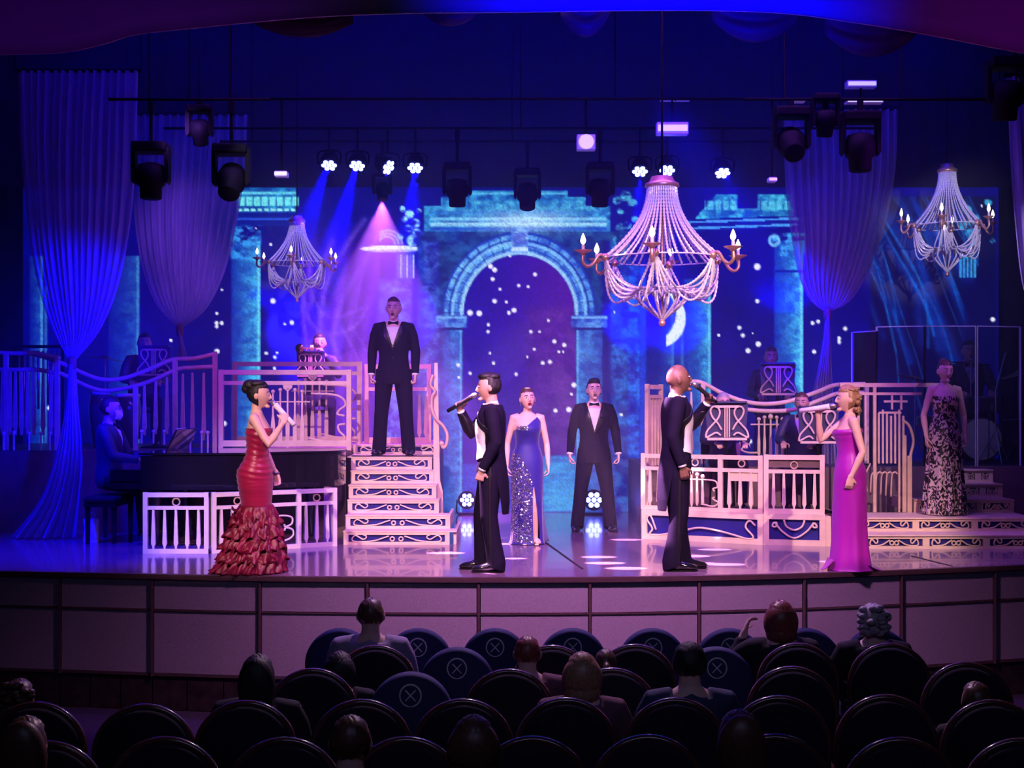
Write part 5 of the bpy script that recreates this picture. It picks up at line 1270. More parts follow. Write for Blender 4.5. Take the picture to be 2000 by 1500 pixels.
def grow(R, g, lo=None, hi=None): return [(a, b, z, rx + g, ry + g) for a, b, z, rx, ry in R if (lo is None or z >= lo) and (hi is None or z <= hi)]
def joints(sex, **ov):
    f = sex == 'f'; sx = .155 if f else .188; sz = 1.43 if f else 1.46
    J = {}
    for s, n in ((1, 'L'), (-1, 'R')):
        J['sh' + n] = V((s * sx, .008, sz)); J['el' + n] = V((s * (sx + .055), .03, sz - .29)); J['wr' + n] = V((s * (sx + .065), -.045, sz - .545)); J['hd' + n] = V((0, -.12, -1)); J['hp' + n] = V((-s, 0, 0)); J['cu' + n] = .35
        J['hip' + n] = V((s * .088, .004, .92)); J['kn' + n] = V((s * .10, -.012, .50)); J['an' + n] = V((s * .105, .02, .085)); J['toe' + n] = V((s * .13, -.165, .028))
    J['neck'] = V((0, .014, 1.47)); J['head'] = V((0, -.014, 1.638 if f else 1.652)); J['ht'] = (0, 0, 0)
    for k, v in ov.items(): J[k] = V(v) if isinstance(v, tuple) and k != 'ht' else v
    return J
def head_M(J): return Matrix.Translation(J['head']) @ Euler(J['ht']).to_matrix().to_4x4()

def body_mesh(sex, J, vox=.0075, deci=.35, legs=True):
    mb = MB(); R = fine(MALE if sex == 'm' else FEM, 2); R = grow(R, -.012) if sex == 'm' else R; ringloft(mb, R)
    f = sex == 'f'; g = .84 if f else 1.0
    H = head_M(J); mb.tube([J['neck'] - V((0, 0, .03)), J['neck'] + V((0, -.002, .04)), H @ V((0, .018, -.06)), H @ V((0, .012, 0))], [.066 * g, .056 * g, .052 * g, .04], 12)
    head_shape(mb, H, sex)
    for n in 'LR':
        sh, el, wr = J['sh' + n], J['el' + n], J['wr' + n]
        if sex == 'm': sh = sh + V((-sh.x * .10, 0, -.035))
        mb.tube([sh + (sh - el).normalized() * .01 + V((-sh.x * .35, 0, .0)), sh, sh.lerp(el, .35), sh.lerp(el, .75), el, el.lerp(wr, .3), el.lerp(wr, .8), wr], [.05 * g, .056 * g, .050 * g, .043 * g, .041 * g, .043 * g, .031 * g, .027 * g], 12)
        if f: mb.ell(sh + V((-sh.x * .08, 0, -.012)), (.050, .050, .052), 12, 8)
        hand(mb, wr, J['hd' + n], J['hp' + n], J['cu' + n], .95 if f else 1.04)
        if legs:
            hp, kn, an, toe = J['hip' + n], J['kn' + n], J['an' + n], J['toe' + n]
            mb.tube([hp + V((0, 0, .03)), hp.lerp(kn, .15), hp.lerp(kn, .55), hp.lerp(kn, .92), kn, kn.lerp(an, .3), kn.lerp(an, .75), an, an - V((0, 0, .04))], [.085, .092, .074, .057, .055, .056, .040, .034, .034], 12)
            mb.tube([an + V((0, .035, -.045)), an + V((0, -.02, -.04)), an.lerp(toe, .55) - V((0, 0, .008)), toe], [(.030, .034), (.036, .038), (.042, .028), (.034, .016)], 10)
    return remesh(mb, vox, 2, deci, 'body')

def face(J, par, sex, lipm, open_=0.0, browm=None):
    H = head_M(J)
    for s in (-1, 1):
        mb = MB(); mb.ell((s * .034, -.0905, .010), (.0135, .007, .0075), 10, 6); mb.xf(H); e = mb.build('eye', m_eyew, par, True)
        mb = MB(); mb.ell((s * .0335, -.0965, .010), (.0062, .003, .0062), 8, 6); mb.xf(H); mb.build('iris', m_dark, e, True)
        mb = MB(); mb.tube([(s * .015, -.101, .031), (s * .034, -.099, .036), (s * .054, -.086, .031)], [.0030, .0042, .0022], 6); mb.xf(H); mb.build('eyebrow', browm or m_hairblack, par, True)
    mb = MB()
    if open_ > 0:
        mb.ell((0, -.0955, -.066), (.016, .008, .004 + open_ * .010), 12, 8); mb.xf(H); mb.build('open_mouth', m_mouth, par, True); mb = MB()
        mb.tube([V((.019 * math.cos(a), -.0985 + .008 * abs(math.cos(a)), -.066 + (.006 + open_ * .010) * math.sin(a))) for a in [2 * PI * k / 16 for k in range(17)]], .0036 if sex == 'f' else .0026, 6)
    else:
        mb.ell((0, -.0985, -.062), (.022, .006, .0045), 12, 6); mb.ell((0, -.0975, -.069), (.018, .007, .005), 12, 6)
    mb.xf(H); mb.build('lips', lipm, par, True)

def sleeves(mb, J, radii, end=.94):
    for n in 'LR':
        sh, el, wr = J['sh' + n], J['el' + n], J['wr' + n]
        top = V((sh.x * .45, sh.y, sh.z + .004))
        mb.tube([top, sh + V((-sh.x * .05, 0, -.022)), sh.lerp(el, .4), sh.lerp(el, .85), el, el.lerp(wr, .2), el.lerp(wr, .7), el.lerp(wr, end)], radii, 14)
def cuffs(J, par):
    for n in 'LR':
        el, wr = J['el' + n], J['wr' + n]; mb = MB(); mb.tube([el.lerp(wr, .90), el.lerp(wr, 1.0)], [.037, .038], 12); mb.build('cuff', m_shirt, par, True)
def trousers(J, par, flare=.085, m=None, stripe=True):
    mb = MB(); ringloft(mb, [(0, 0, .83, .14, .105)] + grow(fine(MALE, 2), .010, .86, 1.09))
    for n in 'LR':
        hp, kn, an = J['hip' + n], J['kn' + n], J['an' + n]
        mb.tube([hp + V((0, 0, .05)), hp.lerp(kn, .2), hp.lerp(kn, .6), kn, kn.lerp(an, .5), an + V((0, .005, -.005)), an + V((0, -.012, -.05))], [.100, .104, .092, .079, .076, flare * .93, (flare * .9, flare * 1.08)], 16)
    me = remesh(mb, .010, 3, .6); link('trousers', me, m or m_suit, par)
    if stripe: link('side_stripe', patch(me, lambda p, n: abs(n.x) > .8 and abs(p.y - .0) < .016 and p.z < .95 and p.x * n.x > 0, .002, 'side_stripe'), m_satin, par)
def shoes(J, par, rzs=(0, 0)):
    for n in 'LR':
        an, toe = J['an' + n], J['toe' + n]; f = (toe - an); f.z = 0; f.normalize(); mb = MB()
        b = V((an.x, an.y, 0))
        mb.tube([b - f * .075 + V((0, 0, .045)), b - f * .05 + V((0, 0, .055)), b + f * .03 + V((0, 0, .058)), b + f * .11 + V((0, 0, .043)), b + f * .185 + V((0, 0, .034)), b + f * .215 + V((0, 0, .026))], [(.02, .03), (.036, .05), (.042, .052), (.047, .036), (.040, .026), (.016, .014)], 12, ref=(f.y, -f.x, 0))
        mb.tube([b - f * .075 + V((0, 0, .008)), b - f * .03 + V((0, 0, .008)), b + f * .1 + V((0, 0, .007)), b + f * .2 + V((0, 0, .008)), b + f * .222 + V((0, 0, .009))], [(.03, .008), (.038, .008), (.047, .007), (.040, .008), (.012, .006)], 12, ref=(f.y, -f.x, 0))
        mb.build('shoe', m_patent, par, True)
def bow_tie(J, par, m):
    c = J['neck'] + V((0, -.072, .018)); mb = MB()
    for s in (-1, 1): mb.prism([(s * .006, -.007), (s * .055, -.022), (s * .060, 0), (s * .055, .022), (s * .006, .007)], -.008, .006, Matrix.Translation(c))
    mb.ell(c, (.011, .012, .011), 8, 6); mb.build('bow_tie', m, par)
def shirt(J, par, m=None):
    mb = MB(); ringloft(mb, grow(fine(MALE, 2), .004, .95, 1.45)); nk = J['neck']
    mb.tube([nk + V((0, 0, -.03)), nk + V((0, -.004, .03)), nk + V((0, -.010, .052))], [(.076, .074), (.067, .066), (.064, .064)], 16)
    me = remesh(mb, .009, 2, .5); return link('shirt', me, m or m_shirt, par)

def tux(J, par, vz=1.20, lap=True, m=None, m2=None):
    sh = shirt(J, par); trousers(J, par); shoes(J, par); cuffs(J, par); bow_tie(J, par, m_suit)
    mb = MB(); R = grow(fine(MALE, 2), .020, .95, 1.50); R = [(0, 0, .80, .180, .136), (0, 0, .87, .184, .140)] + R
    ringloft(mb, R, 26); sleeves(mb, J, [.05, .066, .063, .057, .055, .054, .046, .042])
    me = remesh(mb, .009, 3, 1.0)
    wv = lambda z: .082 * max(0, (z - vz)) / (1.47 - vz)
    carve(me, lambda p: (p.y < -.02 and abs(p.x) < wv(p.z) and p.z > vz) or (p.z > 1.47 and p.x ** 2 + (p.y - .005) ** 2 < .079 ** 2))
    jk = link('jacket', me, m or m_suit, par)
    if lap: link('lapel', patch(me, lambda p, n: p.y < -.03 and n.y < -.2 and p.z > vz - .02 and p.z < 1.46 and wv(p.z) - .004 < abs(p.x) < wv(p.z) + .012 + .05 * math.sin(PI * min(1, (p.z - vz + .02) / .27)), .007, 'lapel'), m2 or m_satin, jk)
    for k in range(2):
        mb = MB(); mb.ell((.0, -.142 + .004 * k, vz - .03 - .10 * k), (.010, .005, .010), 8, 6); mb.build('button', m_satin, jk, True)
    mb = MB(); mb.box((.10, -.128, 1.335), (.07, .012, .016), Matrix.Rotation(.5, 3, 'Z')); mb.build('pocket_square', m_suit, jk)

def tailcoat(J, par):
    """white tie: waistcoat, cut-away front, tails behind"""
    shirt(J, par); trousers(J, par, .092); shoes(J, par); cuffs(J, par); bow_tie(J, par, m_shirt)
    mb = MB(); ringloft(mb, [(0, -.002, .985, .168, .124)] + grow(fine(MALE, 2), .018, 1.0, 1.40)); me = remesh(mb, .009, 2, 1.0)
    carve(me, lambda p: p.z < 1.0 + .30 * max(0, abs(p.x) - .05) or p.z < .992 or (p.y < 0 and p.z > 1.28 and abs(p.x) < .55 * (p.z - 1.28)) or p.z > 1.39)
    link('waistcoat', me, m_shirt, par)
    mb = MB(); R = grow(fine(MALE, 2), .024, .99, 1.50)
    ringloft(mb, [(0, .055, .50, .150, .110), (0, .05, .62, .172, .125), (0, .03, .80, .188, .138), (0, .012, .93, .186, .138)] + R, 28)
    sleeves(mb, J, [.05, .067, .064, .058, .056, .055, .047, .043]); me = remesh(mb, .009, 3, 1.0)
    def drop(p):
        arm = False
        for n in 'LR':
            a, b = J['el' + n], J['wr' + n]
            t = max(0, min(1, (p - a).dot(b - a) / (b - a).length_squared))
            if (p - a.lerp(b, t)).length < .062: arm = True
            a2, b2 = J['sh' + n], J['el' + n]; t = max(0, min(1, (p - a2).dot(b2 - a2) / (b2 - a2).length_squared))
            if (p - a2.lerp(b2, t)).length < .070 and abs(p.x) > .165: arm = True
        if arm: return False
        if p.z > 1.47 and p.x ** 2 + (p.y - .005) ** 2 < .081 ** 2: return True
        if p.z < .515: return True
        if p.z < 1.06: return p.y < -.03 + .085 * sst(1.06, .93, p.z) + .05 * sst(.93, .5, p.z) - (.0 if p.z < 1.0 else .0)
        return p.y < -.042 - .045 * sst(1.22, 1.45, p.z) and abs(p.x) < .195 - .125 * sst(1.20, 1.45, p.z)
    carve(me, drop); jk = link('tailcoat', me, m_suit, par)
    link('lapel', patch(me, lambda p, n: p.y < -.02 and 1.14 < p.z < 1.45 and p.y < -.042 - .045 * sst(1.22, 1.45, p.z) + .05 * math.sin(PI * min(1, (p.z - 1.13) / .32)) and abs(p.x) < .195 - .125 * sst(1.20, 1.45, p.z) + .045 * math.sin(PI * min(1, (p.z - 1.13) / .32)), .006, 'lapel'), m_satin, jk)

def root(label, loc, rz, k): 
    t = thing('person', label, 'person', loc, rz); t.scale = (k, k, k); return t
def world(t, p): return Matrix.Translation(t.location) @ t.rotation_euler.to_matrix().to_4x4() @ Matrix.Diagonal((t.scale.x, t.scale.x, t.scale.x, 1)) @ V(p)
m_mesh_g = mat('mic_grille', (.35, .35, .38), .4, .8, .3, 200); m_micw = mat('white_mic_body', (.85, .82, .86), .3, var=.03); m_micb = mat('black_mic_body', (.03, .03, .035), .35, .3, .1, 20)
def microphone(head, tail, m, label, g=1.0):
    head = V(head); tail = V(tail); d = (tail - head); L = d.length; M = Matrix.Translation(head) @ d.to_track_quat('Z', 'Y').to_matrix().to_4x4()
    t = thing('microphone', label, 'microphone', tuple(head)); Mi = Matrix.Translation(-head) @ M
    mb = MB(); mb.lathe([(.002, -.03), (.019, -.02), (.026, 0), (.025, .018), (.022, .03)], n=14); mb.xf(Mi); mb.build('grille', m_mesh_g, t, True)
    mb = MB(); mb.lathe([(.022, .03), (.024 * g, .035), (.021 * g, .06), (.0185 * g, L * .55), (.0175 * g, L)], n=14); mb.xf(Mi); mb.build('handle', m, t, True)

def held_mic(t, J, n, m, label, L=.27):
    """microphone from just before the lips through the closed hand"""
    H = head_M(J); lips = H @ V((0, -.135, -.066)); d = J['hd' + n].normalized(); pn = J['hp' + n]; pn = (pn - d * pn.dot(d)).normalized()
    g = J['wr' + n] + d * .085 + pn * .034; ax = (g - lips).normalized(); microphone(world(t, lips), world(t, lips + ax * L), m, label, 1.25 if m is m_micw else 1.0)
# ---- 1 tuxedoed man on the stairs
J = joints('m', wrL=(.245, -.05, .90), wrR=(-.245, -.05, .90), cuL=.85, cuR=.85, hipL=(.10, 0, .92), hipR=(-.10, 0, .92), knL=(.135, -.012, .50), knR=(-.135, -.012, .50), anL=(.165, .02, .085), anR=(-.165, .02, .085), toeL=(.20, -.16, .028), toeR=(-.20, -.16, .028), ht=(.05, 0, -.06))
t = root('man in black tuxedo standing with fists down on top of the staircase', (PX(769, 15.62), 15.62, .884), 0, 1.045)
link('body', body_mesh('m', J), SK_LIGHT, t); face(J, t, 'm', m_lipm, .5, m_hairbrown); hair_shell(head_M(J), m_hairbrown, t, LINE_SHORT, .004); tux(J, t, 1.22)
# ---- 2 tuxedoed man before the screen
J = joints('m', wrL=(.285, -.05, .90), wrR=(-.285, -.05, .90), elL=(.255, .03, 1.16), elR=(-.255, .03, 1.16), knL=(.15, -.012, .50), knR=(-.15, -.012, .50), anL=(.195, .02, .085), anR=(-.195, .02, .085), toeL=(.235, -.16, .028), toeR=(-.235, -.16, .028), cuL=.5, cuR=.5, ht=(-.10, 0, .08))
t = root('dark-haired man in black tuxedo standing wide before the glowing floor lamp', tuple(edge_pt(1160, 1037)), 0, 1.0)
link('body', body_mesh('m', J), SK_LIGHT, t); face(J, t, 'm', m_lipm, .9)
def quiff(mb): mb.ell((0, -.028, .104), (.070, .072, .038), 14, 10)
hair_shell(head_M(J), m_hairblack, t, LINE_SHORT, .012, extra=quiff); tux(J, t, 1.17)
# ---- 3 tailcoat singer facing left
J = joints('m', elR=(-.225, -.18, 1.235), wrR=(-.125, -.275, 1.445), hdR=(.45, -.20, .75), hpR=(.6, .3, -.3), cuR=.95, elL=(.235, .05, 1.16), wrL=(.205, -.075, .915), hdL=(-.1, -.25, -1), cuL=.8, knR=(-.10, -.08, .50), anR=(-.10, -.07, .085), toeR=(-.11, -.26, .028), anL=(.10, .05, .085), toeL=(.11, -.13, .028), ht=(.04, 0, 0))
t = root('black-haired singer in white tie tailcoat holding a dark microphone', tuple(edge_pt(958, 1115)), -PI / 2, 1.0)
link('body', body_mesh('m', J), SK_TAN, t); face(J, t, 'm', m_lipm, .3)
def quiff2(mb): mb.ell((0, -.022, .100), (.072, .076, .040), 14, 10); mb.ell((0, .035, .094), (.074, .075, .042), 12, 8)
hair_shell(head_M(J), m_hairblack, t, LINE_SHORT, .010, extra=quiff2); tailcoat(J, t)
held_mic(t, J, 'R', m_micb, 'dark microphone with silver grille held by the white-tie singer', .30)
# ---- 4 bald tailcoat singer facing right
J = joints('m', elL=(.25, -.16, 1.245), wrL=(.135, -.285, 1.45), hdL=(-.40, -.10, .8), hpL=(-.7, .4, -.3), cuL=.95, elR=(-.235, .06, 1.16), wrR=(-.225, -.02, .905), hdR=(.05, -.25, -1), cuR=.55, anR=(-.09, .05, .085), toeR=(-.10, -.14, .028), anL=(.09, -.06, .085), toeL=(.10, -.25, .028), ht=(-.16, 0, .1))
t = root('bald singer in white tie tailcoat with one hand raised', tuple(edge_pt(1322, 1113)), PI / 2, 1.045)
link('body', body_mesh('m', J), SK_BROWN, t); face(J, t, 'm', m_lipm, .5); tailcoat(J, t)
held_mic(t, J, 'L', m_micb, 'black microphone in the raised hand of the bald singer')

# ---- gowns
def gown(par, rings, m, name='gown', n=56, wav=None, vox=None):
    R = fine(rings, 6); mb = MB(); vs = []
    for i, (cx, cy, z, rx, ry) in enumerate(R):
        for k in range(n):
            a = 2 * PI * k / n; w = wav(a, z) if wav else 0
            vs.append((cx + (rx + w) * math.cos(a), cy + (ry + w) * math.sin(a), z))
    m_ = len(R); fs = [(i * n + k, i * n + (k + 1) % n, (i + 1) * n + (k + 1) % n, (i + 1) * n + k) for i in range(m_ - 1) for k in range(n)]
    fs.append(tuple(range(n - 1, -1, -1))); mb.add(vs, fs); o = mb.build(name, m, par, True)
    return o
def heel_feet(J): pass

LEGS = dict(hipL=(.08, .0, .92), hipR=(-.08, 0, .92), knL=(.056, .0, .50), knR=(-.056, 0, .50), anL=(.05, .03, .085), anR=(-.05, .03, .085), toeL=(.06, -.12, .03), toeR=(-.06, -.12, .03))
# 5 magenta gown, facing left
m_mag = mat('magenta_crepe', (.36, .008, .38), .45, 0, .08, 8, sheen=.1, bump=.15, bscale=14, stretch=(1, 1, .25))
J = joints('f', elR=(-.205, -.225, 1.235), wrR=(-.13, -.265, 1.49), hdR=(.42, -.05, .9), hpR=(.8, .2, -.3), cuR=.95, elL=(.215, .075, 1.135), wrL=(.205, -.035, .90), hdL=(-.05, -.15, -1), ht=(.0, 0, .0), **LEGS)
t = root('woman in strapless magenta gown singing into a white microphone', tuple(edge_pt(1658, 1113)), -PI / 2, .945)
link('body', body_mesh('f', J, legs=True), SK_LIGHT, t); face(J, t, 'f', m_lip, .4, m_hairbrown)
def curls(mb):
    rr = random.Random(4)
    for k in range(26):
        a = rr.uniform(-1.3, 1.3); z = rr.uniform(-.13, .05); mb.ell((.075 * math.sin(a), .045 + .06 * math.cos(a) + rr.uniform(-.01, .015), z), (.026, .024, .020), 8, 6)
    for k in range(10): mb.ell((rr.uniform(-.03, .03), .085 + rr.uniform(-.01, .02), -.10 - rr.uniform(0, .05)), .024, 8, 6)
    for k in range(14): a = rr.uniform(0, 2 * PI); mb.ell((.06 * math.cos(a), .02 + .07 * math.sin(a), .09 + rr.uniform(-.01, .012)), (.03, .03, .016), 8, 6)
hair_shell(head_M(J), m_hairblond, t, LINE_LONG, .010, extra=curls)
gw = gown(t, [(0, .02, .004, .205, .215), (0, .015, .06, .190, .195), (0, .01, .30, .172, .168), (0, .008, .60, .175, .160), (0, .010, .85, .184, .155), (0, .012, .95, .184, .148), (0, .004, 1.05, .160, .122), (0, 0, 1.13, .140, .108), (0, -.006, 1.22, .142, .114), (0, -.016, 1.29, .154, .130), (0, -.014, 1.345, .152, .126)], m_mag,
     wav=lambda a, z: .010 * math.sin(7 * a + 1) * sst(.9, .0, z))
mb = MB()
def fn(u, v):
    a = 2 * PI * u; return V(((.157 + .010 * math.sin(PI * v)) * math.cos(a), -.014 + (.131 + .012 * math.sin(PI * v)) * math.sin(a), 1.35 - .055 * v + .012 * math.sin(a + .5)))
mb.grid(fn, 48, 6, True); mb.build('bodice_fold', m_mag, gw, True)
mb = MB()
def fn(u, v):
    x = -.16 + .32 * u; return V((x * (1 - .75 * v * v), .15 + .16 * v, .06 * (1 - v) ** 2 + .006 + .006 * math.sin(u * 14) * (1 - v)))
mb.grid(fn, 20, 10); o = mb.build('train', m_mag, gw, True); o.modifiers.new('s', 'SOLIDIFY').thickness = .006
mb = MB()
def fn(u, v):
    x = (-.12 + .24 * u) * (1 - .75 * v); return V((x + .03 * v, -.17 - .10 * v, .10 * (1 - v) ** 1.6 + .006))
mb.grid(fn, 14, 10); o = mb.build('hem_sweep', m_mag, gw, True); o.modifiers.new('s', 'SOLIDIFY').thickness = .006
held_mic(t, J, 'R', m_micw, 'white microphone held level by the magenta singer', .33)
# 6 red mermaid gown, facing right
m_red = mat('crimson_satin', (.33, .006, .06), .38, 0, .12, 5, sheen=.2, bump=.55, bscale=9, stretch=(.35, .35, 3.2)); m_redr = mat('crimson_taffeta', (.17, .004, .030), .45, 0, .35, 12, bump=.5, bscale=22)
J = joints('f', elR=(-.215, -.14, 1.185), wrR=(-.135, -.265, 1.395), hdR=(.42, -.12, .85), hpR=(.7, .3, -.3), cuR=.95, elL=(.20, -.02, 1.14), wrL=(.205, -.13, .91), hdL=(0, -.2, -1), ht=(.02, 0, 0), **LEGS)
t = root('woman in strapless crimson mermaid gown with ruffled skirt', tuple(edge_pt(503, 1117)), PI / 2, .965)
link('body', body_mesh('f', J), SK_LIGHT, t); face(J, t, 'f', m_lip, .5)
def updo(mb): mb.ell((0, .085, .088), (.066, .068, .060), 14, 10); mb.ell((0, .115, .06), (.055, .05, .05), 12, 8); mb.ell((0, .02, .106), (.076, .09, .042), 12, 8)
hair_shell(head_M(J), m_hairblack, t, LINE_LONG, .008, extra=updo)
gw = gown(t, [(0, .01, .30, .16, .16), (0, .008, .45, .134, .130), (0, .010, .60, .142, .136), (0, .018, .78, .170, .158), (0, .026, .90, .182, .166), (0, .022, .96, .178, .156), (0, .006, 1.05, .150, .118), (0, 0, 1.13, .132, .102), (0, -.006, 1.21, .138, .110), (0, -.016, 1.28, .152, .128), (0, -.012, 1.335, .150, .122)], m_red,
     wav=lambda a, z: .0045 * math.sin(z * 115 + 2.0 * math.sin(a * 2)) * sst(.35, .5, z))
rr = random.Random(9)
for q, (z0, z1, r0, r1, sh) in enumerate(((.44, .62, .215, .150, .01), (.33, .50, .255, .175, .015), (.22, .39, .285, .20, .025), (.11, .28, .305, .23, .035), (.008, .17, .325, .25, .05))):
    nf = 11 + 2 * q; ph = rr.uniform(0, 6)
    def fn(u, v, z0=z0, z1=z1, r0=r0, r1=r1, nf=nf, ph=ph, sh=sh):
        a = 2 * PI * u; w = .030 * math.sin(nf * a + ph + 2 * v) + .016 * math.sin(2.3 * nf * a - 5 * v + ph) + .012 * math.sin(31 * a + 9 * v)
        r = r1 + (r0 - r1) * v ** .8 + w * v; z = z1 + (z0 - z1) * v + .016 * math.sin(nf * a * 1.5 + ph) * v * (1 if z0 > .05 else .0)
        return V((r * math.cos(a) * .95, sh * v * 1.4 + .012 + r * math.sin(a), max(.006, z)))
    mb = MB(); mb.grid(fn, 150, 12, True); o = mb.build('ruffle_tier', m_redr, gw, True); o.modifiers.new('s', 'SOLIDIFY').thickness = .005
# crumpled petals on the ruffles
for k in range(64):
    a = rr.uniform(0, 2 * PI); z = rr.uniform(.12, .58); r = .335 - .30 * z + rr.uniform(-.01, .02); c = V((r * math.cos(a) * .95, .03 + r * math.sin(a), z)); s_ = rr.uniform(.035, .06)
    Rm = Matrix.Translation(c) @ Euler((rr.uniform(-.8, .8), rr.uniform(-.8, .8), a + rr.uniform(-.5, .5))).to_matrix().to_4x4()
    mb = MB(); mb.grid(lambda u, v: V(((.3 * math.sin(PI * v) - .4 * (u - .5) ** 2) * s_, (u - .5) * 2 * s_ * math.sin(PI * min(.95, v * .8 + .15)), (v - .5) * 2.2 * s_ + .2 * s_ * math.sin(u * 9))), 6, 6); mb.xf(Rm); o = mb.build('ruffle_petal', m_redr, gw, True)
mb = MB()
def fn(u, v):
    x = -.20 + .40 * u; return V((x, .26 + .16 * v, max(.007, .14 * (1 - v) ** 1.5 + .02 * math.sin(u * 15) * (1 - v))))
mb.grid(fn, 26, 10); o = mb.build('train', m_redr, gw, True); o.modifiers.new('s', 'SOLIDIFY').thickness = .006
held_mic(t, J, 'R', m_micw, 'white microphone angled to the mouth of the crimson-gowned singer', .32)
mb = MB(); mb.tube(ring_pts(0, 0, .034, 14), .008, 6); mb.xf(Matrix.Translation(J['wrL']) @ Matrix.Rotation(PI / 2, 4, 'X')); mb.build('bracelet', m_mesh_g, t, True)
# 7 royal blue one-shoulder gown with sequins
m_royal = mat('royal_blue_crepe', (.012, .006, .20), .6, 0, .08, 8, sheen=.3); m_seq = mat('silver_blue_sequin', (.62, .68, 1.0), .12, .9, .3, 60)
J = joints('f', wrL=(.235, -.03, .885), elL=(.225, .03, 1.13), wrR=(-.235, -.02, .885), elR=(-.225, .03, 1.13), hipL=(.075, 0, .92), hipR=(-.075, 0, .92), knR=(-.06, 0, .5), anR=(-.05, .0, .085), toeR=(-.065, -.16, .028), anL=(.085, -.03, .085), toeL=(.105, -.19, .028), knL=(.072, -.05, .50), ht=(-.10, -.08, .12))
t = root('woman in one-shoulder royal blue gown with sequinned skirt', tuple(edge_pt(1030, 1062)), .10, .945)
link('body', body_mesh('f', J), SK_LIGHT, t); face(J, t, 'f', m_lip, .7, m_hairbrown)
def knot(mb): mb.ell((0, .06, .10), (.05, .05, .04), 12, 8)
hair_shell(head_M(J), m_hairbrown, t, LINE_LONG, .004, extra=knot)
mb = MB(); mb.ell(head_M(J) @ V((0, -.045, .118)), (.035, .018, .010), 10, 6); mb.build('hair_clip', m_gold, t, True)
for s in (-1, 1):
    mb = MB(); c = head_M(J) @ V((s * .083, .0, -.05)); mb.ell(c, (.007, .007, .022), 8, 6); mb.ell(c + V((0, 0, .03)), .008, 8, 6); mb.build('earring', m_seq, t, True)
RB = [(0, .02, .006, .205, .20), (0, .015, .08, .185, .18), (0, .01, .40, .175, .155), (0, .012, .70, .184, .150), (0, .012, .92, .188, .145), (0, .006, 1.04, .160, .120), (0, 0, 1.13, .132, .100), (0, -.006, 1.21, .138, .108), (0, -.016, 1.28, .152, .128), (0, -.012, 1.335, .152, .124), (0, 0, 1.40, .150, .092), (0, .004, 1.44, .12, .072)]
gw = gown(t, RB, m_royal, n=72, wav=lambda a, z: .006 * math.sin(9 * a) * sst(.8, .1, z))
me = gw.data
carve(me, lambda p: (p.z > 1.31 + .16 * (p.x + .05) / .2 and p.z > 1.29) or (.05 < p.x < .05 + .075 * sst(.86, .1, p.z) and p.y < 0 and p.z < .86 and p.z > .0))
sq = [];
rs_ = random.Random(2); mb = MB(); FB = fine(RB, 6)
for k in range(2600):
    z = rs_.uniform(.03, 1.02); a = rs_.uniform(-PI, 0)
    R_ = min(FB, key=lambda r: abs(r[2] - z)); x = R_[0] + (R_[3] + .004) * math.cos(a); y = R_[1] + (R_[4] + .004) * math.sin(a)
    if x > .035 - .10 * max(0, z - .75) / .25 or (z > .86 and x > -.02 - .5 * (z - .86)): continue
    nrm = V((math.cos(a) / R_[3], math.sin(a) / R_[4], 0)).normalized() + V((rs_.uniform(-.5, .5), rs_.uniform(-.2, .2), rs_.uniform(-.5, .5))); nrm.normalize()
    u = nrm.orthogonal().normalized(); w = nrm.cross(u); c = V((x, y, z)) + nrm * .003; r = rs_.uniform(.005, .011)
    mb.add([c + u * r, c + w * r, c - u * r, c - w * r], [(0, 1, 2, 3)])
o = mb.build('sequins', m_seq, gw); o['kind'] = 'stuff'
mb = MB()
for k in range(90):
    a = rs_.uniform(-2.6, -1.6); z = 1.315 + rs_.uniform(-.03, .02); c = V((.158 * math.cos(a), -.014 + .134 * math.sin(a), z)); nrm = V((math.cos(a), math.sin(a), rs_.uniform(-.6, .6))).normalized(); u = nrm.orthogonal().normalized(); w = nrm.cross(u); r = .008; mb.add([c + u * r, c + w * r, c - u * r, c - w * r], [(0, 1, 2, 3)])
o = mb.build('bodice_sequins', m_seq, gw); o['kind'] = 'stuff'
mb = MB()
def fn(u, v): return V((.10 + .17 * v * (.4 + .6 * u), -.02 + .22 * u, .80 * (1 - v) + .008 + .0))
mb.grid(fn, 10, 16); o = mb.build('train', m_royal, gw, True); o.modifiers.new('s', 'SOLIDIFY').thickness = .006
for s, n in ((1, 'L'), (-1, 'R')):
    mb = MB(); b = J['an' + n]; b = V((b.x, b.y, 0)); mb.tube([b + V((0, .05, .012)), b + V((0, -.05, .012)), b + V((0, -.20, .010))], [(.02, .008), (.03, .008), (.022, .006)], 10, ref=(1, 0, 0)); mb.tube([b + V((-.036, -.12, .02)), b + V((0, -.12, .062)), b + V((.036, -.12, .02))], .008, 6); mb.build('sandal', m_gold, t, True)
# 8 patterned gown
def pattern_mat():
    m = mat('black_gold_brocade', (.02, .016, .02), .4, 0, 0, 8); nt = m.node_tree; b = nt.nodes['Principled BSDF']; tc = nt.nodes.new('ShaderNodeTexCoord')
    mp = nt.nodes.new('ShaderNodeMapping'); mp.inputs['Scale'].default_value = (1, 1, .72); no = nt.nodes.new('ShaderNodeTexNoise'); no.inputs['Scale'].default_value = 21; no.inputs['Detail'].default_value = 2.5; no.inputs['Distortion'].default_value = 1.6
    nt.links.new(tc.outputs['Object'], mp.inputs[0]); nt.links.new(mp.outputs[0], no.inputs['Vector']); r = nt.nodes.new('ShaderNodeValToRGB'); r.color_ramp.elements[0].position = .50; r.color_ramp.elements[1].position = .53
    r.color_ramp.elements[0].color = (.012, .010, .014, 1); r.color_ramp.elements[1].color = (.72, .58, .46, 1); nt.links.new(no.outputs['Fac'], r.inputs[0]); nt.links.new(r.outputs[0], b.inputs['Base Color']); b.inputs['Roughness'].default_value = .35; return m
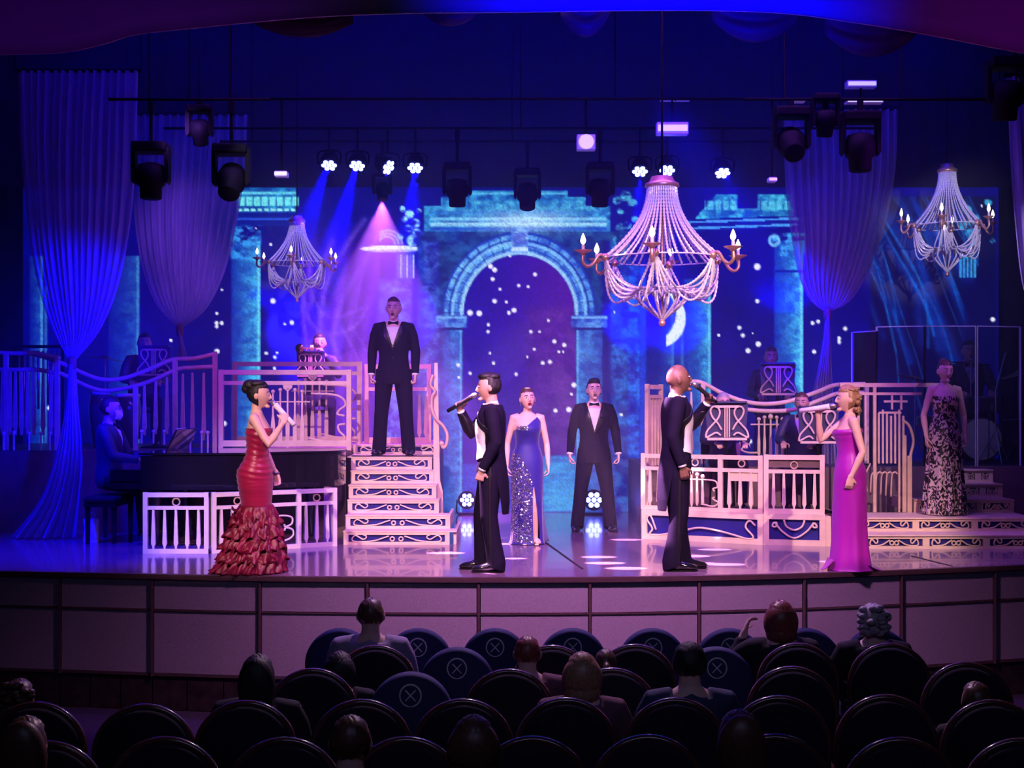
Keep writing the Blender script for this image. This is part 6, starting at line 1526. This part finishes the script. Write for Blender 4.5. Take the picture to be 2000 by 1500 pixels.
m_broc = pattern_mat()
J = joints('f', wrL=(.225, -.035, .885), elL=(.235, .03, 1.13), wrR=(-.225, -.035, .885), elR=(-.235, .03, 1.13), ht=(.12, 0, .1), **LEGS)
t = root('woman in black and pale gold patterned strapless gown on the steps', (PX(1845, 14.45), 14.45, .296), .05, .95)
link('body', body_mesh('f', J), SK_LIGHT, t); face(J, t, 'f', m_lip, .0, m_hairbrown); hair_shell(head_M(J), m_hairbrown, t, LINE_LONG, .004, extra=knot)
gown(t, [(0, .01, .006, .245, .235), (0, .01, .12, .235, .222), (0, .01, .45, .208, .185), (0, .012, .75, .194, .158), (0, .012, .92, .186, .144), (0, .006, 1.04, .158, .118), (0, 0, 1.13, .132, .100), (0, -.006, 1.21, .138, .108), (0, -.016, 1.28, .152, .128), (0, -.012, 1.35, .152, .124)], m_broc, n=96, wav=lambda a, z: .018 * math.sin(11 * a) * sst(.95, .2, z))

# ---- pianist and band
m_blues = mat('navy_band_jacket', (.02, .022, .07), .6, 0, .12, 20); m_mask = mat('white_face_mask', (.8, .78, .84), .8, var=.04)
def seated(label, px, d, zf, rz, k, skin, hairm, m=None, reach=.0, dz=0.0, vox=.010, hx=(0, 0, 0), lineh=None, arms=None, moutft=None):
    """seated musician in dinner jacket, hips on a chair 0.46 m high"""
    up = .46 + .04 - .84  # torso lowered so that the seat is at 0.46
    ov = dict(hipL=(.095, .0, .92), hipR=(-.095, 0, .92), knL=(.13, -.42, .90), knR=(-.13, -.42, .90), anL=(.13, -.40, .43), anR=(-.13, -.40, .43), toeL=(.14, -.58, .37), toeR=(-.14, -.58, .37), ht=hx,
              elL=(.27, -.10, 1.19), elR=(-.27, -.10, 1.19), wrL=(.17, -.33, 1.16), wrR=(-.17, -.33, 1.16), hdL=(-.1, -1, -.1), hdR=(.1, -1, -.1), hpL=(0, 0, -1), hpR=(0, 0, -1), cuL=.3, cuR=.3)
    ov.update(arms or {}); J = joints('m', **ov)
    t = thing('person', label, 'person', (PX(px, d), d, zf), rz); t.scale = (k,) * 3; off = V((0, 0, up + dz))
    sub = thing('person', label, 'person'); 
    J2 = {a: (v + off if isinstance(v, Vector) and a[:2] not in ('hd', 'hp') else v) for a, v in J.items()}
    for key in ('hdL', 'hdR', 'hpL', 'hpR'): J2[key] = J[key]
    J2['head'] = J['head'] + off
    bpy.data.objects.remove(sub)
    mb = MB(); ringloft(mb, [(a, b, z + off.z, c - .012, e - .012) for a, b, z, c, e in fine(MALE, 2)]); H = head_M(J2)
    mb.tube([J2['neck'] - V((0, 0, .03)), J2['neck'] + V((0, 0, .04)), H @ V((0, .018, -.06)), H @ V((0, .012, 0))], [.066, .056, .052, .04], 12); head_shape(mb, H, 'm')
    for n in 'LR':
        sh, el, wr = J2['sh' + n] + V((0, 0, -.03)), J2['el' + n], J2['wr' + n]; mb.tube([sh, sh.lerp(el, .5), el, el.lerp(wr, .5), wr], [.046, .045, .041, .038, .027], 10); hand(mb, wr, J2['hd' + n], J2['hp' + n], J2['cu' + n])
    link('body', remesh(mb, vox * .8, 2, .4), skin, t)
    mb = MB(); ringloft(mb, [(a, b, z + off.z, c + .020, e + .020) for a, b, z, c, e in fine(MALE, 2) if z < 1.505]); sleeves(mb, J2, [.05, .070, .064, .057, .055, .054, .046, .042])
    me = remesh(mb, .011, 2, .7); zz = off.z
    carve(me, lambda p: (p.y < -.02 and abs(p.x) < .075 * (p.z - zz - 1.2) / .27 and p.z - zz > 1.2) or (p.z - zz > 1.475 and p.x ** 2 + p.y ** 2 < .08 ** 2))
    link('jacket', me, m or m_blues, t)
    mb = MB(); ringloft(mb, [(a, b, z + off.z, c + .007, e + .007) for a, b, z, c, e in fine(MALE, 2) if 1.0 < z < 1.45]); nk = J2['neck']; mb.tube([nk - V((0, 0, .03)), nk + V((0, -.006, .045))], [(.076, .074), (.066, .065)], 14); link('shirt', remesh(mb, .011, 2, .6), m_shirt, t)
    bow_tie(J2, t, m_suit)
    mb = MB(); ringloft(mb, [(0, 0, .84 + off.z, .15, .12), (0, 0, .96 + off.z, .17, .13)])
    for n in 'LR':
        hp, kn, an = J2['hip' + n], J2['kn' + n], J2['an' + n]; mb.tube([hp, hp.lerp(kn, .5), kn + V((0, -.02, 0)), kn + V((0, -.01, -.06)), kn.lerp(an, .6), an], [.10, .092, .078, .075, .07, .068], 12)
    link('trousers', remesh(mb, .012, 2, .6), m_suit, t)
    for n in 'LR':
        an = J2['an' + n]; mb = MB(); b = V((an.x, an.y, an.z - .085)); mb.tube([b + V((0, .07, .04)), b + V((0, .03, .05)), b + V((0, -.10, .04)), b + V((0, -.2, .025))], [(.03, .03), (.04, .045), (.045, .034), (.02, .016)], 10, ref=(1, 0, 0)); mb.build('shoe', m_patent, t, True)
    face(J2, t, 'm', m_lipm, 0)
    hair_shell(H, hairm, t, lineh or LINE_SHORT, .008)
    return t, J2
t, J2 = seated('pianist in dark suit and white face mask at the grand piano', 214, 14.55, .0, PI / 2, 1.06, SK_TAN, m_hairblack, m_blues, dz=.045, arms=dict(elL=(.25, -.12, 1.17), elR=(-.25, -.12, 1.17), wrL=(.17, -.36, 1.135), wrR=(-.17, -.36, 1.135), knL=(.13, -.36, .86), knR=(-.13, -.36, .86), anL=(.13, -.40, .425), anR=(-.13, -.40, .425)))
mb = MB(); H = head_M(J2)
def fn(u, v):
    a = (u - .5) * 2.0; r = 1.0 + .10 * math.sin(PI * v) * math.cos(a * .8); return V((.074 * math.sin(a) * r, -.098 * math.cos(a) * r - .012 * math.sin(PI * v), -.010 - .095 * v))
mb.grid(fn, 14, 8); mb.xf(H); o = mb.build('face_mask', m_mask, t, True); o.modifiers.new('s', 'SOLIDIFY').thickness = .003
for s in (-1, 1):
    mb = MB(); mb.tube(ring_pts(0, 0, .019, 12), .0025, 5); mb.xf(H @ Matrix.Translation((s * .032, -.102, .010))); mb.build('spectacles', m_dark, t)

m_brassi = mat('polished_brass', (.75, .52, .2), .2, .9, .1, 20)
def chair_simple(px, d, zf, rz, label):
    t = thing('band_chair', label, 'chair', (PX(px, d), d, zf), rz, 'black band chairs'); 
    mb = MB(); mb.box((0, .02, .435), (.42, .42, .04)); o = mb.build('seat', m_suit, t); o.modifiers.new('b', 'BEVEL').width = .012
    mb = MB(); mb.box((0, .235, .76), (.40, .03, .34)); o = mb.build('backrest', m_suit, t); o.modifiers.new('b', 'BEVEL').width = .012
    for x in (-.18, .18):
        for y in (-.16, .22): mb = MB(); mb.tube([(x, y, .415), (x * 1.08, y, 0)], .012, 6); mb.build('leg', m_steel, t)
    for x in (-.17, .17): mb = MB(); mb.tube([(x, .225, .42), (x, .24, .62)], .011, 6); mb.build('back_post', m_steel, t)
band = [('blue-lit horn player seated above the mallet rail panel', 624, 17.15, .952, .15, 1.0, m_hairblack), ('dark-lit percussionist seated above the sagging rail by the pianist', 282, 17.1, .952, .3, 1.0, m_hairblack), ('bespectacled player seated high behind the dim lyre stand', 1506, 17.3, .752, -.1, 1.02, m_hairbrown),
        ('player in blue jacket seated behind the cream lyre stand beside the bald singer', 1412, 15.30, Z1 - .018, .1, .92, m_hairgrey), ('player in blue jacket leaning behind the bandstand rail', 1566, 15.22, Z1 - .018, -.35, .92, m_hairbrown), ('drummer seated behind the drum kit', 1892, 17.3, .752, -.1, 1.08, m_hairblack)]
for q, (lab, px, d, zf, rz, k, hm) in enumerate(band):
    horn = q == 0
    t, J2 = seated(lab, px, d, zf, rz, k, SK_TAN if hm is not m_hairgrey else SK_LIGHT, hm, vox=.013, arms=dict(elL=(.25, -.14, 1.24), elR=(-.25, -.14, 1.24), wrL=(.06, -.25, 1.50), wrR=(-.06, -.29, 1.50), hdL=(-.4, -.2, .8), hdR=(.4, -.2, .8), hpL=(-1, 0, 0), hpR=(1, 0, 0), cuL=.8, cuR=.8) if horn else None)
    chair_simple(px, d, zf, rz, 'black chair under the ' + ('leaning player' if 'leaning' in lab else lab.split(' seated')[0]))
    if horn:
        o0 = world(t, head_M(J2) @ V((0, -.105, -.066))); tp = thing('trumpet', 'brass trumpet at the lips of the blue-lit horn player', 'trumpet', tuple(o0), rz - .55)
        mb = MB(); mb.tube([(0, 0, 0), (0, -.02, 0), (0, -.14, -.004), (0, -.33, -.012), (0, -.43, -.016), (0, -.48, -.018)], [.011, .006, .007, .010, .024, .060], 14); mb.build('bell_tube', m_brassi, tp, True)
        mb = MB(); mb.tube(catmull([(0, -.12, -.004), (0, -.07, -.03), (0, -.10, -.065), (0, -.28, -.07), (0, -.32, -.04), (0, -.28, -.012)], 6), .007, 8); mb.build('loop_tube', m_brassi, tp, True)
        for v in range(3): mb = MB(); mb.tube([(0, -.16 - .03 * v, .035), (0, -.16 - .03 * v, -.085)], .011, 8); mb.build('valve', m_brassi, tp, True)
# ================================================================ AUDITORIUM
m_seatblue = mat('navy_seat_cover', (.012, .018, .10), .75, 0, .12, 30); m_seatback = mat('dark_plush', (.010, .009, .022), .95, 0, .2, 40); m_rim = mat('walnut_rim', (.09, .035, .03), .22, 0, .2, 12, coat=.7); m_emb = mat('printed_white', (.9, .9, .95), .7, var=.04)
CH = 1.06
def arch_pts(w, z0, ztop, n=22, sq=.92):
    r = w / 2; zc = ztop - r * sq; p = [(-r * .96, z0)]
    for k in range(n + 1): a = PI - PI * k / n; p.append((r * math.cos(a), zc + r * sq * math.sin(a)))
    return p + [(r * .96, z0)]
def make_chair(covered):
    t = thing('theatre_chair', 'x', 'chair', (0, 0, 0))
    def board(w, z0, zt, th, m, nm, par, yo=0.0):
        pts = arch_pts(w, z0, zt); mb = MB(); n = len(pts)
        f = lambda x, y, z: V((x, y + yo - .10 * (z - .45) - .12 * (x / .26) ** 2 * .3, z))
        c = (sum(p[0] for p in pts) / n, sum(p[1] for p in pts) / n)
        vs = [f(x, 0, z) for x, z in pts] + [f(x, th, z) for x, z in pts]
        ins = [f(c[0] + (x - c[0]) * .86, -.022, c[1] + (z - c[1]) * .88) for x, z in pts]; ins2 = [f(c[0] + (x - c[0]) * .86, th + .022, c[1] + (z - c[1]) * .88) for x, z in pts]
        vs += ins + ins2; fs = []
        for i in range(n):
            j = (i + 1) % n; fs += [(i, i + n, j + n, j), (i, j, j + 2 * n, i + 2 * n), (i + n, i + 3 * n, j + 3 * n, j + n)]
        fs += [tuple(range(2 * n, 3 * n)), tuple(range(4 * n - 1, 3 * n - 1, -1))]
        mb.add(vs, fs); return mb.build(nm, m, par, True, fixn=True), f
    bk, f = board(.52, .40, CH, .075, m_seatblue if covered else m_seatback, 'seat_cover' if covered else 'backrest', t)
    if not covered:
        mb = MB(); mb.tube([f(x, .036, z) for x, z in arch_pts(.535, .42, CH + .008)], .021, 8); mb.build('rim', m_rim, t, True)
    else:
        mb = MB(); zc = CH - .125; mb.tube([f(x, -.030, z) for x, z in [(.066 * math.cos(a), zc + .066 * math.sin(a)) for a in [2 * PI * k / 28 for k in range(29)]]], .0055, 5); e = mb.build('emblem_ring', m_emb, bk)
        for s in (-1, 1): mb = MB(); mb.tube([f(-.032, -.031, zc - s * .032), f(.032, -.031, zc + s * .032)], .0045, 5); mb.build('emblem_stroke', m_emb, bk)
    mb = MB(); mb.box((0, .30, .42), (.48, .46, .11)); o = mb.build('seat', m_seatback, t); o.modifiers.new('b', 'BEVEL').width = .03
    for s in (-1, 1):
        mb = MB(); mb.box((s * .245, .24, .62), (.040, .42, .045)); o = mb.build('armrest', m_rim, t); o.modifiers.new('b', 'BEVEL').width = .012
        mb = MB(); mb.box((s * .245, .24, .30), (.03, .20, .60)); mb.build('side_support', m_black, t)
    mb = MB(); mb.box((0, .26, .19), (.30, .26, .36)); mb.build('pedestal', m_black, t)
    return t
c_cov = make_chair(True); c_pl = make_chair(False); first = {True: c_cov, False: c_pl}; used = {True: False, False: False}
def kids_of(o): return [c for c in ALL_KIDS.get(o.name, [])]
ALL_KIDS = {}
for o_ in COL.objects:
    if o_.parent: ALL_KIDS.setdefault(o_.parent.name, []).append(o_)
def put_chair(px, ytop, d, covered, label, group):
    zt = PZ(ytop, d); loc = (PX(px, d), d, house_floor(d)); k = (zt - loc[2]) / CH
    src = first[covered]
    if not used[covered]: r = src; used[covered] = True
    else:
        r = src.copy(); COL.objects.link(r)
        for ch in kids_of(src):
            c = ch.copy(); COL.objects.link(c); c.parent = r
            for g in kids_of(ch): gg = g.copy(); COL.objects.link(gg); gg.parent = c
    r.location = loc; r.scale = (.95, 1, k); r['label'] = label; r['group'] = group; r['category'] = 'chair'
    r.rotation_euler = (0, 0, -.035 * loc[0])
    return r
GA = 'blue covered chairs with crossed circle emblems'; GP = 'round-backed auditorium chairs'
for px, lab in ((664, 'covered chair behind the man in the pale shirt'), (817, 'covered chair whose emblem shows next to the pale-shirted man'), (967, 'covered chair with emblem beyond the dip of two round tops'), (1118, 'covered chair with emblem between two shadowed viewers'),
                (1274, 'covered chair with emblem above the ponytailed viewer and dark-haired viewer gap'), (1424, 'covered chair with emblem beside the auburn-haired woman'), (1574, 'covered chair half hidden behind the auburn-haired woman'), (1712, 'covered chair hidden behind the grey-haired viewer')):
    put_chair(px, 1227, 9.75, True, lab, GA)
for px, yt, cov, lab in ((735, 1266, False, 'round-backed chair just behind the pale-shirted man'), (893, 1264, True, 'covered chair with dim emblem in the dip of the front row'), (1078, 1266, False, 'round-backed chair next to the reddish-lit head'), (1240, 1264, False, 'round-backed chair beside the ponytailed viewer'),
                         (1398, 1263, True, 'covered chair with faint emblem near the short dark-haired viewer'), (1557, 1262, False, 'round-backed chair behind the auburn-haired woman'), (1735, 1262, False, 'round-backed chair behind the grey-haired viewer')):
    put_chair(px, yt, 8.85, cov, lab, GA if cov else GP)
for px, yt, cov, lab in ((612, 1312, False, 'shadowed chair beside the dark round head'), (803, 1312, True, 'covered chair with barely visible emblem'), (995, 1313, False, 'chair directly behind the reddish-lit head'), (1195, 1311, False, 'chair beside the pink-lit round head'), (1545, 1308, False, 'chair with bright-lit upper curve behind the auburn-haired woman'), (1885, 1300, False, 'single chair by the dark aisle past the grey-haired viewer')):
    put_chair(px, yt, 7.95, cov, lab, GA if cov else GP)
for px, yt, lab in ((72, 1378, 'chair of the viewer with pink-edged hair'), (285, 1382, 'black chair in deepest shadow before the plinth'), (482, 1375, 'chair behind the long-haired dark viewer'), (708, 1373, 'chair whose rim shines above the rim-lit head'), (905, 1372, 'chair with thin rim glint near the dim-haired viewer'), (1105, 1370, 'chair behind the pink-lit round head'), (1318, 1370, 'chair behind the short dark-haired viewer'), (1520, 1366, 'chair with dull rim beside the violet-topped head'), (1728, 1364, 'chair with small rim glint behind the grey-haired viewer row'), (1935, 1374, 'chair of the dark viewer at the aisle')):
    put_chair(px, yt, 7.05, False, lab, GP)
for px, yt, lab in ((325, 1447, 'rear-row chair with bright rim below the deepest shadow'), (558, 1448, 'rear-row chair between the deepest shadow and the rim-lit head'), (794, 1447, 'rear-row chair between the rim-lit and the dim-haired heads'), (1040, 1446, 'rear-row chair beside the dim-haired viewer'), (1265, 1443, 'rear-row chair with the brightest rim'), (1512, 1442, 'rear-row chair on the aisle side of the violet-topped head'), (1755, 1448, 'rear-row chair two seats from the violet-topped head'), (1990, 1450, 'rear-row chair with one long glint at the aisle'), (95, 1455, 'rear-row chair beside the curly-haired viewer')):
    put_chair(px, yt, 6.15, False, lab, GP)

for px, lab in ((684, 'chair of the viewer with shining hair edge'), (925, 'chair of the rear-row viewer with dim brown hair'), (1446, 'chair of the viewer with violet-lit smooth hair'), (48, 'chair of the rear-row long-haired viewer')):
    put_chair(px, 1512, 5.30, False, lab, GP)

def viewer(label, px, ytop, d, hairm, shirtm, line=LINE_SHORT, extra=None, thick=.010, skin=SK_LIGHT, turn=0.0, arms=None, wide=1.0):
    zf = house_floor(d); zt = PZ(ytop, d); k = max(.80, min(1.06, (zt - zf) / 1.46)); wide *= 1.17; off = V((0, 0, (zt - zf) / k - 1.46 - .33))
    t = thing('person', label, 'person', (PX(px, d), d, zf), PI + turn); t.scale = (k * wide, k, k)
    ov = dict(elL=(.25, -.06, 1.19), elR=(-.25, -.06, 1.19), wrL=(.12, -.28, 1.08), wrR=(-.12, -.28, 1.08), hdL=(-.4, -1, -.2), hdR=(.4, -1, -.2), hpL=(0, 0, -1), hpR=(0, 0, -1)); ov.update(arms or {}); J = joints('m', **ov)
    J2 = {a: (v + off if isinstance(v, Vector) and a[:2] not in ('hd', 'hp') else v) for a, v in J.items()}; J2['head'] = J['head'] + off
    for key in ('hdL', 'hdR', 'hpL', 'hpR'): J2[key] = J[key]
    H = head_M(J2); mb = MB(); ringloft(mb, [(a, b, z + off.z, c, e) for a, b, z, c, e in fine(MALE, 2)])
    mb.tube([J2['neck'] - V((0, 0, .03)), J2['neck'] + V((0, 0, .04)), H @ V((0, .018, -.06)), H @ V((0, .012, 0))], [.070, .060, .056, .04], 12); head_shape(mb, H, 'm')
    for n in 'LR':
        sh, el, wr = J2['sh' + n], J2['el' + n], J2['wr' + n]; mb.tube([sh, sh.lerp(el, .5), el, el.lerp(wr, .5), wr], [.054, .047, .041, .038, .027], 10); hand(mb, wr, J2['hd' + n], J2['hp' + n], .35)
    link('body', remesh(mb, .012, 2, .5), skin, t)
    mb = MB(); ringloft(mb, [(a, b, z + off.z, c + .020, e + .020) for a, b, z, c, e in fine(MALE, 2) if z < 1.49]); sleeves(mb, J2, [.06, .076, .068, .060, .056, .054, .046, .042], .8); nk = J2['neck']; mb.tube([nk - V((0, 0, .02)), nk + V((0, 0, .035))], [.082, .070], 12)
    link('shirt', remesh(mb, .013, 2, .5), shirtm, t)
    mb = MB(); b = .84 + off.z; ringloft(mb, [(0, 0, b, .15, .12), (0, 0, b + .12, .17, .13)])
    for s in (-1, 1): mb.tube([(s * .09, 0, b + .08), (s * .11, -.22, b + .08), (s * .12, -.40, b + .06), (s * .12, -.42, b - .02), (s * .12, -.40, .10), (s * .12, -.40, .05)], [.10, .095, .08, .075, .065, .06], 10); mb.tube([(s * .12, -.36, .04), (s * .12, -.46, .045), (s * .12, -.56, .03)], [.035, .045, .02], 8)
    link('trousers', remesh(mb, .016, 2, .6), m_seatback, t)
    face(J2, t, 'm', m_lipm, 0)
    if hairm: hair_shell(H, hairm, t, line, thick, extra=extra)
    return t
m_pales = mat('pale_checked_shirt', (.34, .28, .40), .8, 0, .15, 50); m_darks = mat('dark_top', (.012, .010, .016), .85, 0, .2, 30); m_blues2 = mat('denim_shirt', (.03, .04, .11), .8, 0, .2, 30); m_rose = mat('rose_knit', (.16, .06, .10), .85, 0, .2, 40)
def bob(mb): mb.ell((0, .02, -.03), (.112, .115, .15), 16, 12); mb.ell((0, .04, -.11), (.10, .09, .085), 14, 10)
def longh(mb): mb.ell((0, .05, -.06), (.105, .09, .19), 14, 12); mb.ell((0, .06, -.20), (.10, .07, .16), 14, 10)
def pony(mb): mb.tube([(0, .09, .05), (0, .15, .02), (0, .15, -.08), (0, .13, -.18)], [.02, .032, .03, .008], 8)
def fluffy(mb):
    r = random.Random(5)
    for k in range(30): a = r.uniform(0, 2 * PI); z = r.uniform(-.09, .12); q = math.sqrt(max(.1, 1 - (z / .15) ** 2)); mb.ell((.085 * q * math.cos(a), .02 + .10 * q * abs(math.sin(a)) , z), (.032, .032, .026), 8, 6)
viewer('man with short brown hair in pale shirt watching from the first row', 724, 1166, 9.15, m_hairbrown, m_pales, thick=.004)
viewer('auburn-haired woman in the first row raising one hand', 1525, 1172, 9.15, m_hairred, m_darks, LINE_LONG, bob, arms=dict(elL=(.27, -.16, 1.30), wrL=(.20, -.20, 1.52), hdL=(-.3, -.4, .8), hpL=(-1, 0, 0)))
viewer('grey-haired viewer in black in the first row', 1706, 1178, 9.15, m_hairgrey, m_darks, LINE_LONG, fluffy)
viewer('viewer with reddish-lit head in the second row', 1030, 1241, 8.27, m_hairred, m_rose, thick=.004)
viewer('ponytailed viewer leaning next to the pink-lit head', 1183, 1268, 8.27, m_hairbrown, m_darks, LINE_LONG, pony, wide=.85)
viewer('viewer with round dark head in front of the rimmed chair', 663, 1272, 8.27, m_hairblack, m_darks, LINE_LONG, bob)
viewer('viewer with pink-lit round head and rose knit', 1137, 1274, 7.37, m_hairblond, m_rose, LINE_LONG, bob)
viewer('short dark-haired viewer in denim shirt', 1347, 1254, 7.37, m_hairblack, m_blues2, LINE_SHORT)
viewer('long-haired dark viewer beside the bare plinth', 503, 1279, 7.37, m_hairblack, m_darks, LINE_LONG, longh, .012)
viewer('curly-haired viewer with pink-edged hair', 36, 1326, 7.37, m_hairbrown, m_darks, LINE_LONG, fluffy)
viewer('dark viewer beside the aisle chairs', 1908, 1332, 7.37, m_hairbrown, m_darks)
viewer('rear-row viewer with short hair shining at the edge', 684, 1397, 5.62, m_hairbrown, m_darks, LINE_LONG, None, .006)
viewer('rear-row viewer with dim brown hair', 925, 1398, 5.62, m_hairbrown, m_darks, LINE_LONG, bob)
viewer('rear-row viewer with violet-lit smooth hair', 1446, 1388, 5.62, m_hairbrown, m_darks, LINE_LONG, longh)
viewer('rear-row viewer with long hair behind the curly-haired viewer', 48, 1400, 5.62, m_hairbrown, m_darks, LINE_LONG, longh)
# ================================================================ STAGE HAZE
m_haze = bpy.data.materials.new('stage_haze'); m_haze.use_nodes = True; nt = m_haze.node_tree
for n_ in list(nt.nodes): nt.nodes.remove(n_)
out = nt.nodes.new('ShaderNodeOutputMaterial'); vs_ = nt.nodes.new('ShaderNodeVolumeScatter'); vs_.inputs['Density'].default_value = 0.045; vs_.inputs['Anisotropy'].default_value = 0.3; vs_.inputs['Color'].default_value = (.9, .9, 1, 1)
nt.links.new(vs_.outputs[0], out.inputs['Volume'])
mb = MB(); mb.box((0, 15.9, 3.38), (13.0, 3.9, 6.72)); hz = mb.build('haze', m_haze); hz['kind'] = 'stuff'; hz['label'] = 'thin theatrical haze hanging over the stage'; hz['category'] = 'haze'
